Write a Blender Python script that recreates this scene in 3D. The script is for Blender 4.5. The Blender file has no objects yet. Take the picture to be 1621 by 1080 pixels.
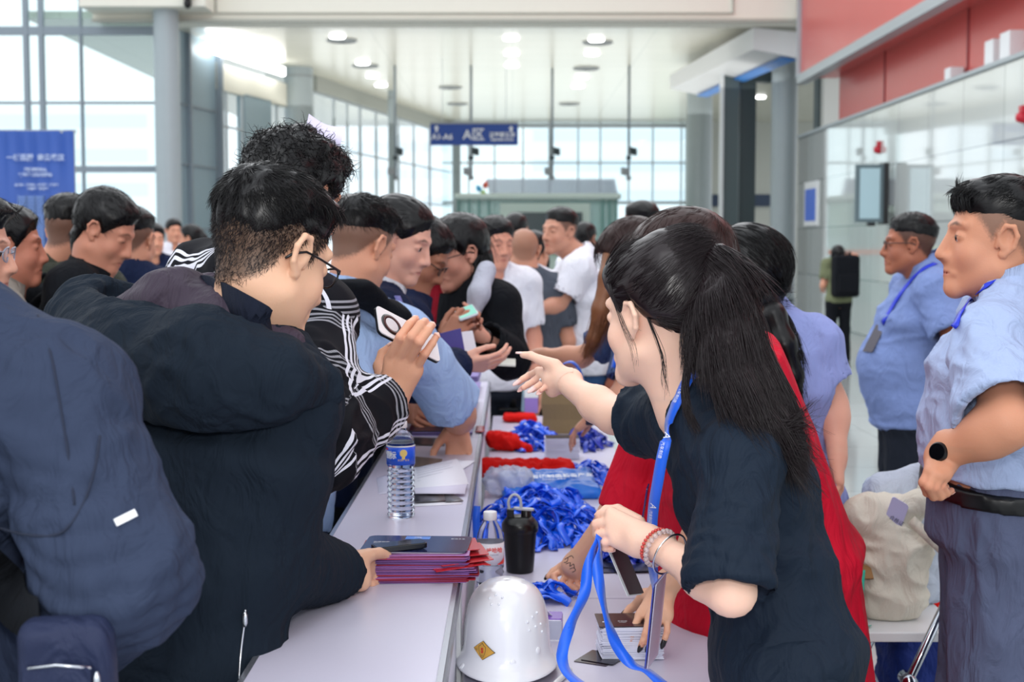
import bpy, math, random
import numpy as np
from mathutils import Vector, Matrix
from mathutils.bvhtree import BVHTree
random.seed(7); RNG = np.random.default_rng(7)
S = bpy.context.scene; C = S.collection
# ------------------------------------------------------------------ camera, sky, lamps, exposure
FPX = 2230.0; PITCH = math.atan(155 / FPX); CAMZ = 1.60
cam = bpy.data.cameras.new('camera'); camo = bpy.data.objects.new('camera', cam); C.objects.link(camo)
cam.sensor_width = 36; cam.lens = 36 * FPX / 1621
camo.location = (0, 0, CAMZ); camo.rotation_euler = (math.pi / 2 - PITCH, 0, 0)
cam.dof.use_dof = True; cam.dof.focus_distance = 2.5; cam.dof.aperture_fstop = 6.3
cam.clip_end = 600
S.camera = camo
S.view_settings.view_transform = 'Standard'; S.view_settings.look = 'None'
S.view_settings.gamma = 1; S.view_settings.use_curve_mapping = False; S.view_settings.exposure = 0.0
w = bpy.data.worlds.new('sky'); S.world = w; w.use_nodes = True
bg = w.node_tree.nodes['Background']; bg.inputs[0].default_value = (.92, .96, 1, 1); bg.inputs[1].default_value = 1.5

def area(name, loc, aim, size, power, col=(1, 1, 1), sy=None):
    l = bpy.data.lights.new(name, 'AREA'); l.energy = power; l.color = col; l.size = size
    if sy: l.shape = 'RECTANGLE'; l.size_y = sy
    o = bpy.data.objects.new(name, l); C.objects.link(o); o.location = loc
    o.rotation_euler = (Vector(aim) - Vector(loc)).to_track_quat('-Z', 'Y').to_euler(); return o
area('camera_flash', (.02, -.05, 1.86), (-.05, 4, 1.2), .16, 18, (1, .985, .96))
area('hall_light', (-1.5, -1.5, 5.6), (-.2, 4, .9), 3.2, 85, (.97, .98, 1), 3.2)
area('hall_light', (0, 13, 6.0), (0, 14, 0), 9, 420, (.98, .99, 1), 14)
area('hall_light', (0, 42, 5.2), (0, 42, 9), 12, 560, (1, .985, .94), 22)  # area fill added below the ceiling, aimed up to brighten its panels

# ------------------------------------------------------------------ pixel geometry
_cp, _sp = math.cos(PITCH), math.sin(PITCH)
def ray(px, py):
    x = (px - 810.5) / FPX; y = -(py - 540) / FPX
    return Vector((x, _cp + y * _sp, -_sp + y * _cp))
def P(px, py, d):
    r = ray(px, py); r = r * (d / r.y); return Vector((r.x, r.y, r.z + CAMZ))
def PZ(px, py, z):
    r = ray(px, py); t = (z - CAMZ) / r.z; return Vector((r.x * t, r.y * t, z))
def PX(px, py, X):
    r = ray(px, py); t = X / r.x; return Vector((X, r.y * t, CAMZ + r.z * t))

# ------------------------------------------------------------------ materials
def lin(h):
    if isinstance(h, str):
        h = h.lstrip('#'); c = [int(h[i:i + 2], 16) / 255 for i in (0, 2, 4)]
        return tuple(((v / 12.92) if v <= .04045 else ((v + .055) / 1.055) ** 2.4) for v in c)
    return tuple(h[:3])
MATS = {}
def mat(name, col, rough=.6, metal=0, spec=.5, trans=0, ior=1.45, emit=0, sheen=0, sss=0, alpha=1,
        bump=0, bscale=400, var=0, vscale=6, coat=0, kind='noise', aniso=None):
    if name in MATS: return MATS[name]
    m = bpy.data.materials.new(name); m.use_nodes = True; nt = m.node_tree; b = nt.nodes['Principled BSDF']
    c = lin(col); b.inputs['Base Color'].default_value = (*c, 1); b.inputs['Roughness'].default_value = rough
    b.inputs['Metallic'].default_value = metal; b.inputs['Specular IOR Level'].default_value = spec
    b.inputs['Transmission Weight'].default_value = trans; b.inputs['IOR'].default_value = ior
    b.inputs['Alpha'].default_value = alpha; b.inputs['Coat Weight'].default_value = coat
    b.inputs['Sheen Weight'].default_value = sheen
    if sss: b.inputs['Subsurface Weight'].default_value = sss; b.inputs['Subsurface Radius'].default_value = (.012, .004, .002); b.inputs['Subsurface Scale'].default_value = 1
    if emit: b.inputs['Emission Color'].default_value = (*c, 1); b.inputs['Emission Strength'].default_value = emit
    tc = nt.nodes.new('ShaderNodeTexCoord')
    if var:
        n = nt.nodes.new('ShaderNodeTexNoise'); n.inputs['Scale'].default_value = vscale; n.inputs['Detail'].default_value = 4
        nt.links.new(tc.outputs['Object'], n.inputs['Vector'])
        r = nt.nodes.new('ShaderNodeMapRange'); r.inputs['To Min'].default_value = 1 - var; r.inputs['To Max'].default_value = 1 + var
        nt.links.new(n.outputs['Fac'], r.inputs['Value'])
        mx = nt.nodes.new('ShaderNodeVectorMath'); mx.operation = 'SCALE'; mx.inputs[0].default_value = c
        nt.links.new(r.outputs[0], mx.inputs['Scale']); nt.links.new(mx.outputs[0], b.inputs['Base Color'])
    if bump:
        n = nt.nodes.new('ShaderNodeTexNoise' if kind == 'noise' else 'ShaderNodeTexWave'); n.inputs['Scale'].default_value = bscale
        if aniso:
            mp = nt.nodes.new('ShaderNodeMapping'); mp.inputs['Scale'].default_value = aniso
            nt.links.new(tc.outputs['Object'], mp.inputs['Vector']); nt.links.new(mp.outputs[0], n.inputs['Vector'])
        else: nt.links.new(tc.outputs['Object'], n.inputs['Vector'])
        bp = nt.nodes.new('ShaderNodeBump'); bp.inputs['Strength'].default_value = bump; bp.inputs['Distance'].default_value = .01
        nt.links.new(n.outputs['Fac'], bp.inputs['Height']); nt.links.new(bp.outputs[0], b.inputs['Normal'])
    MATS[name] = m; return m
def attr_mat(name, rough=.5, sss=.12, spec=.4, bump=.06, bscale=300, sheen=0):
    """colour comes from the mesh's own 'col' attribute (skin tone, lips, cropped hair, plaid)"""
    if name in MATS: return MATS[name]
    m = mat(name, (.5, .5, .5), rough=rough, sss=sss, spec=spec, bump=bump, bscale=bscale, sheen=sheen); nt = m.node_tree
    a = nt.nodes.new('ShaderNodeAttribute'); a.attribute_name = 'col'
    nt.links.new(a.outputs['Color'], nt.nodes['Principled BSDF'].inputs['Base Color']); return m
def glass_pane(name, tint=(.9, .97, .97), ior=1.45):
    if name in MATS: return MATS[name]
    m = bpy.data.materials.new(name); m.use_nodes = True; nt = m.node_tree; nt.nodes.clear()
    o = nt.nodes.new('ShaderNodeOutputMaterial'); t = nt.nodes.new('ShaderNodeBsdfTransparent'); g = nt.nodes.new('ShaderNodeBsdfGlossy')
    t.inputs[0].default_value = (*tint, 1); g.inputs['Roughness'].default_value = .02
    fr = nt.nodes.new('ShaderNodeFresnel'); fr.inputs[0].default_value = ior
    ge = nt.nodes.new('ShaderNodeNewGeometry'); sb = nt.nodes.new('ShaderNodeMath'); sb.operation = 'SUBTRACT'; sb.use_clamp = True
    nt.links.new(fr.outputs[0], sb.inputs[0]); nt.links.new(ge.outputs['Backfacing'], sb.inputs[1])
    mx = nt.nodes.new('ShaderNodeMixShader'); nt.links.new(sb.outputs[0], mx.inputs[0])
    nt.links.new(t.outputs[0], mx.inputs[1]); nt.links.new(g.outputs[0], mx.inputs[2]); nt.links.new(mx.outputs[0], o.inputs[0])
    MATS[name] = m; return m
def cloth(name, col, rough=.85, var=.06, bump=.25, bscale=700, sheen=.0, spec=.2):
    if name in MATS: return MATS[name]
    m = mat(name, col, rough=rough, var=var, vscale=9, bump=bump, bscale=bscale, sheen=sheen, spec=spec); nt = m.node_tree; b1 = [n for n in nt.nodes if n.type == 'BUMP'][0]
    tc = [n for n in nt.nodes if n.type == 'TEX_COORD'][0]; n = nt.nodes.new('ShaderNodeTexNoise'); n.inputs['Scale'].default_value = 13; n.inputs['Detail'].default_value = 3; n.inputs['Distortion'].default_value = 1.6
    mp = nt.nodes.new('ShaderNodeMapping'); mp.inputs['Scale'].default_value = (1.2, 1.2, .55); nt.links.new(tc.outputs['Object'], mp.inputs['Vector']); nt.links.new(mp.outputs[0], n.inputs['Vector'])
    b2 = nt.nodes.new('ShaderNodeBump'); b2.inputs['Strength'].default_value = .55; b2.inputs['Distance'].default_value = .028; nt.links.new(n.outputs['Fac'], b2.inputs['Height']); nt.links.new(b2.outputs[0], b1.inputs['Normal']); return m

# ------------------------------------------------------------------ mesh helpers
class MB:
    def __init__(s): s.v = []; s.f = []; s.m = []
    def add(s, vs, fs, mi=0):
        o = len(s.v); s.v += [tuple(p) for p in vs]; s.f += [tuple(i + o for i in f) for f in fs]; s.m += [mi] * len(fs); return s
    def box(s, lo, hi, mi=0):
        x0, y0, z0 = lo; x1, y1, z1 = hi
        return s.add([(x0, y0, z0), (x1, y0, z0), (x1, y1, z0), (x0, y1, z0), (x0, y0, z1), (x1, y0, z1), (x1, y1, z1), (x0, y1, z1)],
                     [(0, 3, 2, 1), (4, 5, 6, 7), (0, 1, 5, 4), (1, 2, 6, 5), (2, 3, 7, 6), (3, 0, 4, 7)], mi)
    def obox(s, c, X, Y, Z, mi=0):
        c = Vector(c); X = Vector(X); Y = Vector(Y); Z = Vector(Z)
        vs = [c + a * X + b * Y + d * Z for d in (-1, 1) for a, b in ((-1, -1), (1, -1), (1, 1), (-1, 1))]
        return s.add(vs, [(0, 3, 2, 1), (4, 5, 6, 7), (0, 1, 5, 4), (1, 2, 6, 5), (2, 3, 7, 6), (3, 0, 4, 7)], mi)
    def rbox(s, c, X, Y, Z, r=.1, n=4, mi=0):
        """slab with rounded corners in the X-Y plane; r as fraction of shorter half side"""
        c = Vector(c); X = Vector(X); Y = Vector(Y); Z = Vector(Z); lx, ly = X.length, Y.length; rr = r * min(lx, ly)
        pts = []
        for (sx, sy, a0) in ((1, 1, 0), (-1, 1, 90), (-1, -1, 180), (1, -1, 270)):
            for i in range(n + 1):
                a = math.radians(a0 + 90 * i / n)
                pts.append((sx * (lx - rr) + rr * math.cos(a), sy * (ly - rr) + rr * math.sin(a)))
        ux, uy = X / lx, Y / ly; k = len(pts)
        vs = [c + ux * a + uy * b - Z for a, b in pts] + [c + ux * a + uy * b + Z for a, b in pts]
        fs = [tuple(range(k))[::-1], tuple(range(k, 2 * k))] + [(i, (i + 1) % k, k + (i + 1) % k, k + i) for i in range(k)]
        return s.add(vs, fs, mi)
    def lathe(s, prof, c=(0, 0, 0), n=24, mi=0, axis=None, capt=True):
        c = Vector(c)
        if axis is None: U, V, W = Vector((1, 0, 0)), Vector((0, 1, 0)), Vector((0, 0, 1))
        else:
            W = Vector(axis).normalized(); U = W.orthogonal().normalized(); V = W.cross(U)
        vs = []; fs = []
        for r, z in prof:
            for i in range(n):
                a = 2 * math.pi * i / n; vs.append(c + U * (r * math.cos(a)) + V * (r * math.sin(a)) + W * z)
        for j in range(len(prof) - 1):
            for i in range(n): fs.append((j * n + i, j * n + (i + 1) % n, (j + 1) * n + (i + 1) % n, (j + 1) * n + i))
        if capt:
            fs.append(tuple(range(n))[::-1]); fs.append(tuple((len(prof) - 1) * n + i for i in range(n)))
        return s.add(vs, fs, mi)
    def tube(s, pts, r, n=8, mi=0, flat=None, closed=False):
        pts = [Vector(p) for p in pts]; k = len(pts); rs = r if hasattr(r, '__len__') else [r] * k
        vs = []; fs = []; up = None
        for i, p in enumerate(pts):
            t = (pts[min(i + 1, k - 1)] - pts[max(i - 1, 0)])
            if closed: t = pts[(i + 1) % k] - pts[i - 1]
            t.normalize()
            if up is None: up = t.orthogonal().normalized()
            up = (up - t * up.dot(t)).normalized(); sd = t.cross(up)
            for j in range(n):
                a = 2 * math.pi * j / n; vs.append(p + (up * math.cos(a) + sd * math.sin(a)) * rs[i])
        kk = k if closed else k - 1
        for i in range(kk):
            for j in range(n):
                a = i * n; b = ((i + 1) % k) * n; fs.append((a + j, a + (j + 1) % n, b + (j + 1) % n, b + j))
        if not closed: fs.append(tuple(range(n))[::-1]); fs.append(tuple((k - 1) * n + j for j in range(n)))
        return s.add(vs, fs, mi)
    def ribbon(s, pts, width, side, th=.0008, mi=0):
        """strip with thickness; side = list of unit vectors across the strip"""
        pts = [Vector(p) for p in pts]; k = len(pts); vs = []; fs = []
        for i, p in enumerate(pts):
            t = (pts[min(i + 1, k - 1)] - pts[max(i - 1, 0)]).normalized(); sd = Vector(side[i])
            sd = (sd - t * sd.dot(t)).normalized(); nn = t.cross(sd).normalized() * th; ww = width if not hasattr(width, '__len__') else width[i]
            sd = sd * (ww / 2); vs += [p - sd - nn, p + sd - nn, p + sd + nn, p - sd + nn]
        for i in range(k - 1):
            for j in range(4): fs.append((i * 4 + j, i * 4 + (j + 1) % 4, (i + 1) * 4 + (j + 1) % 4, (i + 1) * 4 + j))
        fs.append((3, 2, 1, 0)); fs.append(tuple((k - 1) * 4 + j for j in range(4)))
        return s.add(vs, fs, mi)
    def build(s, name, mats, parent=None, smooth=False, bevel=0):
        me = bpy.data.meshes.new(name); me.from_pydata(s.v, [], s.f); 
        for m in (mats if isinstance(mats, (list, tuple)) else [mats]): me.materials.append(m)
        if any(s.m): me.polygons.foreach_set('material_index', s.m)
        if smooth is True: me.polygons.foreach_set('use_smooth', [True] * len(me.polygons))
        me.update(); me.validate()
        if smooth == 'auto':
            me.polygons.foreach_set('use_smooth', [True] * len(me.polygons))
            me.set_sharp_from_angle(angle=math.radians(40))
        return link(name, me, parent, bevel)
def link(name, me, parent=None, bevel=0):
    o = bpy.data.objects.new(name, me); C.objects.link(o)
    if parent is not None: o.parent = parent; o.matrix_parent_inverse = parent.matrix_world.inverted() if False else Matrix.Translation(-parent.location)
    if bevel:
        b = o.modifiers.new('bevel', 'BEVEL'); b.width = bevel; b.segments = 2; b.limit_method = 'ANGLE'
    return o
def tag(o, label=None, cat=None, group=None, kind=None):
    if label: o['label'] = label
    if cat: o['category'] = cat
    if group: o['group'] = group
    if kind: o['kind'] = kind
    return o
def thing(name, loc, label, cat, group=None):
    o = bpy.data.objects.new(name, None); C.objects.link(o); o.location = loc; o.empty_display_size = .05
    return tag(o, label, cat, group)
def catmull(pts, n=8, closed=False):
    pts = [Vector(p) for p in pts]; k = len(pts); out = []
    rng = k if closed else k - 1
    for i in range(rng):
        g = (lambda j: pts[j % k]) if closed else (lambda j: pts[max(0, min(k - 1, j))])
        p0, p1, p2, p3 = g(i - 1), g(i), g(i + 1), g(i + 2)
        for j in range(n):
            t = j / n; out.append(.5 * ((2 * p1) + (p2 - p0) * t + (2 * p0 - 5 * p1 + 4 * p2 - p3) * t * t + (3 * p1 - 3 * p2 + p3 - p0) * t ** 3))
    if not closed: out.append(pts[-1])
    return out
def text(name, body, m, size, origin, X, Y, parent, align='CENTER', th=.0, bold=0):
    """lettering laid on a surface: X = reading direction, Y = up direction"""
    cu = bpy.data.curves.new(name, 'FONT'); cu.body = body; cu.size = size; cu.align_x = align; cu.align_y = 'CENTER'; cu.extrude = th; cu.offset = bold
    cu.resolution_u = 2
    t = bpy.data.objects.new(name, cu); C.objects.link(t)
    dg = bpy.context.evaluated_depsgraph_get(); me = bpy.data.meshes.new_from_object(t.evaluated_get(dg)); C.objects.unlink(t); bpy.data.objects.remove(t)
    X = Vector(X).normalized(); Y = Vector(Y); Y = (Y - X * Y.dot(X)).normalized(); Z = X.cross(Y)
    M = Matrix(((X.x, Y.x, Z.x, origin[0]), (X.y, Y.y, Z.y, origin[1]), (X.z, Y.z, Z.z, origin[2]), (0, 0, 0, 1)))
    me.transform(M); me.materials.clear(); me.materials.append(m); me.name = name
    return link(name, me, parent)

# ------------------------------------------------------------------ value noise on arrays
_T = RNG.random((32, 32, 32)).astype(np.float32)
def vnoise(p):
    i = np.floor(p).astype(int); f = p - i; f = f * f * (3 - 2 * f); i0 = i % 32; i1 = (i + 1) % 32
    x0, y0, z0 = i0.T; x1, y1, z1 = i1.T; fx, fy, fz = f.T
    a = _T[x0, y0, z0] * (1 - fx) + _T[x1, y0, z0] * fx; b = _T[x0, y1, z0] * (1 - fx) + _T[x1, y1, z0] * fx
    c = _T[x0, y0, z1] * (1 - fx) + _T[x1, y0, z1] * fx; d = _T[x0, y1, z1] * (1 - fx) + _T[x1, y1, z1] * fx
    return ((a * (1 - fy) + b * fy) * (1 - fz) + (c * (1 - fy) + d * fy) * fz) * 2 - 1

# ------------------------------------------------------------------ smooth blended volumes -> one mesh
def _a(v): return np.array(v[:], dtype=np.float64)
def cap(a, b, ra, rb=None, k=.02, op='u', flat=(0, 0), ell=None):
    """tapered limb from a to b. flat=(1,1) cuts its ends square; ell=(axis, ratio) flattens it along axis"""
    a, b = _a(a), _a(b); rb = ra if rb is None else rb; r = max(ra, rb); ab = b - a; L2 = max(1e-12, ab @ ab); L = math.sqrt(L2)
    if ell: ax = _a(Vector(ell[0]).normalized()); q_ = ell[1]
    def f(X, Y, Z):
        px, py, pz = X - a[0], Y - a[1], Z - a[2]; tt = (px * ab[0] + py * ab[1] + pz * ab[2]) / L2; t = np.clip(tt, 0, 1)
        qx, qy, qz = px - t * ab[0], py - t * ab[1], pz - t * ab[2]; rr = ra + (rb - ra) * t
        if ell:
            s = qx * ax[0] + qy * ax[1] + qz * ax[2]; d2 = qx * qx + qy * qy + qz * qz - s * s + (s / q_) ** 2
            d = (np.sqrt(np.maximum(d2, 0)) - rr) * min(1, q_ if q_ < 1 else 1)
        else: d = np.sqrt(qx * qx + qy * qy + qz * qz) - rr
        if flat[0]: d = np.maximum(d, -tt * L)
        if flat[1]: d = np.maximum(d, (tt - 1) * L)
        return d
    m = r * (max(1, ell[1]) if ell else 1)
    return (f, np.minimum(a, b) - m, np.maximum(a, b) + m, op, k)
def ell(c, M, r, k=.02, op='u'):
    """ellipsoid; M = 3 unit axes, r = 3 radii"""
    c = _a(c); A = [np.array(x[:]) for x in M]; r = np.array(r, dtype=float)
    def f(X, Y, Z):
        px, py, pz = X - c[0], Y - c[1], Z - c[2]; k0 = 0; k1 = 0
        for ax, ri in zip(A, r):
            s = px * ax[0] + py * ax[1] + pz * ax[2]; k0 = k0 + (s / ri) ** 2; k1 = k1 + (s / ri ** 2) ** 2
        k0 = np.sqrt(k0); return k0 * (k0 - 1) / np.maximum(np.sqrt(k1), 1e-6)
    m = np.sqrt(sum((ax * ri) ** 2 for ax, ri in zip(A, r)))
    return (f, c - m, c + m, op, k)
def slab(a, b, lat, wa, wb, da, db, k=.04, op='u', endr=.04, flat=(0, 0)):
    """body section from a to b with half widths w along lat and half depths d"""
    a, b = _a(a), _a(b); ab = b - a; L2 = ab @ ab; L = math.sqrt(L2); t0 = ab / L
    la = _a(lat); la = la - t0 * (la @ t0); la /= np.linalg.norm(la); de = np.cross(t0, la)
    def f(X, Y, Z):
        px, py, pz = X - a[0], Y - a[1], Z - a[2]; tt = (px * ab[0] + py * ab[1] + pz * ab[2]) / L2; t = np.clip(tt, 0, 1)
        w_ = wa + (wb - wa) * t; d_ = da + (db - da) * t; qa = (tt - t) * L
        ql = px * la[0] + py * la[1] + pz * la[2]; qd = px * de[0] + py * de[1] + pz * de[2]
        k0 = np.sqrt((ql / w_) ** 2 + (qd / d_) ** 2 + (qa / endr) ** 2); k1 = np.sqrt((ql / w_ ** 2) ** 2 + (qd / d_ ** 2) ** 2 + (qa / endr ** 2) ** 2)
        d = k0 * (k0 - 1) / np.maximum(k1, 1e-6)
        d = np.where(k0 < .3, -min(wa, da, wb, db) * .5, d)
        if flat[0]: d = np.maximum(d, -tt * L)
        if flat[1]: d = np.maximum(d, (tt - 1) * L)
        return d
    m = max(wa, wb, da, db, endr)
    return (f, np.minimum(a, b) - m, np.maximum(a, b) + m, op, k)
def plane(c, n, k=.005, op='i', reach=None):
    c = _a(c); n = _a(Vector(n).normalized())
    lo = c - (reach or 99); hi = c + (reach or 99)
    return (lambda X, Y, Z: (X - c[0]) * n[0] + (Y - c[1]) * n[1] + (Z - c[2]) * n[2], lo, hi, op, k)
def block(c, M, h, r=.005, k=.01, op='u'):
    c = _a(c); A = [np.array(Vector(x).normalized()[:]) for x in M]; h = np.array(h, dtype=float) - r
    def f(X, Y, Z):
        px, py, pz = X - c[0], Y - c[1], Z - c[2]; o = 0; mx = -1e9
        for ax, hi in zip(A, h):
            s = np.abs(px * ax[0] + py * ax[1] + pz * ax[2]) - hi; o = o + np.maximum(s, 0) ** 2; mx = np.maximum(mx, s)
        return np.sqrt(o) + np.minimum(mx, 0) - r
    m = sum(np.abs(ax) * (hi + r) for ax, hi in zip(A, h))
    return (f, c - m, c + m, op, k)
def field(prims, lo, hi, h):
    n = np.maximum(3, np.ceil((hi - lo) / h).astype(int) + 1)
    xs = [lo[i] + h * np.arange(n[i]) for i in range(3)]
    F = np.full(tuple(n), .08, dtype=np.float32)
    for f, plo, phi, op, k in prims:
        m = k + 2.5 * h if op != 'i' else 0
        i0 = [max(0, int(math.floor((plo[a] - m - lo[a]) / h))) for a in range(3)]
        i1 = [min(n[a], int(math.ceil((phi[a] + m - lo[a]) / h)) + 1) for a in range(3)]
        if any(i1[a] <= i0[a] for a in range(3)): continue
        sl = tuple(slice(i0[a], i1[a]) for a in range(3))
        X, Y, Z = xs[0][sl[0]][:, None, None], xs[1][sl[1]][None, :, None], xs[2][sl[2]][None, None, :]
        d = f(X, Y, Z); G = F[sl]; k = max(k, 1e-5)
        if op == 'u':
            t = np.clip(.5 + .5 * (d - G) / k, 0, 1); F[sl] = d * (1 - t) + G * t - k * t * (1 - t)
        else:
            if op == 's': d = -d
            t = np.clip(.5 - .5 * (d - G) / k, 0, 1); F[sl] = d * (1 - t) + G * t + k * t * (1 - t)
    return F
_EC = np.array([(0, 0, 0), (1, 0, 0), (0, 1, 0), (1, 1, 0), (0, 0, 1), (1, 0, 1), (0, 1, 1), (1, 1, 1)])
_ED = [(0, 1), (2, 3), (4, 5), (6, 7), (0, 2), (1, 3), (4, 6), (5, 7), (0, 4), (1, 5), (2, 6), (3, 7)]
def nets(F, lo, h):
    I = F < 0; nx, ny, nz = F.shape
    c = sum(I[dx:nx - 1 + dx, dy:ny - 1 + dy, dz:nz - 1 + dz].astype(np.int8) for dx, dy, dz in _EC)
    act = np.argwhere((c > 0) & (c < 8))
    if len(act) == 0: return np.zeros((0, 3)), np.zeros((0, 4), int)
    V = np.stack([F[act[:, 0] + e[0], act[:, 1] + e[1], act[:, 2] + e[2]] for e in _EC], 1)
    acc = np.zeros((len(act), 3)); cnt = np.zeros(len(act))
    for a, b in _ED:
        va, vb = V[:, a], V[:, b]; m = (va < 0) != (vb < 0); t = np.where(m, va / np.where(m, va - vb, 1), 0)
        acc += np.where(m[:, None], _EC[a] + t[:, None] * (_EC[b] - _EC[a]), 0); cnt += m
    verts = lo + h * (act + acc / cnt[:, None])
    ids = np.full((nx - 1, ny - 1, nz - 1), -1, np.int32); ids[act[:, 0], act[:, 1], act[:, 2]] = np.arange(len(act))
    Q = []
    for ax in range(3):
        b, c_ = (ax + 1) % 3, (ax + 2) % 3
        s0 = [slice(None)] * 3; s1 = [slice(None)] * 3; s0[ax] = slice(0, -1); s1[ax] = slice(1, None)
        A, B = I[tuple(s0)], I[tuple(s1)]; e = np.argwhere(A != B)
        ok = (e[:, b] > 0) & (e[:, c_] > 0) & (e[:, b] < F.shape[b] - 1) & (e[:, c_] < F.shape[c_] - 1); e = e[ok]
        def g(db, dc):
            q = e.copy(); q[:, b] -= db; q[:, c_] -= dc; return ids[q[:, 0], q[:, 1], q[:, 2]]
        q = np.stack([g(1, 1), g(0, 1), g(0, 0), g(1, 0)], 1); ins = A[e[:, 0], e[:, 1], e[:, 2]]
        q[~ins] = q[~ins][:, ::-1]; Q.append(q)
    Q = np.concatenate(Q); Q = Q[(Q >= 0).all(1)]; return verts, Q
def volume(prims, h, fine=()):
    """mesh the blended volume; fine = [(lo, hi, h2)] boxes meshed more finely"""
    ub = [p for p in prims if p[3] == 'u']
    lo = np.min([p[1] for p in ub], 0) - 3 * h; hi = np.max([p[2] for p in ub], 0) + 3 * h
    v, q = nets(field(prims, lo, hi, h), lo, h); VV, QQ = [], []
    if fine:
        cen = v[q].mean(1); keep = np.ones(len(q), bool)
        for (flo, fhi, fh) in fine:
            s = h * .9; keep &= ~((cen > flo + s) & (cen < fhi - s)).all(1)
        q = q[keep]
    VV.append(v); QQ.append(q); off = len(v)
    for i, (flo, fhi, fh) in enumerate(fine):
        fv, fq = nets(field(prims, flo, fhi, fh), flo, fh)
        if i and len(fq):
            cen = fv[fq].mean(1); kp = np.ones(len(fq), bool)
            for (glo, ghi, gh) in fine[:i]: kp &= ~((cen > glo + fh) & (cen < ghi - fh)).all(1)
            fq = fq[kp]
        VV.append(fv); QQ.append(fq + off); off += len(fv)
    v = np.concatenate(VV); q = np.concatenate(QQ)
    used = np.unique(q); rm = np.full(len(v), -1); rm[used] = np.arange(len(used)); return v[used], rm[q]
def vnormals(v, q):
    n = np.zeros_like(v); fn = np.cross(v[q[:, 2]] - v[q[:, 0]], v[q[:, 3]] - v[q[:, 1]])
    for i in range(4): np.add.at(n, q[:, i], fn)
    return n / np.maximum(np.linalg.norm(n, axis=1, keepdims=True), 1e-9)
def folds(v, q, amp, sc=(9, 9, 5), seed=0, sharp=1.0):
    n = vnormals(v, q); o = np.array([seed * 3.1, seed * 7.7, seed * 1.3]); p = v * np.array(sc) + o
    wv = np.stack([vnoise(p * .7 + 11), vnoise(p * .7 + 23), vnoise(p * .7 + 5)], 1)
    r = 1 - np.abs(vnoise(p + wv * 1.1)) * 2; r2 = 1 - np.abs(vnoise(p * 2.3 + wv * 1.7 + 31)) * 2
    d = (np.maximum(r, -.6) * .7 + r2 * .35 - .25) * amp; return v + n * d[:, None], q
def npmesh(name, v, q, mats, parent=None, col=None, mi=None, smooth=True):
    me = bpy.data.meshes.new(name); nv, nq = len(v), len(q); w_ = q.shape[1]
    me.vertices.add(nv); me.vertices.foreach_set('co', np.ascontiguousarray(v, dtype=np.float32).ravel())
    me.loops.add(nq * w_); me.loops.foreach_set('vertex_index', np.ascontiguousarray(q, dtype=np.int32).ravel())
    me.polygons.add(nq); me.polygons.foreach_set('loop_start', np.arange(0, nq * w_, w_, dtype=np.int32))
    me.polygons.foreach_set('loop_total', np.full(nq, w_, dtype=np.int32))
    for m in (mats if isinstance(mats, (list, tuple)) else [mats]): me.materials.append(m)
    if mi is not None: me.polygons.foreach_set('material_index', np.asarray(mi, dtype=np.int32))
    me.polygons.foreach_set('use_smooth', np.full(nq, smooth, dtype=bool)); me.update(calc_edges=True)
    if col is not None:
        at = me.attributes.new('col', 'FLOAT_COLOR', 'POINT'); cc = np.ones((nv, 4), np.float32); cc[:, :3] = col; at.data.foreach_set('color', cc.ravel())
    me.validate(); return link(name, me, parent)
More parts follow.
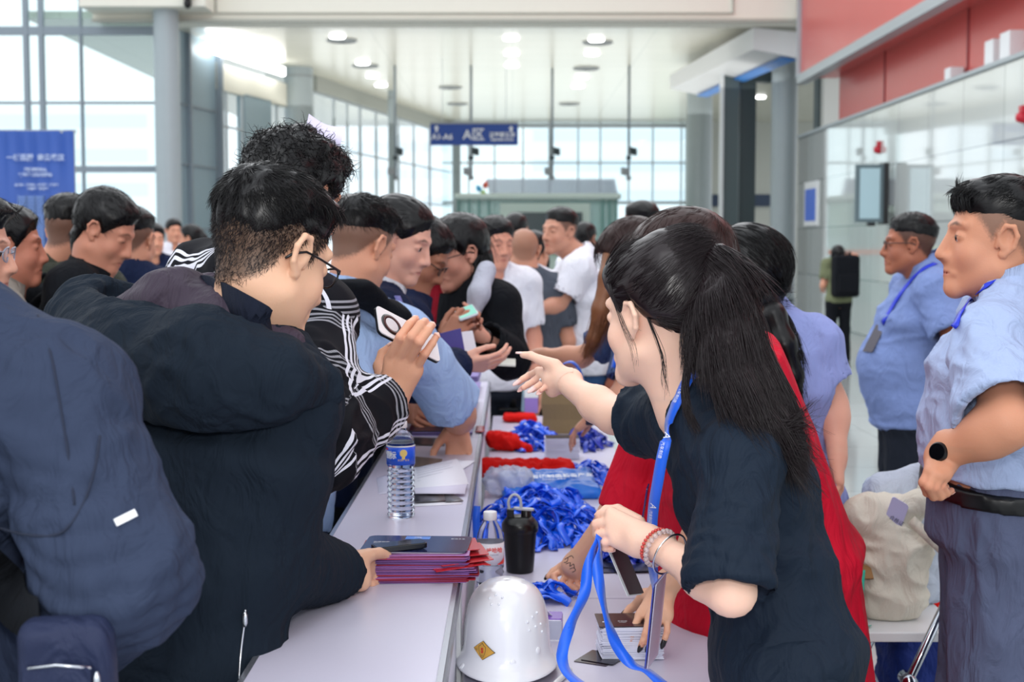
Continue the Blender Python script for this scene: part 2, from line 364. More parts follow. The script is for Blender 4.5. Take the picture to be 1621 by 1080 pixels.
# ================================================================== the hall
def grid_mat(name, base, joint, sx, sy, jw=.01, rough=.12, spec=.5, var=.03, axes='XY', coat=0, bumpy=0):
    """square-jointed panels or tiles, jointed in object space"""
    m = mat(name, base, rough=rough, spec=spec, coat=coat); nt = m.node_tree; b = nt.nodes['Principled BSDF']
    tc = nt.nodes.new('ShaderNodeTexCoord'); sp = nt.nodes.new('ShaderNodeSeparateXYZ'); nt.links.new(tc.outputs['Object'], sp.inputs[0])
    outs = []
    for ax, s in zip(axes, (sx, sy)):
        d = nt.nodes.new('ShaderNodeMath'); d.operation = 'DIVIDE'; d.inputs[1].default_value = s; nt.links.new(sp.outputs[ax], d.inputs[0])
        fr = nt.nodes.new('ShaderNodeMath'); fr.operation = 'FRACT'; nt.links.new(d.outputs[0], fr.inputs[0])
        lt = nt.nodes.new('ShaderNodeMath'); lt.operation = 'LESS_THAN'; lt.inputs[1].default_value = jw / s; nt.links.new(fr.outputs[0], lt.inputs[0]); outs.append(lt)
        fl = nt.nodes.new('ShaderNodeMath'); fl.operation = 'FLOOR'; nt.links.new(d.outputs[0], fl.inputs[0]); outs.append(fl)
    mx = nt.nodes.new('ShaderNodeMath'); mx.operation = 'MAXIMUM'; nt.links.new(outs[0].outputs[0], mx.inputs[0]); nt.links.new(outs[2].outputs[0], mx.inputs[1])
    cb = nt.nodes.new('ShaderNodeCombineXYZ'); nt.links.new(outs[1].outputs[0], cb.inputs[0]); nt.links.new(outs[3].outputs[0], cb.inputs[1])
    wn = nt.nodes.new('ShaderNodeTexWhiteNoise'); nt.links.new(cb.outputs[0], wn.inputs['Vector'])
    mr = nt.nodes.new('ShaderNodeMapRange'); mr.inputs['To Min'].default_value = 1 - var; mr.inputs['To Max'].default_value = 1 + var; nt.links.new(wn.outputs['Value'], mr.inputs['Value'])
    sc = nt.nodes.new('ShaderNodeVectorMath'); sc.operation = 'SCALE'; sc.inputs[0].default_value = lin(base); nt.links.new(mr.outputs[0], sc.inputs['Scale'])
    mc = nt.nodes.new('ShaderNodeMix'); mc.data_type = 'RGBA'; nt.links.new(mx.outputs[0], mc.inputs['Factor']); nt.links.new(sc.outputs[0], mc.inputs['A'])
    mc.inputs['B'].default_value = (*lin(joint), 1); nt.links.new(mc.outputs['Result'], b.inputs['Base Color'])
    if bumpy:
        n = nt.nodes.new('ShaderNodeTexNoise'); n.inputs['Scale'].default_value = bumpy; nt.links.new(tc.outputs['Object'], n.inputs['Vector'])
        bp = nt.nodes.new('ShaderNodeBump'); bp.inputs['Strength'].default_value = .12; bp.inputs['Distance'].default_value = .05
        nt.links.new(n.outputs['Fac'], bp.inputs['Height']); nt.links.new(bp.outputs[0], b.inputs['Normal'])
    return m
def struct(o): return tag(o, kind='structure')
M_floor = grid_mat('polished_floor_tiles', '#a3a7a7', '#7d8282', 1.0, 1.0, .012, rough=.10, spec=.6, var=.03)
M_tile = grid_mat('glossy_wall_tiles', '#d0d5d3', '#8f9595', 1.6, .95, .02, rough=.06, spec=.9, var=.06, axes='YZ', coat=1, bumpy=.35)
M_ceil = grid_mat('cream_ceiling_panels', '#dad7c8', '#c9c6b8', 3.1, 1.2, .03, rough=.25, spec=.5, var=.015)
M_beam = mat('beam_panel', '#ebe9dc', rough=.5, var=.02)
M_red = mat('red_panel', '#cf5a56', rough=.3, spec=.5, var=.05, vscale=.6)
M_redd = mat('red_joint', '#8e2f35', rough=.5)
M_steel = mat('pale_steel', '#aab3b8', rough=.35, metal=.3)
M_mull = mat('mullion_grey', '#8d99a3', rough=.45)
M_mulw = mat('mullion_pale', '#c3ccd2', rough=.45)
M_col = mat('column_grey', '#a7b2b6', rough=.35, var=.03)
M_clad = mat('bluish_cladding', '#93aab6', rough=.3, var=.03)
M_dark = mat('portal_dark', '#4f5d60', rough=.4)
M_dark2 = mat('portal_darker', '#39464a', rough=.4)
M_white = mat('white_paint', '#e4e6e8', rough=.4)
M_grey = mat('grey_paint', '#9aa0a4', rough=.45)
M_black = mat('black_plastic', '#0c0d10', rough=.35)
M_pane = glass_pane('window_glass'); M_panec = glass_pane('clear_glass', (.97, 1, 1), 1.12)
M_glow = mat('white_glow', '#ffffff', emit=6)
M_wtext = mat('white_lettering', '#eef2f8', rough=.5)

struct(MB().box((-45, -14, -.1), (30, 75, 0)).build('floor', M_floor))
CZ = 6.2
struct(MB().box((-10, 29.3, CZ), (13, 56, CZ + .15)).build('ceiling', M_ceil))
# beam across the hall
b = MB(); b.box((-8.4, 28.6, CZ - .14), (7.2, 29.6, CZ + 1.6)); b.box((-8.4, 28.50, CZ - .19), (7.2, 28.6, CZ - .12), 1)
b.box((-5.9, 28.55, CZ - .02), (4.4, 28.6, CZ + .01), 1); b.box((4.4, 28.55, CZ - .02), (4.44, 28.6, CZ + 1.5), 1); b.box((-5.94, 28.55, CZ - .02), (-5.9, 28.6, CZ + 1.5), 1)
b.box((-8.4, 27.7, CZ - .02), (-5.95, 28.6, CZ + 1.5))
struct(b.build('trim_1', [M_beam, mat('beam_strip', '#b5b6ab', rough=.5)], bevel=.01))

# tiled wall on the right, its ledge and red panels
WX = 6.1
struct(MB().box((WX, 2, 0), (WX + .5, 30.2, 3.82)).build('wall_right', M_tile))
struct(MB().box((WX - .04, 2, 3.82), (WX + .9, 30.2, 3.88)).build('trim_2', M_steel, bevel=.005))
b = MB(); b.box((WX + .25, 2, 3.88), (WX + .4, 27.6, 7.5), 0)
for y in (6.5, 11.0, 15.4, 19.8, 24.2): b.box((WX + .235, y, 3.88), (WX + .25, y + .07, 7.5), 1)
struct(b.build('wall_upper_right', [M_red, M_redd]))
b = MB(); b.box((5.72, 2, 4.86), (6.45, 28.2, 9.0), 0); b.box((5.64, 2, 4.74), (5.86, 28.3, 4.87), 1); b.box((5.66, 2, 4.87), (5.72, 28.26, 4.93), 1); b.box((5.64, 28.2, 4.74), (5.8, 28.3, 9), 1)
struct(b.build('wall_bulkhead', [M_red, M_steel], bevel=.01))
struct(MB().box((WX + .5, 30.1, 0), (14, 30.4, 8)).build('wall_corner', mat('plain_cream', '#c8cac4', rough=.5)))

# boxes standing on the ledge
for i, (y, h_, w_) in enumerate(((17.55, .34, .22), (18.15, .32, .2), (19.9, .18, .16))):
    o = MB().box((WX + .02, y, 3.88), (WX + .22, y + w_ * 1.6, 3.88 + h_)).build('junction_box', M_white, bevel=.01)
    tag(o, ['tall pale box on the ledge below the red panel, nearest the camera', 'pale box on the ledge, in the middle of the three', 'small low box on the ledge, leftmost of the three'][i], 'box', 'boxes on the wall ledge')
# fire alarms
for i, (px, py) in enumerate(((1391, 237), (1619, 186))):
    p = PX(px, py, WX - .02); t = thing('fire_alarm', (WX, p.y, p.z - .05), ['small red alarm horn on the tiled wall above the television', 'red alarm horn on the tiled wall at the right edge of the photo'][i], 'alarm', 'alarms on the tiled wall')
    MB().lathe([(.07, 0), (.07, .03), (.05, .09), (.03, .1)], (WX - .0, p.y, p.z), 16, axis=(-1, 0, 0)).build('horn', mat('alarm_red', '#b8142c', rough=.35), t, True)
    MB().box((WX - .05, p.y - .06, p.z + .05), (WX, p.y + .06, p.z + .14)).build('beacon', mat('alarm_red', ''), t)
# television on a bracket
ty = 22.6
t = thing('television', (WX, ty, 2.0), 'flat screen television hung on a bracket from the tiled wall', 'television')
b = MB(); b.box((WX - .62, ty - .05, 1.93), (WX - .18, ty + .05, 2.85)); b.box((WX - .56, ty - .055, 1.99), (WX - .24, ty - .05, 2.79), 1)
A = Matrix.Rotation(math.radians(0), 4, 'Z'); b.build('screen_case', [mat('tv_edge', '#5f7076', rough=.4), mat('tv_glass', '#a9c6cf', rough=.1, spec=.8)], t, bevel=.006)
MB().box((WX - .18, ty - .08, 1.9), (WX - .1, ty + .28, 2.88)).build('back_shell', M_black, t, bevel=.01)
MB().box((WX - .12, ty + .02, 2.2), (WX, ty + .18, 2.6)).build('bracket', M_grey, t)
MB().box((WX - .42, ty - .04, 1.87), (WX - .3, ty + .04, 1.93)).build('sensor', M_black, t)
# small blue poster at the far end of the tiled wall
t = thing('wall_poster', (WX, 28.5, 2.1), 'blue and white poster near the far end of the tiled wall', 'poster')
b = MB(); b.box((WX - .03, 28.2, 1.95), (WX, 29.4, 2.85)); b.box((WX - .035, 28.3, 2.05), (WX - .03, 29.3, 2.7), 1); b.build('poster_board', [M_white, mat('poster_blue', '#4a6fd0', rough=.5)], t)

# portal on the right with a blue sign face
t = struct(MB().box((4.86, 33.0, 0), (4.92, 33.3, 5.62)).build('trim_3', M_white))
b = MB(); b.box((4.94, 33.1, 0), (5.28, 33.6, 5.6), 0); b.box((5.34, 33.3, 0), (5.72, 34.0, 5.6), 1); b.box((4.94, 33.2, 5.35), (6.1, 33.6, 5.6), 1)
struct(b.build('door_1', [M_dark, M_dark2]))
# sloping sign fascia over the portal, running along the wall
tt = thing('fascia_sign', (5.2, 30, 5.4), 'long white overhead fascia with a sloping blue face', 'sign')
MB().add([(4.05, 36.5, 5.55), (5.0, 36.5, 5.35), (5.0, 36.5, 5.75), (4.05, 36.5, 5.9), (5.0, 29.5, 5.6), (5.95, 29.5, 5.42), (5.95, 29.5, 5.95), (5.0, 29.5, 6.05)],
         [(0, 1, 2, 3), (4, 7, 6, 5), (0, 4, 5, 1), (1, 5, 6, 2), (2, 6, 7, 3), (3, 7, 4, 0)]).build('fascia', M_white, tt)
MB().add([(4.72, 36.4, 5.37), (4.98, 36.4, 5.33), (5.6, 29.6, 5.46), (5.9, 29.6, 5.405), (4.72, 36.4, 5.36), (4.98, 36.4, 5.32), (5.6, 29.6, 5.45), (5.9, 29.6, 5.395)],
         [(0, 2, 3, 1), (4, 5, 7, 6), (0, 4, 6, 2), (1, 3, 7, 5), (0, 1, 5, 4), (2, 6, 7, 3)]).build('blue_face', mat('sign_blue_bright', '#1d7fd6', rough=.4), tt)
struct(MB().box((6.6, 30.6, 0), (6.95, 31.1, 6)).build('trim_4', M_dark))
struct(MB().box((7.3, 30.6, 0), (7.5, 31.1, 6)).build('trim_5', M_dark2))

# round columns
def column(px, Y, r, label, z=CZ, base=True):
    x = (px - 810.5) / FPX * Y; t = thing('round_column', (x, Y, 0), label, 'column', 'round hall columns')
    MB().lathe([(r, 0), (r, z)], (x, Y, 0), 40).build('shaft', M_col, t, 'auto')
    if base: MB().lathe([(r + .02, 0), (r + .02, .35), (r, .36)], (x, Y, 0), 40).build('base_band', mat('base_steel', '#6d7779', rough=.3, metal=.5), t, 'auto')
    MB().lathe([(r + .015, z - .25), (r + .015, z - .2)], (x, Y, 0), 40).build('joint_ring', M_grey, t, 'auto')
column(1238, 32.0, .29, 'grey round column beside the dark portal, at the end of the tiled wall')
column(1105, 40.0, .36, 'grey round column left of the dark portal')
column(270, 28.2, .25, 'grey round column left of the bluish cladding', z=8)
column(476, 37.5, .38, 'grey round column behind the curly haired man')
column(621, 43.0, .10, 'slim grey column in the left window wall', base=False)
column(723, 53.4, .16, 'slim pale column seen below the blue hanging sign', base=False)

# frontal glass wall at the left
def frame_wall(name, n, Y, x0, x1, z0, z1, xs, zs, th=.05, m=None, panes=True):
    b = MB(); m = m or M_mull
    for x, w_ in xs: b.box((x - w_ / 2, Y - .06, z0), (x + w_ / 2, Y + .06, z1))
    for z, w_ in zs: b.box((x0, Y - .05, z - w_ / 2), (x1, Y + .05, z + w_ / 2))
    f = struct(b.build('window_%d' % n, m))
    if panes: struct(MB().box((x0, Y - .006, z0), (x1, Y + .006, z1)).build('window_%d' % (n + 10), M_pane))
    return f
def xz(px, py, Y): p = P(px, py, Y); return p.x, p.z
Y0 = 29.0
zz = lambda py, Y=Y0: xz(0, py, Y)[1]; xx = lambda px, Y=Y0: xz(px, 300, Y)[0]
frame_wall('window', 1, Y0, xx(-600), xx(262), 0, 9, [(xx(47), .10), (xx(71), .10), (xx(133), .05), (xx(-260), .1), (xx(-240), .1)], [(zz(49), .17), (zz(163), .05), (zz(268), .13), (zz(420), .06)])
# angled wall on the left, receding to the far corner
A0, B0 = Vector((-7.4, 30)), Vector((-2.5, 54)); DIR = (B0 - A0).normalized(); NRM = Vector((-DIR.y, DIR.x))
def Yof(px): m_ = (px - 810.5) / FPX; return (-13.525) / (m_ - .2042)
def wpt(px, z, off=0): y = Yof(px); x = (px - 810.5) / FPX * y; return Vector((x + NRM.x * off, y + NRM.y * off, z))
def wbox(b, pa, pb, z0, z1, off=0, th=.1, mi=0):
    a, c = wpt(pa, 0, off), wpt(pb, 0, off); m_ = (a + c) / 2; h_ = (c - a) / 2
    b.obox((m_.x, m_.y, (z0 + z1) / 2), h_, NRM.to_3d() * th / 2, (0, 0, (z1 - z0) / 2), mi)
b = MB(); wbox(b, 283, 346, 0, CZ + 1, .1, .2); wbox(b, 346, 349, 0, CZ, .0, .3, 1); wbox(b, 300, 303, 0, CZ, -.02, .16, 1)
for z in (1.9, 3.3, 4.6): wbox(b, 290, 345, z, z + .04, 0, .1, 1)
wbox(b, 346, 455, 5.15, 5.75, .05, .2, 2); wbox(b, 388, 430, 0, 5.2, .05, .2, 0); wbox(b, 346, 390, 2.95, 3.12, .05, .2, 1)
wbox(b, 430, 500, 0, 1.9, .05, .2, 2)
struct(b.build('wall_left', [M_clad, M_mull, M_beam]))
b = MB()
for px, w_ in ((362, 2.2), (386, 2.4), (430, 3), (441, 2), (497, 3), (531, 2.5), (552, 1.6), (572, 2.5), (597, 2), (632, 2), (656, 1.6), (681, 1.6)):
    wbox(b, px - w_ / 2, px + w_ / 2, .2, 5.75, 0, .05)
for z in (.3, 1.7, 3.0, 4.3, 5.72): wbox(b, 349, 714, z, z + .05, 0, .05)
struct(b.build('window_2', M_mulw))
b = MB(); wbox(b, 349, 714, 0, CZ, .03, .012); struct(b.build('window_12', M_panec))
b = MB(); wbox(b, 497, 716, 5.79, CZ, .0, .3); struct(b.build('trim_6', mat('grey_header', '#a5a8a2', rough=.5)))
# clerestory gaps atop the left wall, their daylight put in as glowing strips
for i, (pa, pb) in enumerate(((318, 352), (358, 400), (405, 438))):
    b = MB(); wbox(b, pa, pb, 5.86, 6.08, -.25, .12); tag(b.build('clerestory_glow', M_glow, bevel=.02), 'white strip light at the top of the left wall, ' + ['nearest the camera', 'in the middle of the row', 'farthest of the row'][i], 'lamp', 'glowing clerestory strips over the left wall')
# far glass wall
YF = 54.2; fx = lambda px: xx(px, YF); fz = lambda py: zz(py, YF)
frame_wall('window', 3, YF, fx(700), fx(1090), 0, CZ, [(fx(v), .06) for v in (742, 783, 828, 915, 950, 1033, 1078)] + [(fx(870), .10), (fx(995), .06)], [(fz(199), .16), (fz(258), .06), (fz(321), .12), (fz(372), .05)], m=M_mulw)
struct(MB().box((fx(1085), YF - .2, 0), (13, YF + .2, CZ)).build('wall_back', mat('plain_cream', '')))
struct(MB().box((fx(1110), YF - .3, 3.0), (10.4, YF - .2, 3.45)).build('trim_7', mat('band_navy', '#3c4a63', rough=.5)))

# downlights and round vents in the ceiling
k = 0
for px, py in ((534, 58), (574, 100), (590, 121), (603, 135), (428, 79), (809, 61), (810, 85), (810, 104), (944, 63), (937, 85), (921, 123), (915, 137), (1123, 139), (1105, 154), (1203, 154)):
    p = PZ(px, py, CZ - .02); o = MB().lathe([(.165, -.03), (.175, .0), (.175, .02)], (p.x, p.y, CZ - .02), 20).build('ceiling_downlight', [M_glow])
    tag(o, 'round white downlight glowing in the cream ceiling panels', 'ceiling light', 'downlights in the cream ceiling')
for px, py in ((541, 65), (578, 105), (946, 68), (928, 109), (713, 139), (724, 165), (901, 165)):
    p = PZ(px, py, CZ - .02); b = MB()
    for r0 in (.35, .25, .15): b.lathe([(r0, 0), (r0, -.03), (r0 - .04, -.04), (r0 - .04, 0)], (p.x, p.y, CZ - .001), 24)
    tag(b.build('ceiling_vent', M_grey), 'round grey ring vent in the cream ceiling', 'vent', 'round ceiling vents')

# hanging sign
YS = 35.5; a = P(681, 195, YS); c = P(820, 229, YS - .15); t = thing('hanging_sign', ((a.x + c.x) / 2, YS, c.z), 'blue hanging direction sign reading A区 with white arrows', 'sign')
MB().box((a.x, YS, c.z), (c.x, YS + .12, a.z)).build('sign_board', mat('sign_blue', '#06419a', rough=.4), t, bevel=.01)
MB().box((a.x, YS - .02, a.z - .02), (c.x, YS + .14, a.z + .03)).build('top_rail', M_grey, t)
for xx_ in (a.x + .3, c.x - .3): MB().tube([(xx_, YS + .06, a.z), (xx_, YS + .06, CZ)], .008, 6).build('hanging_rod', M_mulw, t)
def sg(px, py, s, body): text('lettering', body, M_wtext, s, P(px, py, YS - .01), (1, 0, 0), (0, 0, 1), t, bold=.004)
sg(750, 214, .33, 'A区'); sg(700, 217, .2, 'A1-A6'); sg(795, 214, .13, '登录服务点'); sg(795, 221, .07, 'Registration Service')
def arrow(px, py):
    p = P(px, py, YS - .01); b = MB(); s = .055; th = .002
    pts = [(0, 1.6), (1.2, .3), (.5, .3), (.5, -1.3), (-.5, -1.3), (-.5, .3), (-1.2, .3)]
    b.add([(p.x + x * s, p.y - th, p.z + z * s) for x, z in pts], [tuple(range(7))[::-1]]); b.build('arrow', M_wtext, t)
arrow(691, 204); arrow(809, 205)
# hanging poles with cameras
for i, (px, Yp, lb) in enumerate(((746, 37.0, 'thin pole hung from the ceiling with two small cameras, behind the blue sign'), (874, 37.6, 'thin hanging pole with two cameras, in the middle of the hall'), (995, 37.0, 'thin hanging pole with two cameras, rightmost of the hall'), (626, 37.0, 'thin hanging pole with two cameras beside the left windows'))):
    a = P(px, 284, Yp); t = thing('camera_pole', (a.x, Yp, a.z), lb, 'camera pole', 'hanging camera poles')
    MB().tube([(a.x, Yp, a.z), (a.x, Yp, CZ)], .035, 8).build('pole', M_mull, t, True)
    for py, sx in ((240, 1), (272, -1)):
        q = P(px, py, Yp); b = MB(); b.obox((q.x + .1 * sx, Yp - .1, q.z), (.09, .03, -.02), (-.02, .09, 0), (0, .01, .09)); b.lathe([(.06, 0), (.07, .1)], (q.x, Yp - .05, q.z - .22), 12)
        b.build('security_camera', M_dark2 if sx > 0 else M_grey, t)
# sensor dome on the beam above the left column
p = P(297, 6, 27.6); t = thing('security_camera', (p.x, 27.6, p.z), 'small dark camera on the beam above the left column', 'camera')
MB().lathe([(.02, .16), (.05, .1), (.08, .02), (.07, -.04), (.03, -.09)], p, 14).build('dome', M_black, t, True); MB().box((p.x - .1, 27.5, p.z + .1), (p.x + .1, 27.7, p.z + .16)).build('mount', M_grey, t)

# blue banner stand at the left
YB = 21.0; a = P(-150, 207, YB); c = P(122, 500, YB)
t = thing('banner_stand', ((a.x + c.x) / 2, YB, 0), 'tall blue exhibition banner with small white lettering and a tower picture', 'banner')
bn = mat('banner_blue', '#3357a6', rough=.45, var=.06, vscale=1.2)
k_ = 40; vs = []
for i in range(k_ + 1):
    x = a.x + (c.x - a.x) * i / k_; y = YB + .018 * math.sin(i * 1.9) + .012 * math.sin(i * .7)
    vs += [(x, y, .15), (x, y, a.z), (x, y + .01, a.z), (x, y + .01, .15)]
fs = [(i * 4 + j, (i + 1) * 4 + j, (i + 1) * 4 + (j + 1) % 4, i * 4 + (j + 1) % 4) for i in range(k_) for j in range(4)]
MB().add(vs, fs).build('banner_sheet', bn, t, True)
MB().box((a.x - .03, YB + .02, a.z - .03), (c.x + .03, YB + .06, a.z + .02)).build('top_bar', M_steel, t)
MB().box((a.x - .03, YB - .15, 0), (c.x + .03, YB + .2, .15)).build('stand_base', M_steel, t, bevel=.01)
MB().box((c.x - .05, YB + .03, .1), (c.x, YB + .08, a.z)).build('side_post', M_steel, t)
M_btx = mat('banner_lettering', '#b9c8e6', rough=.5)
def bt(px, py, s, body): text('lettering', body, M_btx, s, P(px, py, YB - .04), (1, 0, 0), (0, 0, 1), t, bold=.003)
bt(56, 250, .10, '一城百展  商务武汉'); bt(56, 269, .055, '国际博览中心'); bt(56, 277, .055, '欢迎您参加武汉展会'); bt(58, 293, .035, '会议中心   展览中心   商务服务   餐饮服务'); bt(60, 299, .035, '停车服务   志愿服务')
q = P(50, 309, YB - .04); b = MB()
for i in range(34): b.box((q.x - .19, YB - .037, q.z - .05 - i * .05), (q.x + .19, YB - .034, q.z - .015 - i * .05))
for xo in (-.2, -.08, .05, .18): b.box((q.x + xo - .008, YB - .037, q.z - 1.75), (q.x + xo + .008, YB - .032, q.z))
for i in range(30): b.box((q.x + .25, YB - .037, q.z - .2 - i * .05), (q.x + .36, YB - .034, q.z - .17 - i * .05))
b.build('tower_picture', mat('banner_tower', '#6f8cc4', rough=.5), t)

# glass kiosk at the end of the hall
YK = 40; kx = lambda px: xx(px, YK); kz = lambda py: zz(py, YK)
t = thing('glass_kiosk', (kx(850), YK, 0), 'pale green glass kiosk with white roof and dark screen at the end of the hall', 'kiosk')
MB().box((kx(722), YK - 1.4, kz(318)), (kx(978), YK + 2, kz(309))).build('roof', mat('kiosk_roof', '#d5e6e2', rough=.4), t, bevel=.05)
teal = mat('teal_glass', '#8dbcb4', rough=.15, spec=.7, alpha=.72); teal2 = mat('teal_frame', '#5d938c', rough=.3)
b = MB(); b.box((kx(728), YK - 1.2, 0), (kx(972), YK - 1.15, kz(319)), 0)
for px in (728, 745, 760, 775, 950, 960, 971): b.box((kx(px) - .03, YK - 1.25, 0), (kx(px) + .03, YK - 1.15, kz(318)), 1)
b.build('front_glass', [teal, teal2], t)
b = MB(); b.box((kx(728), YK - 1.2, 0), (kx(728) + .05, YK + 1.8, kz(319))); b.box((kx(972) - .05, YK - 1.2, 0), (kx(972), YK + 1.8, kz(319))); b.build('side_glass', teal, t)
MB().box((kx(792), YK - 1.35, .5), (kx(930), YK - 1.26, kz(324))).build('screen_surround', mat('kiosk_white', '#c9ddd6', rough=.4), t)
MB().box((kx(815), YK - 1.4, kz(388)), (kx(918), YK - 1.35, kz(338))).build('screen', mat('screen_dark', '#2c4044', rough=.15), t)
MB().box((kx(800), YK - 1.42, kz(402)), (kx(900), YK - 1.36, kz(391))).build('green_band', mat('band_green', '#8ac93f', rough=.5), t)
MB().box((kx(925), YK - 1.42, kz(402)), (kx(1010), YK - 1.36, kz(395))).build('orange_band', mat('band_orange', '#e2743a', rough=.5), t)
b = MB()
for i in range(46):
    x = kx(775) + i * (kx(975) - kx(775)) / 46; b.obox((x, YK - .5, kz(309) + .2), (.035, 0, .02), (0, .3, 0), (-.05, 0, .22))
b.build('roof_lettering', mat('pale_acrylic', '#cdd9ee', rough=.4, alpha=.6), t)
b = MB(); q = P(765, 306, YK - 1)
for i, (dx, dz, cc) in enumerate(((-.12, .12, 0), (.06, .22, 1), (0, -.02, 2))): b.lathe([(.02, -.1), (.09, 0), (.02, .12)], (q.x + dx, q.y, q.z + dz), 8, mi=cc, axis=(dx, 0, .2))
b.build('emblem', [mat('emb_blue', '#58b4e8'), mat('emb_red', '#e0604c'), mat('emb_green', '#a4cf5c')], t)

# blue-and-white hanging notice on the far right column side, and outdoor buildings and trees
def building(x0, x1, y0, z1, label, fl=3.6):
    t = thing('office_building', ((x0 + x1) / 2, y0, 0), label, 'building', 'offices outside the glass'); MB().box((x0, y0, -1), (x1, y0 + 14, z1)).build('wall', mat('office_wall', '#f6fafd', rough=.7), t)
    b = MB(); z = 3
    while z < z1 - 2:
        b.box((x0 + .6, y0 - .1, z), (x1 - .6, y0, z + 1.3)); z += fl
    b.build('window_band', mat('office_glass', '#e6f0f8', rough=.5), t)
building(-55, -38, 150, 16, 'pale office block outside, behind the left glass wall'); building(-46, -34, 95, 8, 'low pale office outside beside the left column'); 
building(2, 34, 170, 34, 'tall pale office outside the far glass wall'); building(-30, -8, 190, 24, 'distant pale office outside the angled left windows')
def tree(x, y, h_, label):
    t = thing('outdoor_tree', (x, y, 0), label, 'tree', 'trees outside the glass'); c_ = Vector((x, y, h_ * .65)); pr = []
    for i in range(14): o_ = Vector((random.uniform(-1, 1), random.uniform(-1, 1), random.uniform(-.9, 1))) * h_ * .24; pr.append(ell(c_ + o_, ((1, 0, 0), (0, 1, 0), (0, 0, 1)), [h_ * .16] * 3, k=.1))
    v, q = volume(pr, h_ / 40); n = vnormals(v, q); v = v + n * (vnoise(v * 9 / h_ * 3) * h_ * .03)[:, None]
    npmesh('crown', v, q, mat('leaf_pale', '#b4c69a', rough=.8, var=.3, vscale=2), t); MB().tube([(x, y, 0), (x, y, h_ * .6)], h_ * .03).build('trunk', mat('bark', '#6a5a48', rough=.9), t)
tree(9.0, 82, 3.0, 'pale green tree outside the far glass wall, right of the kiosk'); tree(-33, 70, 4, 'pale tree outside the left glass wall beside the banner'); tree(13, 90, 6, 'green tree outside the far glass wall, near the grey column')
# ================================================================== people
V = Vector
def rot(v, axis, deg): return Matrix.Rotation(math.radians(deg), 3, axis) @ v
def frame(a, pitch=0, roll=0):
    """facing a (0 = +X, 90 = away, 180 = -X, -90 = towards the viewer); pitch > 0 looks down"""
    F = V((math.cos(math.radians(a)), math.sin(math.radians(a)), 0)); R = V((F.y, -F.x, 0)); U = V((0, 0, 1))
    F, U = rot(F, R, -pitch), rot(U, R, -pitch); R, U = rot(R, F, roll), rot(U, F, roll); return R, F, U
SKIN = attr_mat('skin', rough=.48, sss=.1, spec=.35, bump=.05, bscale=260)
M_hair = mat('black_hair', '#070609', rough=.33, spec=.35); M_hairb = mat('dark_brown_hair', '#1a1014', rough=.32, spec=.45)
M_hairr = mat('reddish_brown_hair', '#2e1a18', rough=.4, spec=.4); M_hairl = mat('light_brown_hair', '#7a4c30', rough=.42, spec=.4)
M_eyew = mat('eye_white', '#b3a6a2', rough=.2); M_iris = mat('eye_iris', '#150c08', rough=.15)
LOWY = [-.12, -.075, -.05, -.02, .0, .022, .040, .060, .085, .11]; LOWZ = [-.085, -.078, -.05, .000, .022, -.008, .025, .052, .072, .075]
HIY = [-.12, -.06, 0, .05, .085, .11]; HIZ = [.02, .035, .052, .058, .074, .078]

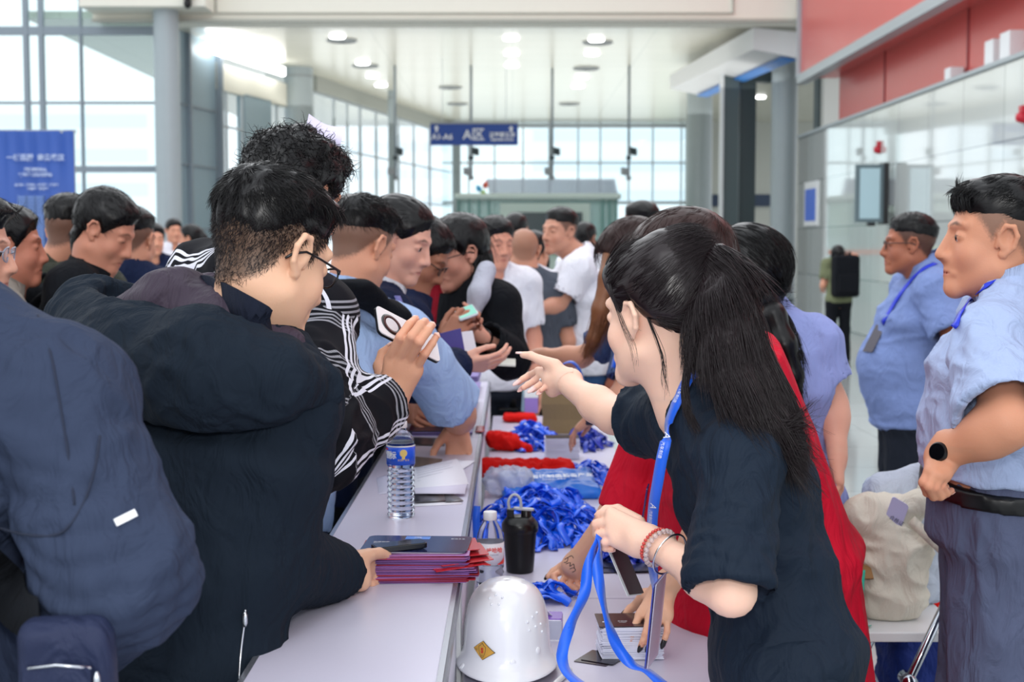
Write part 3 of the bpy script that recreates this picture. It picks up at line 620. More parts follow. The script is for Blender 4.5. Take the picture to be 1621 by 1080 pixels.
class Person:
    def __init__(p, label, x, y, a, H=1.72, lean=0, skin='#d9a98c', fem=False, hs=1.0, fat=1.0, belly=0, near=1, name='person', group=None, eyes=False, neckdir=None, **ov):
        p.a = a; p.H = H; p.fem = fem; p.hs = hs; p.near = near; p.skin = np.array(lin(skin)); p.eyes = eyes; p.fat = fat; p.belly = belly
        p.R, p.F, p.U = frame(a); k = H / 1.72; p.k = k; w_ = ov.get('sw', .142 if fem else .163); p.shw = w_ * k
        up = rot(p.U, p.R, -lean); fw = rot(p.F, p.R, -lean); p.up = up
        pel = V((x, y, .93 * k)); s = p.s = {}
        s['pelvis'] = pel; s['waist'] = pel + up * .15 * k; s['chest'] = pel + up * .33 * k + fw * .0; s['neck'] = pel + up * .53 * k
        for key in ('pelvis', 'neck'):
            if key in ov: s[key] = V(ov[key])
        if 'neck' in ov or 'pelvis' in ov:
            d = s['neck'] - s['pelvis']; s['waist'] = s['pelvis'] + d * .30; s['chest'] = s['pelvis'] + d * .63; up = p.up = d.normalized()
            bow = ov.get('bow', .02); s['chest'] -= p.F * bow * .5; s['waist'] -= p.F * bow * .2
        sl = V(ov.get('shl', (0, 0, 0)))
        s['sR'] = s['neck'] - up * .062 * k + p.R * p.shw; s['sL'] = s['neck'] - up * .062 * k - p.R * p.shw
        for sd, sg_ in (('R', 1), ('L', -1)):
            if 's' + sd in ov: s['s' + sd] = V(ov['s' + sd])
            s['e' + sd] = V(ov.get('e' + sd, s['s' + sd] + p.R * sg_ * .045 - V((0, 0, .285 * k)) - p.F * .02))
            s['w' + sd] = V(ov.get('w' + sd, s['e' + sd] - V((0, 0, .235 * k)) + p.F * .08))
            s['h' + sd] = s['pelvis'] + p.R * sg_ * .085 * k - V((0, 0, .02))
            foot = V((s['pelvis'].x if 'pelvis' in ov and not ov.get('feet') else x, s['pelvis'].y if 'pelvis' in ov and not ov.get('feet') else y, 0)) + p.R * sg_ * .11 * k
            s['a' + sd] = foot + V((0, 0, .085)) - p.F * .02 + p.F * ov.get('stride', 0) * sg_; s['k' + sd] = (s['h' + sd] + s['a' + sd]) / 2 + p.F * .03
        if 'head' in ov: s['head'] = V(ov['head'])
        else: s['head'] = s['neck'] + up * .115 * k + V((0, 0, .065 * k)) + p.F * .02
        ha, hp, hr = ov.get('look', (a, 5, 0)); p.hR, p.hF, p.hU = frame(ha, hp, hr)
        p.root = thing(name, (s['pelvis'].x, s['pelvis'].y, 0), label, 'person', group)
        p.hands = {}; p.nails = []; p.hideleg = False; p.tint = []
    def rebase(p):
        s = p.s
        for sd, sg_ in (('R', 1), ('L', -1)):
            s['h' + sd] = s['pelvis'] + p.R * sg_ * .085 * p.k - V((0, 0, .02)); foot = V((s['pelvis'].x, s['pelvis'].y, 0)) + p.R * sg_ * .11 * p.k
            s['a' + sd] = foot + V((0, 0, .085)) - p.F * .02; s['k' + sd] = (s['h' + sd] + s['a' + sd]) / 2 + p.F * .03
        p.root.location = (s['pelvis'].x, s['pelvis'].y, 0); bpy.context.view_layer.update()
    def L(p, x, y, z): return p.s['head'] + (p.hR * x + p.hF * y + p.hU * z) * p.hs
    def loc(p, v):
        d = (v - _a(p.s['head'])) / p.hs; return np.stack([d @ _a(p.hR), d @ _a(p.hF), d @ _a(p.hU)], 1)
    def arm_len(p):
        for sd in 'RL': print(p.root['label'][:30], sd, 'upper %.2f fore %.2f' % ((p.s['s' + sd] - p.s['e' + sd]).length, (p.s['e' + sd] - p.s['w' + sd]).length))
    # ---- head
    def head_prims(p):
        L, hs = p.L, p.hs; M = (p.hR, p.hF, p.hU); f = p.fem; P_ = []
        E = lambda c, r, k=.02, op='u', M_=M: P_.append(ell(L(*c), M_, [v * hs for v in r], k * hs, op))
        K = lambda a, b, ra, rb=None, k=.01, op='u': P_.append(cap(L(*a), L(*b), ra * hs, (ra if rb is None else rb) * hs, k * hs, op))
        E((0, -.012, .034), (.0755, .097, .083)); E((0, .032, -.03), (.057 if f else .061, .060, .078), .03)
        E((0, .02, -.055), (.050 if f else .058, .05, .045), .03)
        for s_ in (-1, 1):
            K((.053 * s_, .005, -.058), (.014 * s_, .076, -.101), .014 if f else .018, .013, .025)
            E((.037 * s_, .058, -.028), (.024, .022, .024), .02); K((.012 * s_, .086, .030), (.046 * s_, .070, .033), .0085, .009, .012)
            E((.031 * s_, .100, .010), (.019, .016, .013), .012, 's')
            E((.031 * s_, .0735, .008), (.018, .0135, .0125), .004)            # lids over the eye
            if p.eyes: P_.append(ell(L(.031 * s_, .0895, .006), M, [.0120 * hs, .0065 * hs, .0031 * hs], .002, 's'))
        K((0, .087, .018), (0, .107, -.022), .0085, .0105, .010); E((0, .110, -.029), (.011, .011, .009), .007)
        for s_ in (-1, 1): E((.0115 * s_, .099, -.032), (.0085, .010, .0075), .005)
        K((0, .083, -.045), (0, .082, -.072), .018, .016, .025)
        for s_ in (-1, 1):
            K((.0235 * s_, .0835, -.0655), (.006 * s_, .0945, -.0615), .0035, .0052, .009); K((.021 * s_, .0835, -.068), (0, .0935, -.0715), .0035, .0064, .009)
        K((-.020, .0955, -.0664), (0, .1005, -.0660), .0015, None, .003, 's'); K((.020, .0955, -.0664), (0, .1005, -.0660), .0015, None, .003, 's')
        E((0, .083, -.098), (.022, .018, .017), .016)
        for s_ in (-1, 1):      # ears: helix, bowl, lobe
            q = [(.070, .012, -.012), (.077, .010, .012), (.084, -.002, .029), (.088, -.017, .027), (.087, -.024, .008), (.081, -.018, -.014), (.074, -.002, -.030)]
            for a, b in zip(q, q[1:]): K((a[0] * s_, a[1], a[2]), (b[0] * s_, b[1], b[2]), .0048, .0048, .003)
            E((.0765 * s_, -.006, -.0), (.0055, .017, .026), .004); E((.083 * s_, -.004, .004), (.006, .009, .013), .005, 's'); E((.072 * s_, .001, -.027), (.0055, .009, .009), .004)
        # neck
        nb = p.s['neck']; g = .045 if f else .054
        P_.append(cap(L(0, -.022, -.045), nb + p.U * .0 + p.F * .0, g * hs, g * 1.06 * p.k, .03)); P_.append(cap(L(0, -.0, -.07), nb + p.F * .02 - p.U * .02, g * .85 * hs, g * .95, .03))
        return P_
    def torso(p, g=0, gd=None, bottom=None, trap=.5, wide=1.0, hips=1.0):
        s = p.s; k = p.k; R = p.R; gd = g if gd is None else gd; lat_s = (s['sR'] - s['sL']).normalized(); ft = p.fat
        f = p.fem
        W = {'hip': (.158 * hips, .110), 'pel': (.155 * hips if f else .155, .112), 'wai': (.118, .085) if f else (.140, .100), 'che': (.136, .098) if f else (.158, .112), 'up': (.125, .072) if f else (.145, .080)}
        W = {a: (b[0] * k * ft * wide + g, b[1] * k * ft + gd) for a, b in W.items()}
        upper = s['chest'] * .3 + s['neck'] * .7 - p.up * .03
        pts = [(s['pelvis'] - p.U * .09, R, W['hip']), (s['pelvis'], R, W['pel']), (s['waist'], (R + lat_s) / 2, W['wai']), (s['chest'], lat_s, W['che']), (upper, lat_s, W['up'])]
        pr = []
        for (a, la, wa), (b, lb, wb) in zip(pts, pts[1:]): pr.append(slab(a, b, (la + lb) / 2, wa[0], wb[0], wa[1], wb[1], .05, endr=.05))
        r = (.040 if f else .048) * k + g
        pr.append(cap(s['sL'], s['sR'], r, r, .03)); nk = s['neck'] + p.up * .02
        for sd in 'LR': pr.append(cap(nk, s['s' + sd], .036 * k + g, .040 * k + g, .035)); pr.append(cap(s['s' + sd], s['chest'] + (s['s' + sd] - s['chest']) * .4, .040 * k + g, .05 * k + g, .03))
        if p.belly: pr.append(ell(s['waist'] + p.F * .06 * ft - p.U * .02, (R, p.F, p.U), (.135 * ft + g, .09 * ft + p.belly + g, .15 + g), .06))
        if f:
            for sg_ in (-1, 1): pr.append(ell(s['chest'] + p.F * getattr(p, 'bust', .085) + R * .065 * sg_ + p.up * .03, (R, p.F, p.up), (.058 + g * .5, .05 + g, .056 + g * .5), .04))
        return pr
    def arm(p, sd, g=0, upto=None, flare=0, elbow=0):
        """upto: None whole arm, otherwise fraction 0..2 (1 = elbow, 2 = wrist) with a square cut"""
        s = p.s; a, e, w_ = s['s' + sd], s['e' + sd], s['w' + sd]; k = p.k * (.86 if p.fem else 1) * (.6 + .4 * p.fat)
        if upto is None: return [cap(a, e, .050 * k + g, .041 * k + g, .03), cap(e, e + (w_ - e) * .3, .040 * k + g, .041 * k + g, .03), cap(e + (w_ - e) * .3, w_, .041 * k + g, .0265 * k + g, .03)]
        if upto <= 1: return [cap(a, a + (e - a) * upto, .052 * k + g, .046 * k + g + flare, getattr(p, 'sk', .03), flat=(0, 1))]
        t = upto - 1; return [cap(a, e, .052 * k + g, .044 * k + g + elbow, getattr(p, 'sk', .03)), cap(e, e + (w_ - e) * t, .043 * k + g + elbow, .034 * k + g + flare, .04, flat=(0, 1))]
    def leg(p, sd, g=0, upto=None):
        s = p.s; k = p.k * (.6 + .4 * p.fat); h, kn, an = s['h' + sd], s['k' + sd], s['a' + sd]
        if upto: return [cap(h, kn, .088 * k + g, .062 * k + g, .04), cap(kn, an + (an - kn) * .02, .062 * k + g, .048 * k + g * 1.6, .04, flat=(0, 1))]
        return [cap(h, kn, .085 * k + g, .055 * k + g, .04), cap(kn, an, .055 * k + g, .036 * k + g, .04)]
    # ---- hands
    def hand(p, sd, D, N, curl=(25, 30, 20), thumb=(.6, .7, .45), tcurl=20, spread=.06, curls=None, nail=None, nlen=.009, s=1.0, rad=1.0, thick=1.0):
        """D finger direction, N palm normal; curl = bend at the three knuckles in degrees"""
        D = V(D).normalized(); N = V(N); N = (N - D * N.dot(D)).normalized(); A = D.cross(N) * (1 if sd == 'R' else -1)
        w_ = p.s['w' + sd]; s = s * (.92 if p.fem else 1.0) * p.k; fing = []
        kn = [(.030, .090), (.0105, .095), (-.0095, .090), (-.028, .080)]; ln = [(.043, .026, .021), (.047, .029, .022), (.043, .027, .021), (.034, .021, .019)]
        for i in range(4):
            c = (curls[i] if curls else curl); base = w_ + (D * kn[i][1] + A * kn[i][0]) * s; d0 = (D + A * (1.5 - i) * spread).normalized(); pts = [base]; ang = 0
            side = N.cross(d0).normalized()
            for l_, cc in zip(ln[i], c):
                ang += cc; d = d0 * math.cos(math.radians(ang)) + N * math.sin(math.radians(ang)); pts.append(pts[-1] + d * l_ * s)
            fing.append(pts)
        tb = w_ + (D * .022 + A * .024 + N * .010) * s; t1 = (D * thumb[0] + A * thumb[1] + N * thumb[2]).normalized(); pts = [tb, tb + t1 * .045 * s]
        q = t1
        ax = A.cross(t1); ax = (D.cross(A)).normalized() if ax.length < .1 else ax.normalized()
        for l_ in (.033, .027): q = (q + (D * math.sin(math.radians(tcurl)) - A * math.sin(math.radians(tcurl)) * .6)).normalized(); pts.append(pts[-1] + q * l_ * s)
        p.sethand(sd, fing, pts, D, N, A, s, nail, nlen, rad)
    def sethand(p, sd, fing, thumb, D, N, A, s=1.0, nail=None, nlen=.009, rad=1.0, wristr=None):
        D, N, A = V(D).normalized(), V(N).normalized(), V(A).normalized(); w_ = p.s['w' + sd]; pr = []; q = .86 if p.fem else 1.0
        wr = (.0235 * q) * s
        for i, f in enumerate(fing):
            o = w_ + A * (.014, .005, -.005, -.013)[i] * s; m = (o + f[0]) / 2
            pr.append(cap(o, f[0], .0155 * s * q, .0118 * s * q, .012))
        pr.append(cap(w_ - D * .03 * s, w_ + D * .02 * s, wr * 1.0, wr * .95, .02))
        pr.append(cap(w_ + (D * .02 - A * .016 + N * .006) * s, fing[3][0] + (N * .004 - D * .01) * s, .015 * s * q, .011 * s * q, .014))
        pr.append(cap(thumb[0] - D * .01 * s, thumb[1], .017 * s * q, .0125 * s * q, .014))
        rr = [(.0102, .0092, .0084, .0072), (.0106, .0095, .0086, .0074), (.0100, .0090, .0081, .0070), (.0086, .0078, .0071, .0062)]
        for f, r in zip(fing, rr):
            for j in range(3): pr.append(cap(f[j], f[j + 1], r[j] * s * q * rad, r[j + 1] * s * q * rad, .0025))
        for j, (ra, rb) in zip((1, 2), ((.0120, .0105), (.0105, .0085))): pr.append(cap(thumb[j], thumb[j + 1], ra * s * q, rb * s * q, .003))
        p.hands[sd] = (pr, fing, thumb, s)
        if nail is not False:
            for i, f in enumerate(list(fing) + [thumb]):
                t = (V(f[-1]) - V(f[-2])).normalized(); bk = -N if i < 4 else A; pv = (V(f[-2]) - V(f[-3])) if i < 4 else (V(f[-2]) - V(f[-3]))
                if i < 4:
                    bend = t - pv.normalized(); bk = (-N - t * (-N).dot(t)); 
                    if bend.length > .15: bk = -(bend - t * bend.dot(t))
                bk = (bk - t * bk.dot(t)).normalized(); p.nails.append((V(f[-1]), t, bk, (.0070 if i < 4 else .0082) * s * q * rad, nlen, nail, s))
    def build_nails(p):
        for tip, t, bk, r, nl, m, s in p.nails:
            sd = t.cross(bk).normalized(); vs = []; fs = []; n = 6; nu = 5
            for i in range(n):
                u = i / (n - 1); y = -.010 * s + u * (.010 * s + nl); ww = r * .95 * (1 if u < .6 else 1 - (u - .6) * 1.5)
                for j in range(nu):
                    v = (j / (nu - 1)) * 2 - 1; vs.append(tip + t * (y + r * .55) + sd * v * ww + bk * (r * 1.02 * math.sqrt(max(0, 1 - (v * .8) ** 2)) - .35 * r * max(0, u - .5)))
            vs += [q - bk * .0011 for q in vs]; o = n * nu
            for i in range(n - 1):
                for j in range(nu - 1):
                    a = i * nu + j; fs.append((a, a + nu, a + nu + 1, a + 1)); fs.append((o + a, o + a + 1, o + a + nu + 1, o + a + nu))
            per = [i for i in range(nu)] + [i * nu + nu - 1 for i in range(1, n)] + [(n - 1) * nu + j for j in range(nu - 2, -1, -1)] + [i * nu for i in range(n - 2, 0, -1)]
            for a, b in zip(per, per[1:] + per[:1]): fs.append((a, b, o + b, o + a))
            ob = MB().add(vs, fs).build('fingernail', m or mat('natural_nail', '#e6b9a8', rough=.3, spec=.5), p.root, True)
            if m: ob['label'] = m['nl']
    # ---- skin
    def build_body(p, hc=None, stub=None, lips='#b0645c', brow=True, hd=None, hh=None, arms='LR'):
        pr = p.torso(-.004); fine = []; d = p.s['head'].y
        for sd in 'LR': pr += p.arm(sd) + p.leg(sd)
        for sd in 'LR':
            if sd not in p.hands:
                fd = (p.s['w' + sd] - p.s['e' + sd]).normalized(); p.hand(sd, fd, -p.R * (1 if sd == 'R' else -1) + p.F * -.1, curl=(22, 32, 25), nail=False)
            pr += p.hands[sd][0]
        pr += p.head_prims()
        # feet inside the shoes
        for sd in 'LR': pr.append(cap(p.s['a' + sd] - p.U * .04 - p.F * .02, p.s['a' + sd] - p.U * .05 + p.F * .13, .034, .026, .03))
        c = _a(p.s['head']); hd = hd or (.0028 if p.near == 1 else .004 if p.near == 2 else .006); r = .135 * p.hs
        fine.append((c - r * np.array([1, 1, 1.08]), c + r, hd))
        hh = hh or (.0026 if p.near == 1 else .0036 if p.near == 2 else .005)
        for sd in 'LR':
            _, fg, th, s = p.hands[sd]; q = np.array([_a(v) for f in fg for v in f] + [_a(v) for v in th] + [_a(p.s['w' + sd])]); fine.append((q.min(0) - .025, q.max(0) + .025, hh))
        h = {1: .010, 2: .012, 3: .016}[p.near]
        v, q = volume(pr, h, fine)
        col = np.tile(p.skin, (len(v), 1)); l = p.loc(v); hm = (np.abs(l) < .16).all(1) & (np.linalg.norm(l, axis=1) < .16)
        x, y, z = np.abs(l[:, 0]), l[:, 1], l[:, 2]
        def blend(mask, c_, a=1.0): nonlocal col; m_ = (mask * a * hm)[:, None]; col = col * (1 - m_) + np.array(lin(c_) if isinstance(c_, str) else c_) * m_
        sm = lambda t: np.clip(t, 0, 1)
        blend(sm((.030 - np.hypot(x - .045, z + .03)) / .03) * (y > .03), '#d98a78', .18 if not p.fem else .25)
        blend(sm(1.6 - np.hypot(x / .0215, (z + .0662) / .0085) * 1.5) * (y > .08), lips, .75)
        blend(sm(1.5 - np.hypot((x - .032) / .018, (z - .036 + .25 * np.abs(x - .030)) / .0042) * 1.2) * (y > .05), '#1a1412', .75 if brow else .0)
        if not p.eyes: blend(sm(1.8 - np.hypot((x - .031) / .0125, (z - .006) / .0032) * 1.4) * (y > .06), '#1c1210', .8)
        else: blend(sm(1.8 - np.hypot((x - .031) / .0165, (z - .0112 + 14 * (x - .031) ** 2) / .0016) * 1.5) * (y > .06), '#1c1210', .8)
        blend(sm((.012 - np.hypot(x - .01, z + .037)) / .008) * (y > .092) * (z < -.035), '#5a2c24', .5)
        lowz = np.interp(y, LOWY, LOWZ) - getattr(p, 'nape', 0) * (y < -.03)
        if stub: n_ = vnoise(v * 900) * .10 + vnoise(v * 260) * .06; blend(sm((z - lowz + n_ * .06) / .022) * (x < .083), stub[0], stub[1] * 1.0)
        for f in p.tint: col = f(p, v, col)
        # rosy fingertips and knuckles
        for sd in 'LR':
            for f in p.hands[sd][1]:
                for j, rr_ in ((3, .012), (1, .010)): 
                    m_ = sm(1 - np.linalg.norm(v - _a(f[j]), axis=1) / (rr_ * 1.6))[:, None] * .35; col = col * (1 - m_) + np.array(lin('#d8836f')) * m_
        p.body = npmesh('body', v, q, SKIN, p.root, col)
        if p.eyes:
            for s_ in (-1, 1):
                e = MB(); c_ = p.L(.031 * s_, .0755, .006); r_ = .0118 * p.hs
                prof = [(r_ * math.sin(math.radians(t)), -r_ * math.cos(math.radians(t))) for t in range(0, 181, 10)]
                e.lathe(prof, c_, 20, axis=p.hF); 
                mi = [(1 if (sum(e.v[i][j] * p.hF[j] for j in range(3) for i in [f[0]]) - c_.dot(p.hF)) > r_ * .76 else 0) for f in e.f]; e.m = mi
                e.build('eye', [M_eyew, M_iris], p.root, True)
        p.build_nails(); return p.body
    # ---- hair
    def hair_base(p, tT=.022, tS=.012, low=True, front=0, hz=None, k=.03):
        hs = p.hs; c = _a(p.s['head']); A = [_a(p.hR), _a(p.hF), _a(p.hU)]; YY, ZZ = hz if hz else ((LOWY, LOWZ) if low else (HIY, HIZ))
        def f(X, Y, Z):
            x, y, z = [((X - c[0]) * ax[0] + (Y - c[1]) * ax[1] + (Z - c[2]) * ax[2]) / hs for ax in A]
            ex, ey, ez = x / .0755, (y + .012) / .097, (z - .034) / .083; k0 = np.sqrt(ex ** 2 + ey ** 2 + ez ** 2); k1 = np.sqrt((ex / .0755) ** 2 + (ey / .097) ** 2 + (ez / .083) ** 2)
            d = k0 * (k0 - 1) / np.maximum(k1, 1e-6)
            zz_ = np.clip(z, -.1, .05); dn = np.sqrt(x ** 2 + (y + .022) ** 2) - .058; d2 = np.maximum(dn, z - .02); d = np.minimum(d, np.where(y < -.02, d2, 1))
            h = z - np.interp(y, YY, ZZ); t = tS + (tT - tS) * np.clip((z - .03) / .08, 0, 1) + front * np.clip((y - .03) / .05, 0, 1) * np.clip((z - .05) / .03, 0, 1)
            return (d - t * np.clip(h / (.030 if low else .045), -8, 1)) * hs
        r = .15 * hs; return (f, c - r, c + r, 'u', k)
    def hair(p, style='short', m=None, tT=.022, tS=.012, front=0, extra=(), rough=.002, n=0, L=.035, rad=.0007, lift=.25, hz=None, h=None, flow=None, kappa=9, jit=.35, cut=(), shade=True, rsc=90):
        m = m or M_hair; low = style != 'fade'; pr = [p.hair_base(tT, tS, low, front, hz)] + list(extra) + list(cut)
        h = h or {1: .0035, 2: .005, 3: .007}[p.near]; v, q = volume(pr, h); nn = vnormals(v, q)
        l = p.loc(v); st = vnoise(l * np.array([rsc, rsc * .45, rsc * .45])); v = v + nn * (st * rough)[:, None]
        ob = npmesh('hair', v, q, m, p.root); p.hairv = (v, q, nn)
        if n:
            cen = v[q].mean(1); fn = nn[q].mean(1); w_ = np.linalg.norm(np.cross(v[q[:, 2]] - v[q[:, 0]], v[q[:, 3]] - v[q[:, 1]]), axis=1)
            ll = p.loc(cen); ok = (fn @ _a(-p.s['head'] + V((0, 0, 1.6))) > -9); w_ = w_ * (ll[:, 2] - np.interp(ll[:, 1], *( (LOWY, LOWZ) if low and not hz else (hz or (HIY, HIZ)))) > .004)
            idx = RNG.choice(len(q), n, p=w_ / w_.sum()); pts = cen[idx] - fn[idx] * .002; nm = fn[idx]
            wh = _a(p.L(.01, -.065, .10))
            if flow is None: fl = pts - wh + _a(p.hF) * .03
            else: fl = flow(pts)
            p.strands(pts, nm, fl, L, rad, lift, kappa, jit, m)
        return ob
    def strands(p, pts, nm, fl, L, rad, lift, kappa, jit, m, seg=6, name='hair_strands', curlr=0):
        n = len(pts); fl = fl / np.maximum(np.linalg.norm(fl, axis=1, keepdims=True), 1e-6); fl = fl + RNG.normal(0, jit, (n, 3)); fl -= nm * (fl * nm).sum(1, keepdims=True)
        fl /= np.linalg.norm(fl, axis=1, keepdims=True); d = fl + nm * (lift * RNG.random((n, 1))); d /= np.linalg.norm(d, axis=1, keepdims=True)
        Ls = L * (.6 + .6 * RNG.random((n, 1))) / seg; cur = pts.copy(); path = [cur.copy()]
        for i in range(seg):
            cur = cur + d * Ls; path.append(cur.copy()); d = d - nm * (kappa * Ls) + (RNG.normal(0, curlr, (n, 3)) if curlr else 0); d /= np.linalg.norm(d, axis=1, keepdims=True)
        tubes(name, path, rad, m, p.root)
def tubes(name, path, rad, m, parent, taper=.85):
    """many fine tapering strands as one mesh"""
    K = len(path); n = len(path[0]); path = np.stack(path, 1); T = np.gradient(path, axis=1); T /= np.maximum(np.linalg.norm(T, axis=2, keepdims=True), 1e-9)
    ref = RNG.normal(0, 1, (n, 1, 3)); U = np.cross(T, ref); U /= np.maximum(np.linalg.norm(U, axis=2, keepdims=True), 1e-9); W = np.cross(T, U)
    r = rad * (1 - taper * (np.arange(K) / (K - 1)) ** 1.5)[None, :, None]
    vs = np.stack([path + (U * math.cos(a) + W * math.sin(a)) * r for a in (0, 2.094, 4.189)], 2).reshape(-1, 3)
    base = (np.arange(n)[:, None] * K + np.arange(K - 1)[None]) * 3; q = []
    for j in range(3): q.append(np.stack([base + j, base + (j + 1) % 3, base + 3 + (j + 1) % 3, base + 3 + j], 2).reshape(-1, 4))
    return npmesh(name, vs, np.concatenate(q), m, parent)

def backpack(p, c, half, m, label, M_=None):
    t = thing('backpack', tuple(c), label, 'backpack'); A = M_ or (p.R, p.F, p.U)
    v, q = volume([block(c, A, half, .05)], {1: .008, 2: .010, 3: .014}[p.near]); v, q = folds(v, q, .004, (9, 9, 5), 3); npmesh('main_body', v, q, m, t)
    v, q = volume([block(c - A[1] * (half[1] + .005) - A[2] * half[2] * .35, A, (half[0] * .75, .025, half[2] * .45), .02)], .009); npmesh('front_pocket', v, q, m, t)
    MB().tube(catmull([c + A[2] * half[2] * .95 - A[0] * .03, c + A[2] * (half[2] + .03), c + A[2] * half[2] * .95 + A[0] * .03], 5), .008, 6).build('grab_handle', m, t, True)
    for s_ in (-1, 1): MB().tube(catmull([c + A[0] * s_ * half[0] * .6 + A[2] * half[2] * .8 + A[1] * half[1] * .8, c + A[0] * s_ * half[0] * .65 + A[2] * (half[2] + .03) + A[1] * (half[1] + .08), c + A[0] * s_ * half[0] * .7 + A[2] * half[2] * .3 + A[1] * (half[1] + .20), c + A[0] * s_ * half[0] * .7 - A[2] * half[2] * .5 + A[1] * (half[1] + .06)], 6), .012, 8).build('shoulder_strap', m, t, True)
    return t
def garment(p, name, prims, m, h=None, amp=.006, sc=(9, 9, 5), seed=1, label=None, fine=()):
    h = h or {1: .0075, 2: .011, 3: .015}[p.near]; v, q = volume(prims, h, fine); v, q = folds(v, q, amp, sc, seed) if amp else (v, q)
    for c_, ax, rad_, am_, wl in getattr(p, 'creases', ()):        # creases bunching round a bent joint
        d = v - _a(c_); r2 = (d ** 2).sum(1); m_ = r2 < (rad_ * 2.2) ** 2
        if not m_.any(): continue
        dd = d[m_]; t = dd @ _a(ax) + .5 * wl * vnoise(v[m_] * 14); nn = vnormals(v, q)[m_]; v[m_] += nn * ((np.abs(np.sin(t * math.pi / wl)) - .6) * am_ * np.exp(-r2[m_] / rad_ ** 2))[:, None]
    o = npmesh(name, v, q, m, p.root)
    if label: o['label'] = label
    return o
def bvh(*obs):
    vs, fs = [], []
    for o in obs:
        off = len(vs); vs += [v.co.copy() for v in o.data.vertices]; fs += [tuple(i + off for i in pl.vertices) for pl in o.data.polygons]
    return BVHTree.FromPolygons(vs, fs)
def hit(tree, px, py, off=.002):
    """where the sight line through a pixel first meets a surface, lifted off it a little"""
    r = ray(px, py).normalized(); l_, n, i, d = tree.ray_cast(V((0, 0, CAMZ)), r)
    return (l_ + n * off, n) if l_ else (None, None)
def lanyard(p, tree, pix, m, width=.02, name='lanyard', n=6, off=.004, mats=None, parent=None):
    pts, nr = [], []
    for a in catmull([V((x, y, 0)) for x, y in pix], n):
        h_, nn = hit(tree, a.x, a.y, off)
        if h_: pts.append(h_); nr.append(nn)
    if len(pts) < 2: print('lanyard missed', name); return None, []
    for _ in range(2):
        pts = [pts[0]] + [(pts[i - 1] + pts[i] * 2 + pts[i + 1]) / 4 for i in range(1, len(pts) - 1)] + [pts[-1]]
        nr = [nr[0]] + [(nr[i - 1] + nr[i] * 2 + nr[i + 1]).normalized() for i in range(1, len(nr) - 1)] + [nr[-1]]
    sd = []
    for i in range(len(pts)):
        t = pts[min(i + 1, len(pts) - 1)] - pts[max(0, i - 1)]; s_ = t.cross(nr[i]).normalized(); sd.append(s_ if not sd or s_.dot(sd[-1]) > 0 else -s_)
    return MB().ribbon(pts, width, sd, .0009).build(name, m, parent or p.root, True), list(zip(pts, nr, sd))
def collar(p, m, c, axis, rx, ry, hgt=.035, drop=.018, th=.004, gap=50, name='collar', front=None, flare=1.12):
    """turned-down collar: an open ring round the neck with its gap at the front"""
    ax = V(axis).normalized(); F = V(front or p.F); F = (F - ax * F.dot(ax)).normalized(); R = F.cross(ax); n = 36; vs = []; prof = [(1.0, -.012), (1.0, hgt), (1.035, hgt + .004), (flare, hgt * .3 - drop), (flare + .03, -drop * 1.2)]
    for i in range(n + 1):
        a = math.radians(gap / 2 + (360 - gap) * i / n); e = abs(i / n - .5) * 2; fr = e ** 6
        for r_, z_ in prof:
            zz_ = z_ - (.022 if r_ > 1.04 else .012) * fr * 1.2; vs.append(V(c) + (F * math.cos(a) * ry + R * math.sin(a) * rx) * (r_ + .1 * fr) + ax * zz_)
    k_ = len(prof); fs = [(i * k_ + j, (i + 1) * k_ + j, (i + 1) * k_ + j + 1, i * k_ + j + 1) for i in range(n) for j in range(k_ - 1)]
    o = MB().add(vs, fs).build(name, m, p.root, True); s_ = o.modifiers.new('thick', 'SOLIDIFY'); s_.thickness = th; s_.offset = 0; return o
def shoes(p, m, sole=None):
    for sd in 'LR':
        a = p.s['a' + sd]; g = V((a.x, a.y, 0)); F, R = p.F, p.R; M = (R, F, V((0, 0, 1)))
        pr = [cap(g + V((0, 0, .055)) - F * .035, g + V((0, 0, .035)) + F * .16, .042, .036, .03), cap(g + V((0, 0, .06)) - F * .01, g + V((0, 0, .11)) - F * .01, .042, .044, .02), plane(g + V((0, 0, .012)), (0, 0, -1), .003)]
        v, q = volume(pr, .009); npmesh('shoe', v, q, m, p.root); b = MB()
        outl = [(-.04, -.078), (.035, -.07), (.044, 0), (.048, .12), (.03, .185), (0, .2), (-.03, .185), (-.044, .12), (-.04, 0), (-.035, -.07)][1:]
        vs = [g + R * x + F * y + V((0, 0, z)) for z in (0, .022) for x, y in outl]; k_ = len(outl)
        b.add(vs, [tuple(range(k_)), tuple(range(2 * k_ - 1, k_ - 1, -1))] + [(i, k_ + i, k_ + (i + 1) % k_, (i + 1) % k_) for i in range(k_)]); b.build('sole', sole or M_black, p.root)
def trousers(p, m, g=.007, amp=.006, seed=3, belt=None, label=None, hips=1.0):
    pr = []; s = p.s; lat = p.R; k = p.k * p.fat
    pr.append(slab(s['pelvis'] - p.U * .09, s['pelvis'] + (s['waist'] - s['pelvis']) * .35, lat, .158 * k * hips + g, .150 * k + g, .115 * k + g, .110 * k + g, .05, flat=(0, 1)))
    for sd in 'LR': pr += p.leg(sd, g, True)
    return garment(p, 'trousers', pr, m, amp=amp, seed=seed, sc=(10, 10, 4), label=label)
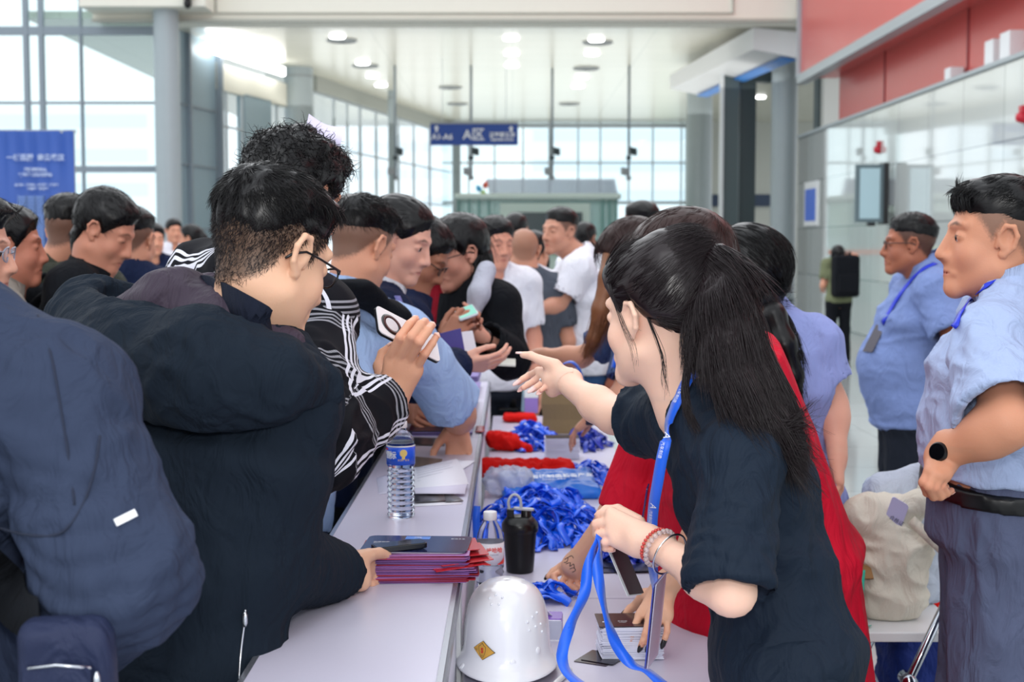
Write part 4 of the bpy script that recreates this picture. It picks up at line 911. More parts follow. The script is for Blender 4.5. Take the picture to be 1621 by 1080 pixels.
def shirt(p, m, g=.019, sleeve=(.75, .75), hem=-.06, amp=.006, seed=2, name='shirt', neckcut=True, flare=.008, wide=1.0, extra=(), h=None, elbow=.0, gs=None, vneck=0, label=None, fine=(), cutdir=None, sc=(9, 9, 5), neckr=.0):
    s = p.s; pr = p.torso(g, wide=wide); gs = g if gs is None else gs
    for sd, u in zip('LR', sleeve):
        if u: pr += p.arm(sd, gs, u, flare, elbow)
    pr += list(extra)
    c = s['pelvis'] + (s['waist'] - s['pelvis']).normalized() * hem; pr.append(plane(c, -(s['waist'] - s['pelvis']).normalized() * .6 - p.U * .4, .004))
    for sd, u in zip('LR', sleeve):         # hollow cuffs
        if u:
            a, e, w_ = s['s' + sd], s['e' + sd], s['w' + sd]; k = p.k * (.86 if p.fem else 1) * (.6 + .4 * p.fat)
            if u <= 1: q = a + (e - a) * u; d = (e - a).normalized(); r = .046 * k + gs + flare - .009
            else: q = e + (w_ - e) * (u - 1); d = (w_ - e).normalized(); r = .034 * k + gs + flare - .009
            pr.append(cap(q - d * .03, q + d * .02, r * .93, r, .003, 's'))
    if neckcut:
        nk = s['neck']; ax = (p.s['head'] - nk).normalized(); r = (.052 if p.fem else .064) * p.k + neckr; pr.append(cap(nk + p.F * .008 - ax * .005, nk + ax * .12 + p.F * .03, r, r * 1.35, .006, 's'))
        if vneck: pr.append(cap(nk + p.F * (.06) , nk + p.F * .115 - p.up * vneck, .045, .006, .006, 's'))
    return garment(p, name, pr, m, h=h, amp=amp, seed=seed, label=label, fine=fine, sc=sc)
# ================================================================== counter, table
CT, TT = .97, .77      # counter top and table top heights
M_ctr = mat('lavender_white_laminate', '#c4c1d3', rough=.32, spec=.45, var=.02, bump=.03, bscale=60)
M_alu = mat('aluminium', '#a9acb4', rough=.25, metal=.8)
M_aludk = mat('dark_aluminium', '#555863', rough=.3, metal=.6)
M_panel = mat('counter_panel', '#dcdbe4', rough=.5)
def counter(y0, y1, lb):
    t = thing('display_counter', (-.25, (y0 + y1) / 2, 0), lb, 'counter', None)
    MB().box((-.388, y0, CT - .012), (-.108, y1 - .004, CT)).build('counter_top', M_ctr, t, bevel=.002)
    b = MB(); b.box((-.395, y0, CT - .035), (-.386, y1 - .004, CT + .001)); b.box((-.109, y0, CT - .03), (-.100, y1 - .004, CT + .0015)); b.box((-.100, y0, CT - .03), (-.096, y1 - .004, CT - .004), 1)
    b.build('edge_profile', [M_alu, M_aludk], t)
    b = MB(); b.box((-.385, y0 + .03, .04), (-.375, y1 - .03, CT - .035)); b.box((-.118, y0 + .03, .04), (-.108, y1 - .03, CT - .03)); b.build('side_panel', M_panel, t)
    for x in (-.385, -.125):
        for y in (y0, y1 - .034): MB().box((x - .004, y, 0), (x + .026, y + .03, CT - .03)).build('post', M_white, t, bevel=.003)
counter(1.25, 2.72, 'white topped display counter at the front, carrying the brochure stack')
counter(2.725, 4.55, 'white topped display counter in the middle, carrying the water bottle')
counter(4.555, 6.4, 'white topped display counter behind the open printed sheets')
def table(y0, y1, lb):
    t = thing('folding_table', (.16, (y0 + y1) / 2, 0), lb, 'table')
    MB().box((-.092, y0, TT - .03), (.415, y1 - .004, TT)).build('table_top', M_ctr, t, bevel=.004)
    for x in (-.06, .38):
        for y in (y0 + .08, y1 - .08): MB().tube([(x, y, 0), (x, y, TT - .03)], .014, 10).build('leg', M_alu, t, True)
    MB().box((-.06, y0 + .07, TT - .07), (.38, y0 + .09, TT - .03)).build('rail', M_alu, t)
table(1.45, 3.25, 'low white table behind the counter, under the white hard hat')
table(3.255, 5.05, 'low white table behind the counter, under the blue lanyard heap')
table(5.055, 6.75, 'low white table behind the counter, under the brown paper bag')
# ================================================================== cloths
C_p2 = cloth('black_jacket', '#17202b', rough=.85, spec=.14, bscale=900, bump=.12); C_p2l = cloth('plum_hood_lining', '#3b323f', rough=.6, bump=.1)
C_navyc = cloth('navy_collar', '#141a2a', rough=.8)
C_p1 = cloth('slate_blue_jacket', '#2f384d', rough=.8, spec=.12, bump=.1); C_lb = cloth('light_blue_shirt', '#9fb8df', rough=.75); C_lb2 = cloth('pale_blue_shirt', '#a3b3d6', rough=.75)
C_blk = cloth('black_cloth', '#0e1117', rough=.85); C_navy = cloth('navy_cloth', '#121d3a', rough=.85); C_wht = cloth('white_cloth', '#dfe0ea', rough=.8)
C_p16 = cloth('dark_navy_shirt', '#14202f', rough=.7, bump=.12); C_red = cloth('red_cape_cloth', '#c40f2c', rough=.75, bump=.12); C_peri = cloth('periwinkle_shirt', '#8f9ad0', rough=.75)
C_p20 = cloth('mid_blue_shirt', '#7a8dc0', rough=.75); C_gryt = cloth('grey_blue_trousers', '#565d78', rough=.75); C_dkt = cloth('dark_trousers', '#1d222d', rough=.85)
C_oliv = cloth('olive_cloth', '#3a3f37', rough=.8); C_gry = cloth('charcoal_tee', '#4b515c', rough=.85); C_jean = cloth('blue_jeans', '#33527c', rough=.85)
C_beige = cloth('beige_grey_cloth', '#8d8880', rough=.85); C_dred = cloth('dark_red_knit', '#8c1226', rough=.85); C_lgry = cloth('light_grey_cloth', '#b9bccb', rough=.85)
C_bgr = cloth('blue_grey_tee', '#46577c', rough=.85); C_grn = cloth('khaki_tee', '#6e7458', rough=.85)
M_lan = mat('lanyard_blue', '#0f5fe0', rough=.35, sheen=.3, bump=.1, bscale=900); M_land = mat('lanyard_deep_blue', '#1030c8', rough=.4)
M_rub = mat('black_rubber', '#101114', rough=.5)
def ground(p): shoes(p, M_black)
def glasses(p, m, lens=True, rimless=False, r=.021, name='glasses'):
    t = MB(); L = p.L
    for s_ in (-1, 1):
        c = (.032 * s_, .102, .006); ring = [L(c[0] + r * 1.15 * math.cos(a), c[1] - .006 * abs(math.cos(a)), c[2] + r * .82 * math.sin(a)) for a in [i * math.pi / 9 for i in range(18)]]
        t.tube(ring, .0011 if rimless else .0017, 6, closed=True)
        t.tube([L(.055 * s_, .097, .012), L(.069 * s_, .085, .012), L(.079 * s_, .03, .010), L(.082 * s_, .0, .008), L(.081 * s_, -.022, -.004), L(.079 * s_, -.032, -.016)], [.0018, .002, .002, .002, .0026, .0022], 6)
    t.tube([L(-.010, .102, .010), L(0, .106, .013), L(.010, .102, .010)], .0015, 6)
    o = t.build(name, m, p.root, True)
    for s_ in (-1, 1):
        c = (.032 * s_, .101, .006); b = MB(); ring = [L(c[0] + r * 1.13 * math.cos(a), c[1] - .006 * abs(math.cos(a)), c[2] + r * .8 * math.sin(a)) for a in [i * math.pi / 9 for i in range(18)]]
        b.add(ring + [q + p.hF * .001 for q in ring], [tuple(range(18))[::-1], tuple(range(18, 36))] + [(i, (i + 1) % 18, 18 + (i + 1) % 18, 18 + i) for i in range(18)])
        g = b.build('lens', glass_pane('lens_glass', (.92, .94, .98)), o)
        g.parent = o; g.matrix_parent_inverse = Matrix.Identity(4)
    return o
def long_hair(p, spine, radii, m, L=.12, n=900, name='long_hair', rad=.0011, fl=(0, 0, -1), amp=.006, h=None):
    pr = []
    for (a, b), (ra, rb) in zip(zip(spine, spine[1:]), zip(radii, radii[1:])): pr.append(cap(a, b, ra, rb, .03))
    v, q = volume(pr, h or (.006 if p.near == 1 else .009)); nn = vnormals(v, q); v = v + nn * (vnoise(v * np.array([70, 70, 12])) * amp)[:, None]; npmesh(name, v, q, m, p.root)
    if n:
        cen = v[q].mean(1); idx = RNG.choice(len(q), n); pts = cen[idx]; sp = np.array([_a(a) for a in spine]); k = np.argmin(((pts[:, None] - sp[None]) ** 2).sum(2), 1)
        T = np.gradient(sp, axis=0); p.strands(pts, nn[q].mean(1)[idx], T[k], L, rad, .08, 3, .12, m)

# ------------------------------------------------------------------ far and middle crowd
def extra(label, head, Y, a, H=1.72, look=None, top=C_blk, legs=C_dkt, hair='short', hairm=None, near=3, sleeve=(.75, .75), skin='#c98f76', stub=None, n=0, lean=4, fem=False, dx=0, hk={}, fat=1.0, col=True, belly=0, g=.019, base=None, **kw):
    hp = P(head[0], head[1], Y); H = kw.pop('Hh', None) or (hp.z + .125)
    k = H / 1.72; fh = V((math.cos(math.radians(a)), math.sin(math.radians(a)), 0)); off = math.tan(math.radians(lean)) * .5 + .03
    p = Person(label, hp.x - fh.x * off + dx, hp.y - fh.y * off, a, H, lean=lean, look=look or (a, 5, 0), head=hp, near=near, skin=skin, fem=fem, fat=fat, belly=belly, **kw)
    if base: p.s['pelvis'] = V(base); d = p.s['neck'] - p.s['pelvis']; p.s['waist'] = p.s['pelvis'] + d * .3 - p.F * .02; p.s['chest'] = p.s['pelvis'] + d * .63 - p.F * .03; p.up = d.normalized(); p.rebase()
    p._fin = (stub, hair, hairm, n, hk, top, legs, sleeve, col, g); return p
def finish(p, wide=1.0, seed=4):
    stub, hair, hairm, n, hk, top, legs, sleeve, col, g = p._fin
    p.build_body(stub=stub); 
    if hair: p.hair(hair, hairm, n=n, **hk)
    s_ = shirt(p, top, g=g, sleeve=sleeve, seed=seed, wide=wide); trousers(p, legs); shoes(p, M_black)
    if col: collar(p, top, p.s['neck'] + p.up * .012, p.s['head'] - p.s['neck'], .064 * p.k, .068 * p.k)
    p.shirt = s_; return p
STB = ('#2c2523', .75)

# far left
p = extra('person far away in a white shirt and blue lanyard, beside the left grey column', (275, 366), 15, -60, top=C_wht, legs=C_dkt); 
p.s['wR'] = p.s['eR'] + V((.12, -.1, .1)); p.s['wL'] = p.s['eL'] + V((-.05, -.16, .1)); finish(p)
lanyard(p, bvh(p.shirt), [(271, 380), (274, 390), (277, 398), (280, 388), (282, 380)], M_lan, .03)
p = extra('person far away with black ponytail and black jacket, beside the one in white', (301, 378), 14, 175, fem=True, top=C_blk, sleeve=(1.95, 1.95), hk=dict(tT=.03, tS=.02)); finish(p)
long_hair(p, [p.L(0, -.1, .05), p.L(0, -.13, .0), p.L(0, -.12, -.12)], [.045, .04, .02], M_hair, n=0)
p = extra('person in dark blue, mostly hidden behind the navy jacketed back', (243, 380), 11, -60, top=C_navy); finish(p)
# left group
p = extra('person with buzzed nape in a dark navy top, seen from behind', (212, 382), 5.6, 82, near=2, top=C_navy, sleeve=(1.95, 1.95), hair='fade', stub=STB, n=700, fat=1.08, g=.03, col=False, look=(75, 12, 0)); finish(p)
p = extra('person in beige grey jacket, half hidden behind the glasses wearer at left', (14, 392), 4.4, 20, near=2, top=C_beige, sleeve=(1.95, 1.95), n=500, skin='#b5745e'); finish(p)
p = extra('person in an olive hooded jacket with black backpack, seen from behind', (112, 370), 4.9, 110, near=2, top=C_oliv, sleeve=(1.95, 1.95), hair='fade', stub=STB, n=900, g=.035, fat=1.1, dx=-.08, look=(70, 15, 0), col=False); finish(p)
b_ = p.s['neck']; garment(p, 'hood', [cap(b_ + V((-.13, -.05, .01)), b_ + V((0, -.11, -.03)), .045, .06, .05), cap(b_ + V((0, -.11, -.03)), b_ + V((.12, -.03, .02)), .06, .04, .05)], C_oliv, amp=.006, seed=5)
backpack(p, p.s['chest'] - p.F * .21 + V((-.02, 0, -.02)), (.14, .07, .2), C_blk, 'black backpack on the olive jacket wearer at the left')
# black polo
p = extra('person in a black polo looking down, with black backpack, behind the blue jacket', (164, 366), 4.6, 5, near=2, top=C_blk, hair='short', n=1800, skin='#c98a72', look=(-4, 30, 0), fat=1.14, g=.022, lean=10, sleeve=(.8, .8), hk=dict(tT=.024, tS=.012), dx=-.03)
p.s['sR'] = P(114, 456, 4.45); p.s['eR'] = P(98, 560, 4.4); p.s['wR'] = P(165, 570, 4.4); p.s['wL'] = P(190, 560, 4.7); finish(p, 1.05)
backpack(p, p.s['chest'] - p.F * .21 + V((0, 0, -.08)), (.13, .07, .2), C_blk, 'black backpack on the black polo wearer looking down')
# glasses at the left edge
p = extra('person with clear framed glasses at the left edge, only the face in frame', (-52, 398), 3.35, 8, near=2, top=C_navy, sleeve=(1.9, 1.9), n=1400, skin='#d8a08a', look=(6, 8, 0), hk=dict(tT=.03, tS=.01, front=.012), eyes=True, g=.03, dx=-.05); finish(p)
glasses(p, mat('clear_frame', '#9aa3b5', rough=.15, metal=.3), r=.022)

# along the counter, far end to near
p = extra('person far behind in a white shirt, seen from behind near the kiosk', (927, 378), 11.5, 60, top=C_wht); finish(p)
t = thing('blue_tote_bag', tuple(P(941, 470, 11.4)), 'bright blue shopping bag hanging beyond the white shirted man', 'bag'); q = P(941, 458, 11.4); MB().rbox(q, (.050, 0, 0), (0, 0, .072), (0, .02, 0), .1).build('bag_body', mat('tote_blue', '#1a86dc', rough=.5), t, bevel=.004)
MB().tube(catmull([q + V((-.025, 0, .065)), q + V((-.02, 0, .13)), q + V((.02, 0, .13)), q + V((.025, 0, .065))], 5), .004, 6).build('handle', mat('tote_blue', ''), t, True)
p = extra('person in black far behind the shaved head, near the kiosk', (817, 366), 10.5, 80, top=C_blk); finish(p)
p = extra('person in a white shirt, half hidden behind the grey tee', (847, 400), 8.8, 60, H=1.6, top=C_wht); finish(p)
p = extra('person at the back with black hair, behind the brown haired woman', (1013, 358), 7.6, 150, near=3, top=C_wht, hair='fade', stub=STB, skin='#b9705a'); finish(p)
p = extra('person with shaved head in a dark grey tee with shoulder strap, seen from behind', (829, 398), 7.4, 100, near=3, top=C_gry, hair=None, stub=('#5b4436', .5), legs=C_blk, col=False, fat=1.02, look=(95, 10, 0), dx=.02); finish(p)
lanyard(p, bvh(p.shirt), [(812, 412), (825, 440), (838, 462), (850, 486)], C_blk, .035, 'shoulder_strap')
p = extra('person in a white collared shirt and blue lanyard, facing the viewer', (785, 385), 7.0, -75, near=2, top=C_wht, n=900, skin='#cf927c', look=(-62, 12, 0), hair='short', hk=dict(tT=.022, tS=.008)); finish(p)
lanyard(p, bvh(p.shirt), [(776, 414), (781, 432), (787, 448), (791, 436), (795, 416)], M_lan, .02)
# big man in white polo
p = extra('heavy set person in a white polo and blue lanyard, looking left', (886, 368), 7.6, 195, near=2, top=C_wht, legs=C_jean, hair='fade', stub=STB, n=500, skin='#be8a74', look=(222, 2, 0), fat=1.12, belly=.07, g=.03, dx=.10, lean=0)
p.s['sL'] = P(916, 428, 7.4); p.s['eL'] = P(884, 484, 7.35); p.s['wL'] = P(846, 492, 7.2); p.s['eR'] = P(862, 480, 7.7); p.s['wR'] = P(845, 500, 7.5)
p.hand('L', V((-.9, -.2, -.25)), V((0, .9, -.3)), curl=(50, 60, 40), nail=False); finish(p, 1.05)
lanyard(p, bvh(p.shirt), [(880, 402), (868, 420), (862, 440), (860, 470)], M_lan, .025)
w0 = p.s['wL']; ob = MB().ribbon(catmull([w0 + V((-.05, -.03, -.01)), w0 + V((-.06, -.03, -.10)), w0 + V((-.055, -.02, -.22))], 6), .035, [V((1, 0, 0))] * 13, .001).build('hanging_lanyard', M_lan, None, True)
tag(ob, 'bright blue lanyard dangling from the white polo wearer\'s hand', 'lanyard')
# woman in red top
p = extra('person with long black hair and glasses, red top and black jacket with grey hood', (727, 402), 5.1, -100, near=2, fem=True, top=C_dred, legs=C_blk, hair='short', n=500, skin='#cf9480', look=(212, 18, 0), sleeve=(.9, .9), hk=dict(tT=.030, tS=.022), col=False, lean=6, H=1.66)
p.s['neck'] = P(722, 446, 5.15); p.s['pelvis'] = V((-.47, 5.30, .92)); p.s['chest'] = p.s['pelvis'] * .4 + p.s['neck'] * .6; p.s['waist'] = p.s['pelvis'] * .7 + p.s['neck'] * .3; p.rebase()
p.s['sL'] = P(788, 482, 5.02); p.s['sR'] = P(664, 476, 5.25)
p.s['eL'] = P(806, 568, 4.94); p.s['wL'] = P(758, 530, 4.78); p.s['eR'] = P(670, 560, 5.2); p.s['wR'] = P(715, 545, 5.0)
p.hand('L', V((-.9, .05, .4)), V((-.2, .9, .3)), curl=(35, 45, 30), nail=False)
stub, hair, hairm, n, hk, top, legs, sleeve, col, g = p._fin; p.build_body(); p.hair('short', n=600, **hk)
shirt(p, C_dred, g=.012, sleeve=(.6, .6), neckcut=True, vneck=.12, name='red_top'); trousers(p, C_blk); shoes(p, M_black)
ctr = p.s['chest'] + p.F * .16 + V((0, 0, .08))
shirt(p, C_blk, g=.030, sleeve=(1.8, 1.8), name='jacket', neckcut=True, neckr=.02, extra=[block(ctr - V((.045, 0, 0)), (p.R, p.F, p.U), (.105, .14, .45), .03, .02, 's')])
b_ = p.s['neck']; garment(p, 'hood', [cap(b_ - p.R * .1 + p.F * .03, b_ - p.R * .085 + p.F * .12 - V((0, 0, .17)), .035, .022, .03), cap(b_ - p.R * .1 + p.F * .03, b_ - p.F * .09 - V((0, 0, .02)), .035, .05, .04), cap(b_ + p.R * .1, b_ - p.F * .09 - V((0, 0, .02)), .035, .05, .04)], C_lgry, amp=.004)
long_hair(p, [P(742, 375, 5.15), P(750, 410, 5.12), P(752, 445, 5.10), P(750, 480, 5.08)], [.072, .060, .045, .025], M_hair, n=500)
long_hair(p, [P(700, 400, 5.2), P(685, 450, 5.2), P(680, 500, 5.2)], [.035, .035, .02], M_hair, n=300)
garment(p, 'hood_edge', [cap(P(770, 428, 5.0), P(758, 465, 4.93), .034, .036, .03), cap(P(758, 465, 4.93), P(742, 520, 4.92), .036, .022, .03)], C_lgry, amp=.003, label='light grey hood edge')
glasses(p, mat('thin_frame', '#2b1d1a', rough=.3))
b = MB(); q = p.s['wL'] - (p.s['wL'] - p.s['eL']).normalized() * .03; ax = (p.s['wL'] - p.s['eL']).normalized(); b.lathe([(.031, -.012), (.0335, -.012), (.0335, .012), (.031, .012)], q, 20, axis=ax); b.build('wristwatch', M_black, p.root, True)
# man with glasses looking down at his phone
p = extra('person with dark framed glasses looking down at a phone, behind the dark haired woman', (664, 404), 4.8, 10, near=2, top=C_navy, sleeve=(1.95, 1.95), n=1100, skin='#a06b55', look=(-8, 38, 0), lean=22, base=(-.62, 4.78, .9), hk=dict(tT=.022, tS=.012), g=.026)
p.s['eR'] = P(650, 570, 4.5); p.s['wR'] = P(702, 545, 4.55); p.s['eL'] = P(668, 560, 4.9); p.s['wL'] = P(712, 540, 4.72)
p.hand('R', V((.62, .25, .75)), V((.3, .8, .1)), curl=(28, 35, 25), nail=False, thumb=(.8, .5, .2)); p.hand('L', V((.7, .0, .7)), V((.1, -.8, -.2)), curl=(35, 45, 30), nail=False); finish(p)
glasses(p, mat('dark_frame', '#15110f', rough=.3))
t = thing('smartphone', tuple(P(748, 492, 4.62)), 'small phone with a pale green screen held in two hands', 'phone'); c = P(738, 495, 4.62)
MB().rbox(c, V((.030, .015, .010)), V((-.012, .060, .012)), V((0, -.0016, .0036)), .25).build('phone_body', mat('phone_white', '#d8dbe2', rough=.3), t, True)
MB().rbox(c + V((0, -.0019, .0042)), V((.027, .013, .009)), V((-.011, .055, .011)), V((0, -.0001, .0003)), .2).build('screen', mat('green_screen', '#8fd6c4', rough=.2, emit=.25), t)
# sleeve and hand of navy jacket holding a card over the counter
p = extra('person with dark hair tied back, white collar and navy vest, looking right', (632, 380), 4.3, 25, near=1, fem=True, top=C_wht, n=1500, skin='#dba591', look=(-16, 24, 0), lean=20, base=(-.62, 4.2, .9), hk=dict(tT=.020, tS=.014), hair='short', eyes=True, sleeve=(1.9, 1.9), dx=-.04)
p.s['eR'] = P(652, 600, 4.1); p.s['wR'] = P(728, 578, 4.35); p.s['eL'] = P(665, 560, 4.7); p.s['wL'] = P(705, 560, 4.8)
p.hand('R', V((.95, .1, .05)), V((0, .7, .7)), curl=(15, 25, 20), thumb=(.9, .3, .4), nail=False)
p.build_body(brow=True, lips='#a85a58'); p.hair('short', n=1500, tT=.020, tS=.013, hz=([-.12, -.085, -.055, -.03, -.005, .03, .055, .075, .11], [-.05, -.04, -.03, .000, .03, .012, .035, .065, .075]), flow=lambda q: np.tile(_a(p.hF * -.9 - p.hU * .5), (len(q), 1)), kappa=11, jit=.12, lift=.05, L=.05)
shirt(p, C_wht, g=.014, sleeve=(.5, .5)); trousers(p, C_blk); shoes(p, M_black); collar(p, C_wht, p.s['neck'] + p.up * .012, p.s['head'] - p.s['neck'], .062, .068, hgt=.045, drop=.03)
shirt(p, C_navy, g=.026, sleeve=(1.92, 1.92), name='vest', neckr=.018, extra=[cap(p.s['neck'] + p.F * .10, p.s['neck'] + p.F * .15 - p.up * .30, .05, .012, .01, 's')])
lanyard(p, bvh(p.root.children[-1]), [(628, 470), (640, 500), (655, 530)], mat('badge_strap', '#6d6fb0', rough=.5), .02, 'badge_strap')
# ================================================================== people in front
def person(label, head, neck, pelvis, a, look, **kw):
    """posed from measured points: head centre, base of the neck, hips"""
    arms = {k: P(*kw.pop(k)) for k in ('sL', 'sR', 'eL', 'eR', 'wL', 'wR') if k in kw}
    H = kw.pop('H', 1.72); pel = V(pelvis); return Person(label, pel.x, pel.y, a, H, head=P(*head), neck=P(*neck), pelvis=pel, look=look, **kw, **arms)

def plaid_mat():
    m = bpy.data.materials.new('black_white_plaid'); m.use_nodes = True; nt = m.node_tree; b = nt.nodes['Principled BSDF']; b.inputs['Roughness'].default_value = .85; b.inputs['Specular IOR Level'].default_value = .2
    at = nt.nodes.new('ShaderNodeAttribute'); at.attribute_name = 'col'; sp = nt.nodes.new('ShaderNodeSeparateXYZ'); nt.links.new(at.outputs['Vector'], sp.inputs[0])
    def M(op, a, b_=None):
        n = nt.nodes.new('ShaderNodeMath'); n.operation = op
        for i, v in enumerate((a, b_)):
            if v is None: continue
            if isinstance(v, (int, float)): n.inputs[i].default_value = v
            else: nt.links.new(v, n.inputs[i])
        return n.outputs[0]
    def lines(c, per, frac, k, duty):
        f = M('FRACT', M('DIVIDE', c, per)); inn = M('LESS_THAN', f, frac); sub = M('LESS_THAN', M('FRACT', M('MULTIPLY', f, k / frac)), duty); return M('MULTIPLY', inn, sub)
    u, v = sp.outputs[0], sp.outputs[1]
    lu = lines(u, .105, .36, 4, .52); lv = lines(v, .118, .34, 4, .45)
    tw = M('LESS_THAN', M('FRACT', M('MULTIPLY', M('ADD', u, v), 420)), .62)         # twill breaks up the weft lines
    lv2 = M('MULTIPLY', M('MULTIPLY', lv, tw), .62); s = M('MAXIMUM', lu, lv2)
    mx = nt.nodes.new('ShaderNodeMix'); mx.data_type = 'RGBA'; nt.links.new(s, mx.inputs['Factor']); mx.inputs['A'].default_value = (*lin('#0b0c14'), 1); mx.inputs['B'].default_value = (*lin('#d6d6e2'), 1)
    nt.links.new(mx.outputs['Result'], b.inputs['Base Color']); return m
def put_uv(ob, uv):
    me = ob.data; at = me.attributes.new('col', 'FLOAT_COLOR', 'POINT'); c = np.ones((len(me.vertices), 4), np.float32); c[:, :2] = uv; c[:, 2] = 0; at.data.foreach_set('color', c.ravel())
def verts(ob):
    a = np.empty(len(ob.data.vertices) * 3, np.float32); ob.data.vertices.foreach_get('co', a); return a.reshape(-1, 3).astype(float)

# ---- police-blue shirt with black backpack strap, leaning on the counter (P4)
p = person('person in light blue short sleeves with black shoulder strap, leaning a hand on the counter', (572, 392, 3.95), (548, 478, 3.92), (-.66, 3.72, .93), 52, (50, 24, 0), near=1, skin='#cf957a', fat=1.08, bow=.05,
           sR=(642, 530, 3.9), eR=(728, 655, 4.12), wR=(724, 676, 4.22), eL=(600, 600, 4.4), wL=(640, 640, 4.6))
p.hand('R', V((.06, -.42, -.9)), V((.0, -.9, .45)), curl=(28, 16, 8), thumb=(.62, .72, .15), nail=None, nlen=.001, spread=.12); 
p.build_body(stub=STB, brow=False); p.hair('fade', n=3500, tT=.030, tS=.016, L=.035, rad=.0007, jit=.3, lift=.3)
s_ = shirt(p, C_lb, g=.018, sleeve=(.9, .88), flare=.022, amp=.009, seed=8, wide=1.03); trousers(p, C_navy); shoes(p, M_black)
collar(p, C_lb, p.s['neck'] + p.up * .012, p.s['head'] - p.s['neck'], .066, .070, hgt=.045, drop=.03)
garment(p, 'backpack_strap', [cap(P(520, 470, 4.0), P(560, 462, 3.74), .055, .062, .03, ell=((0, .3, 1), .35)), cap(P(560, 462, 3.74), P(622, 500, 3.80), .062, .045, .03, ell=((0, .3, 1), .35)), cap(P(622, 500, 3.80), P(640, 560, 3.95), .04, .02, .03)], C_blk, amp=.003)
backpack(p, p.s['chest'] - p.F * .22 + V((0, 0, -.02)), (.14, .07, .2), C_blk, 'black backpack on the light blue shirt, hidden behind the plaid shirt')

# ---- plaid shirt, curly hair, photographing with a phone (P3)
p = person('tall person with curly hair in a black and white plaid shirt, photographing with a phone', (467, 318, 2.95), (415, 428, 2.88), (-.66, 2.95, .98), 55, (52, 18, 0), near=1, H=1.84, skin='#d9a184', bow=.03, sw=.19,
           sR=(505, 500, 2.78), eR=(502, 705, 2.52), wR=(622, 628, 2.74), sL=(320, 440, 3.1), eL=(330, 560, 3.3), wL=(420, 600, 3.4))
w_ = p.s['wR']; d_ = 2.74
F_ = [[(617, 568, 2.72), (634, 534, 2.68), (648, 514, 2.69), (658, 505, 2.72)], [(634, 566, 2.71), (652, 533, 2.665), (666, 514, 2.675), (673, 509, 2.71)], [(648, 570, 2.71), (664, 541, 2.665), (677, 524, 2.675), (684, 515, 2.71)], [(660, 582, 2.715), (673, 560, 2.685), (684, 544, 2.69), (691, 532, 2.715)]]
F_ = [[P(*q) for q in f] for f in F_]; T_ = [P(*q) for q in ((612, 598, 2.74), (600, 580, 2.78), (606, 560, 2.80), (620, 548, 2.80))]
p.sethand('R', F_, T_, V((.25, -.05, .95)), V((.1, 1, .1)), V((-1, 0, .2)), 1.0, None, .001, 1.05)
p.hand('L', V((.6, .5, .2)), V((0, 0, -1)), nail=False)
p.build_body(stub=('#201a1a', .8), brow=False)
def curly(pts): return RNG.normal(0, 1, pts.shape)
p.hair('short', tT=.036, tS=.024, front=.010, rough=.010, n=0, rsc=60); v, q, nn = p.hairv; cen = v[q].mean(1); idx = RNG.choice(len(q), 2600); 
p.strands(cen[idx], nn[q].mean(1)[idx], curly(cen[idx]), .036, .0010, .45, 30, .4, M_hair, seg=8, curlr=.35)
PL = plaid_mat(); s = p.s
ob = garment(p, 'plaid_shirt', [q_ for q_ in p.torso(.022)] + p.arm('L', .016, 1.8) + [plane(s['pelvis'] - V((0, 0, .12)), (0, 0, -1)), cap(s['neck'] + p.F * .01, s['neck'] + p.U * .12 + p.F * .04, .06, .08, .006, 's')], PL, amp=.007, seed=12, h=.006)
vv = verts(ob); c = vv - _a(s['chest']); u = c @ _a(p.R); w2 = c @ _a(p.F); put_uv(ob, np.stack([np.arctan2(u, -w2) * .17 + 5.03, vv[:, 2] * 1 + u * .12 + 5], 1))
a, e, w_ = _a(s['sR']), _a(s['eR']), _a(s['wR'])
p.creases = [(s['eR'], ((s['eR'] - s['sR']).normalized() + (s['wR'] - s['eR']).normalized()).normalized(), .08, .009, .024)]
ob = garment(p, 'plaid_sleeve', p.arm('R', .017, 1.83, .006, .014), PL, amp=.010, seed=6, h=.005, sc=(14, 14, 14)); vv = verts(ob)
def limb_uv(vv, a, e, w_, rr, bend):
    L1, L2 = np.linalg.norm(e - a), np.linalg.norm(w_ - e); d1, d2 = (e - a) / L1, (w_ - e) / L2
    t1 = np.clip((vv - a) @ d1, -.1, L1); t2 = np.clip((vv - e) @ d2, 0, L2 + .1); r1 = vv - a - t1[:, None] * d1; r2 = vv - e - t2[:, None] * d2; use2 = (np.linalg.norm(r2, axis=1) < np.linalg.norm(r1, axis=1))
    r = np.where(use2[:, None], r2, r1); t = np.where(use2, L1 + t2, t1); n = np.cross(d1, d2); n /= np.linalg.norm(n)
    k = np.where(use2[:, None], np.cross(n, d2)[None], np.cross(n, d1)[None]); return np.stack([np.arctan2(r @ n, (r * k).sum(1)) * rr + 5, t + 5.02], 1)
put_uv(ob, limb_uv(vv, a, e, w_, .055, n))
cf = (s['wR'] - s['eR']).normalized(); q = s['eR'] + (s['wR'] - s['eR']) * .80; MB().lathe([(.050, -.02), (.053, -.018), (.0535, .012), (.050, .016), (.046, .012)], q, 28, axis=cf).build('cuff_band', C_blk, p.root, True)
collar(p, C_blk, s['neck'] + p.up * .01, p.s['head'] - p.s['neck'], .068, .072, hgt=.04, drop=.02); trousers(p, C_dkt); shoes(p, M_black)
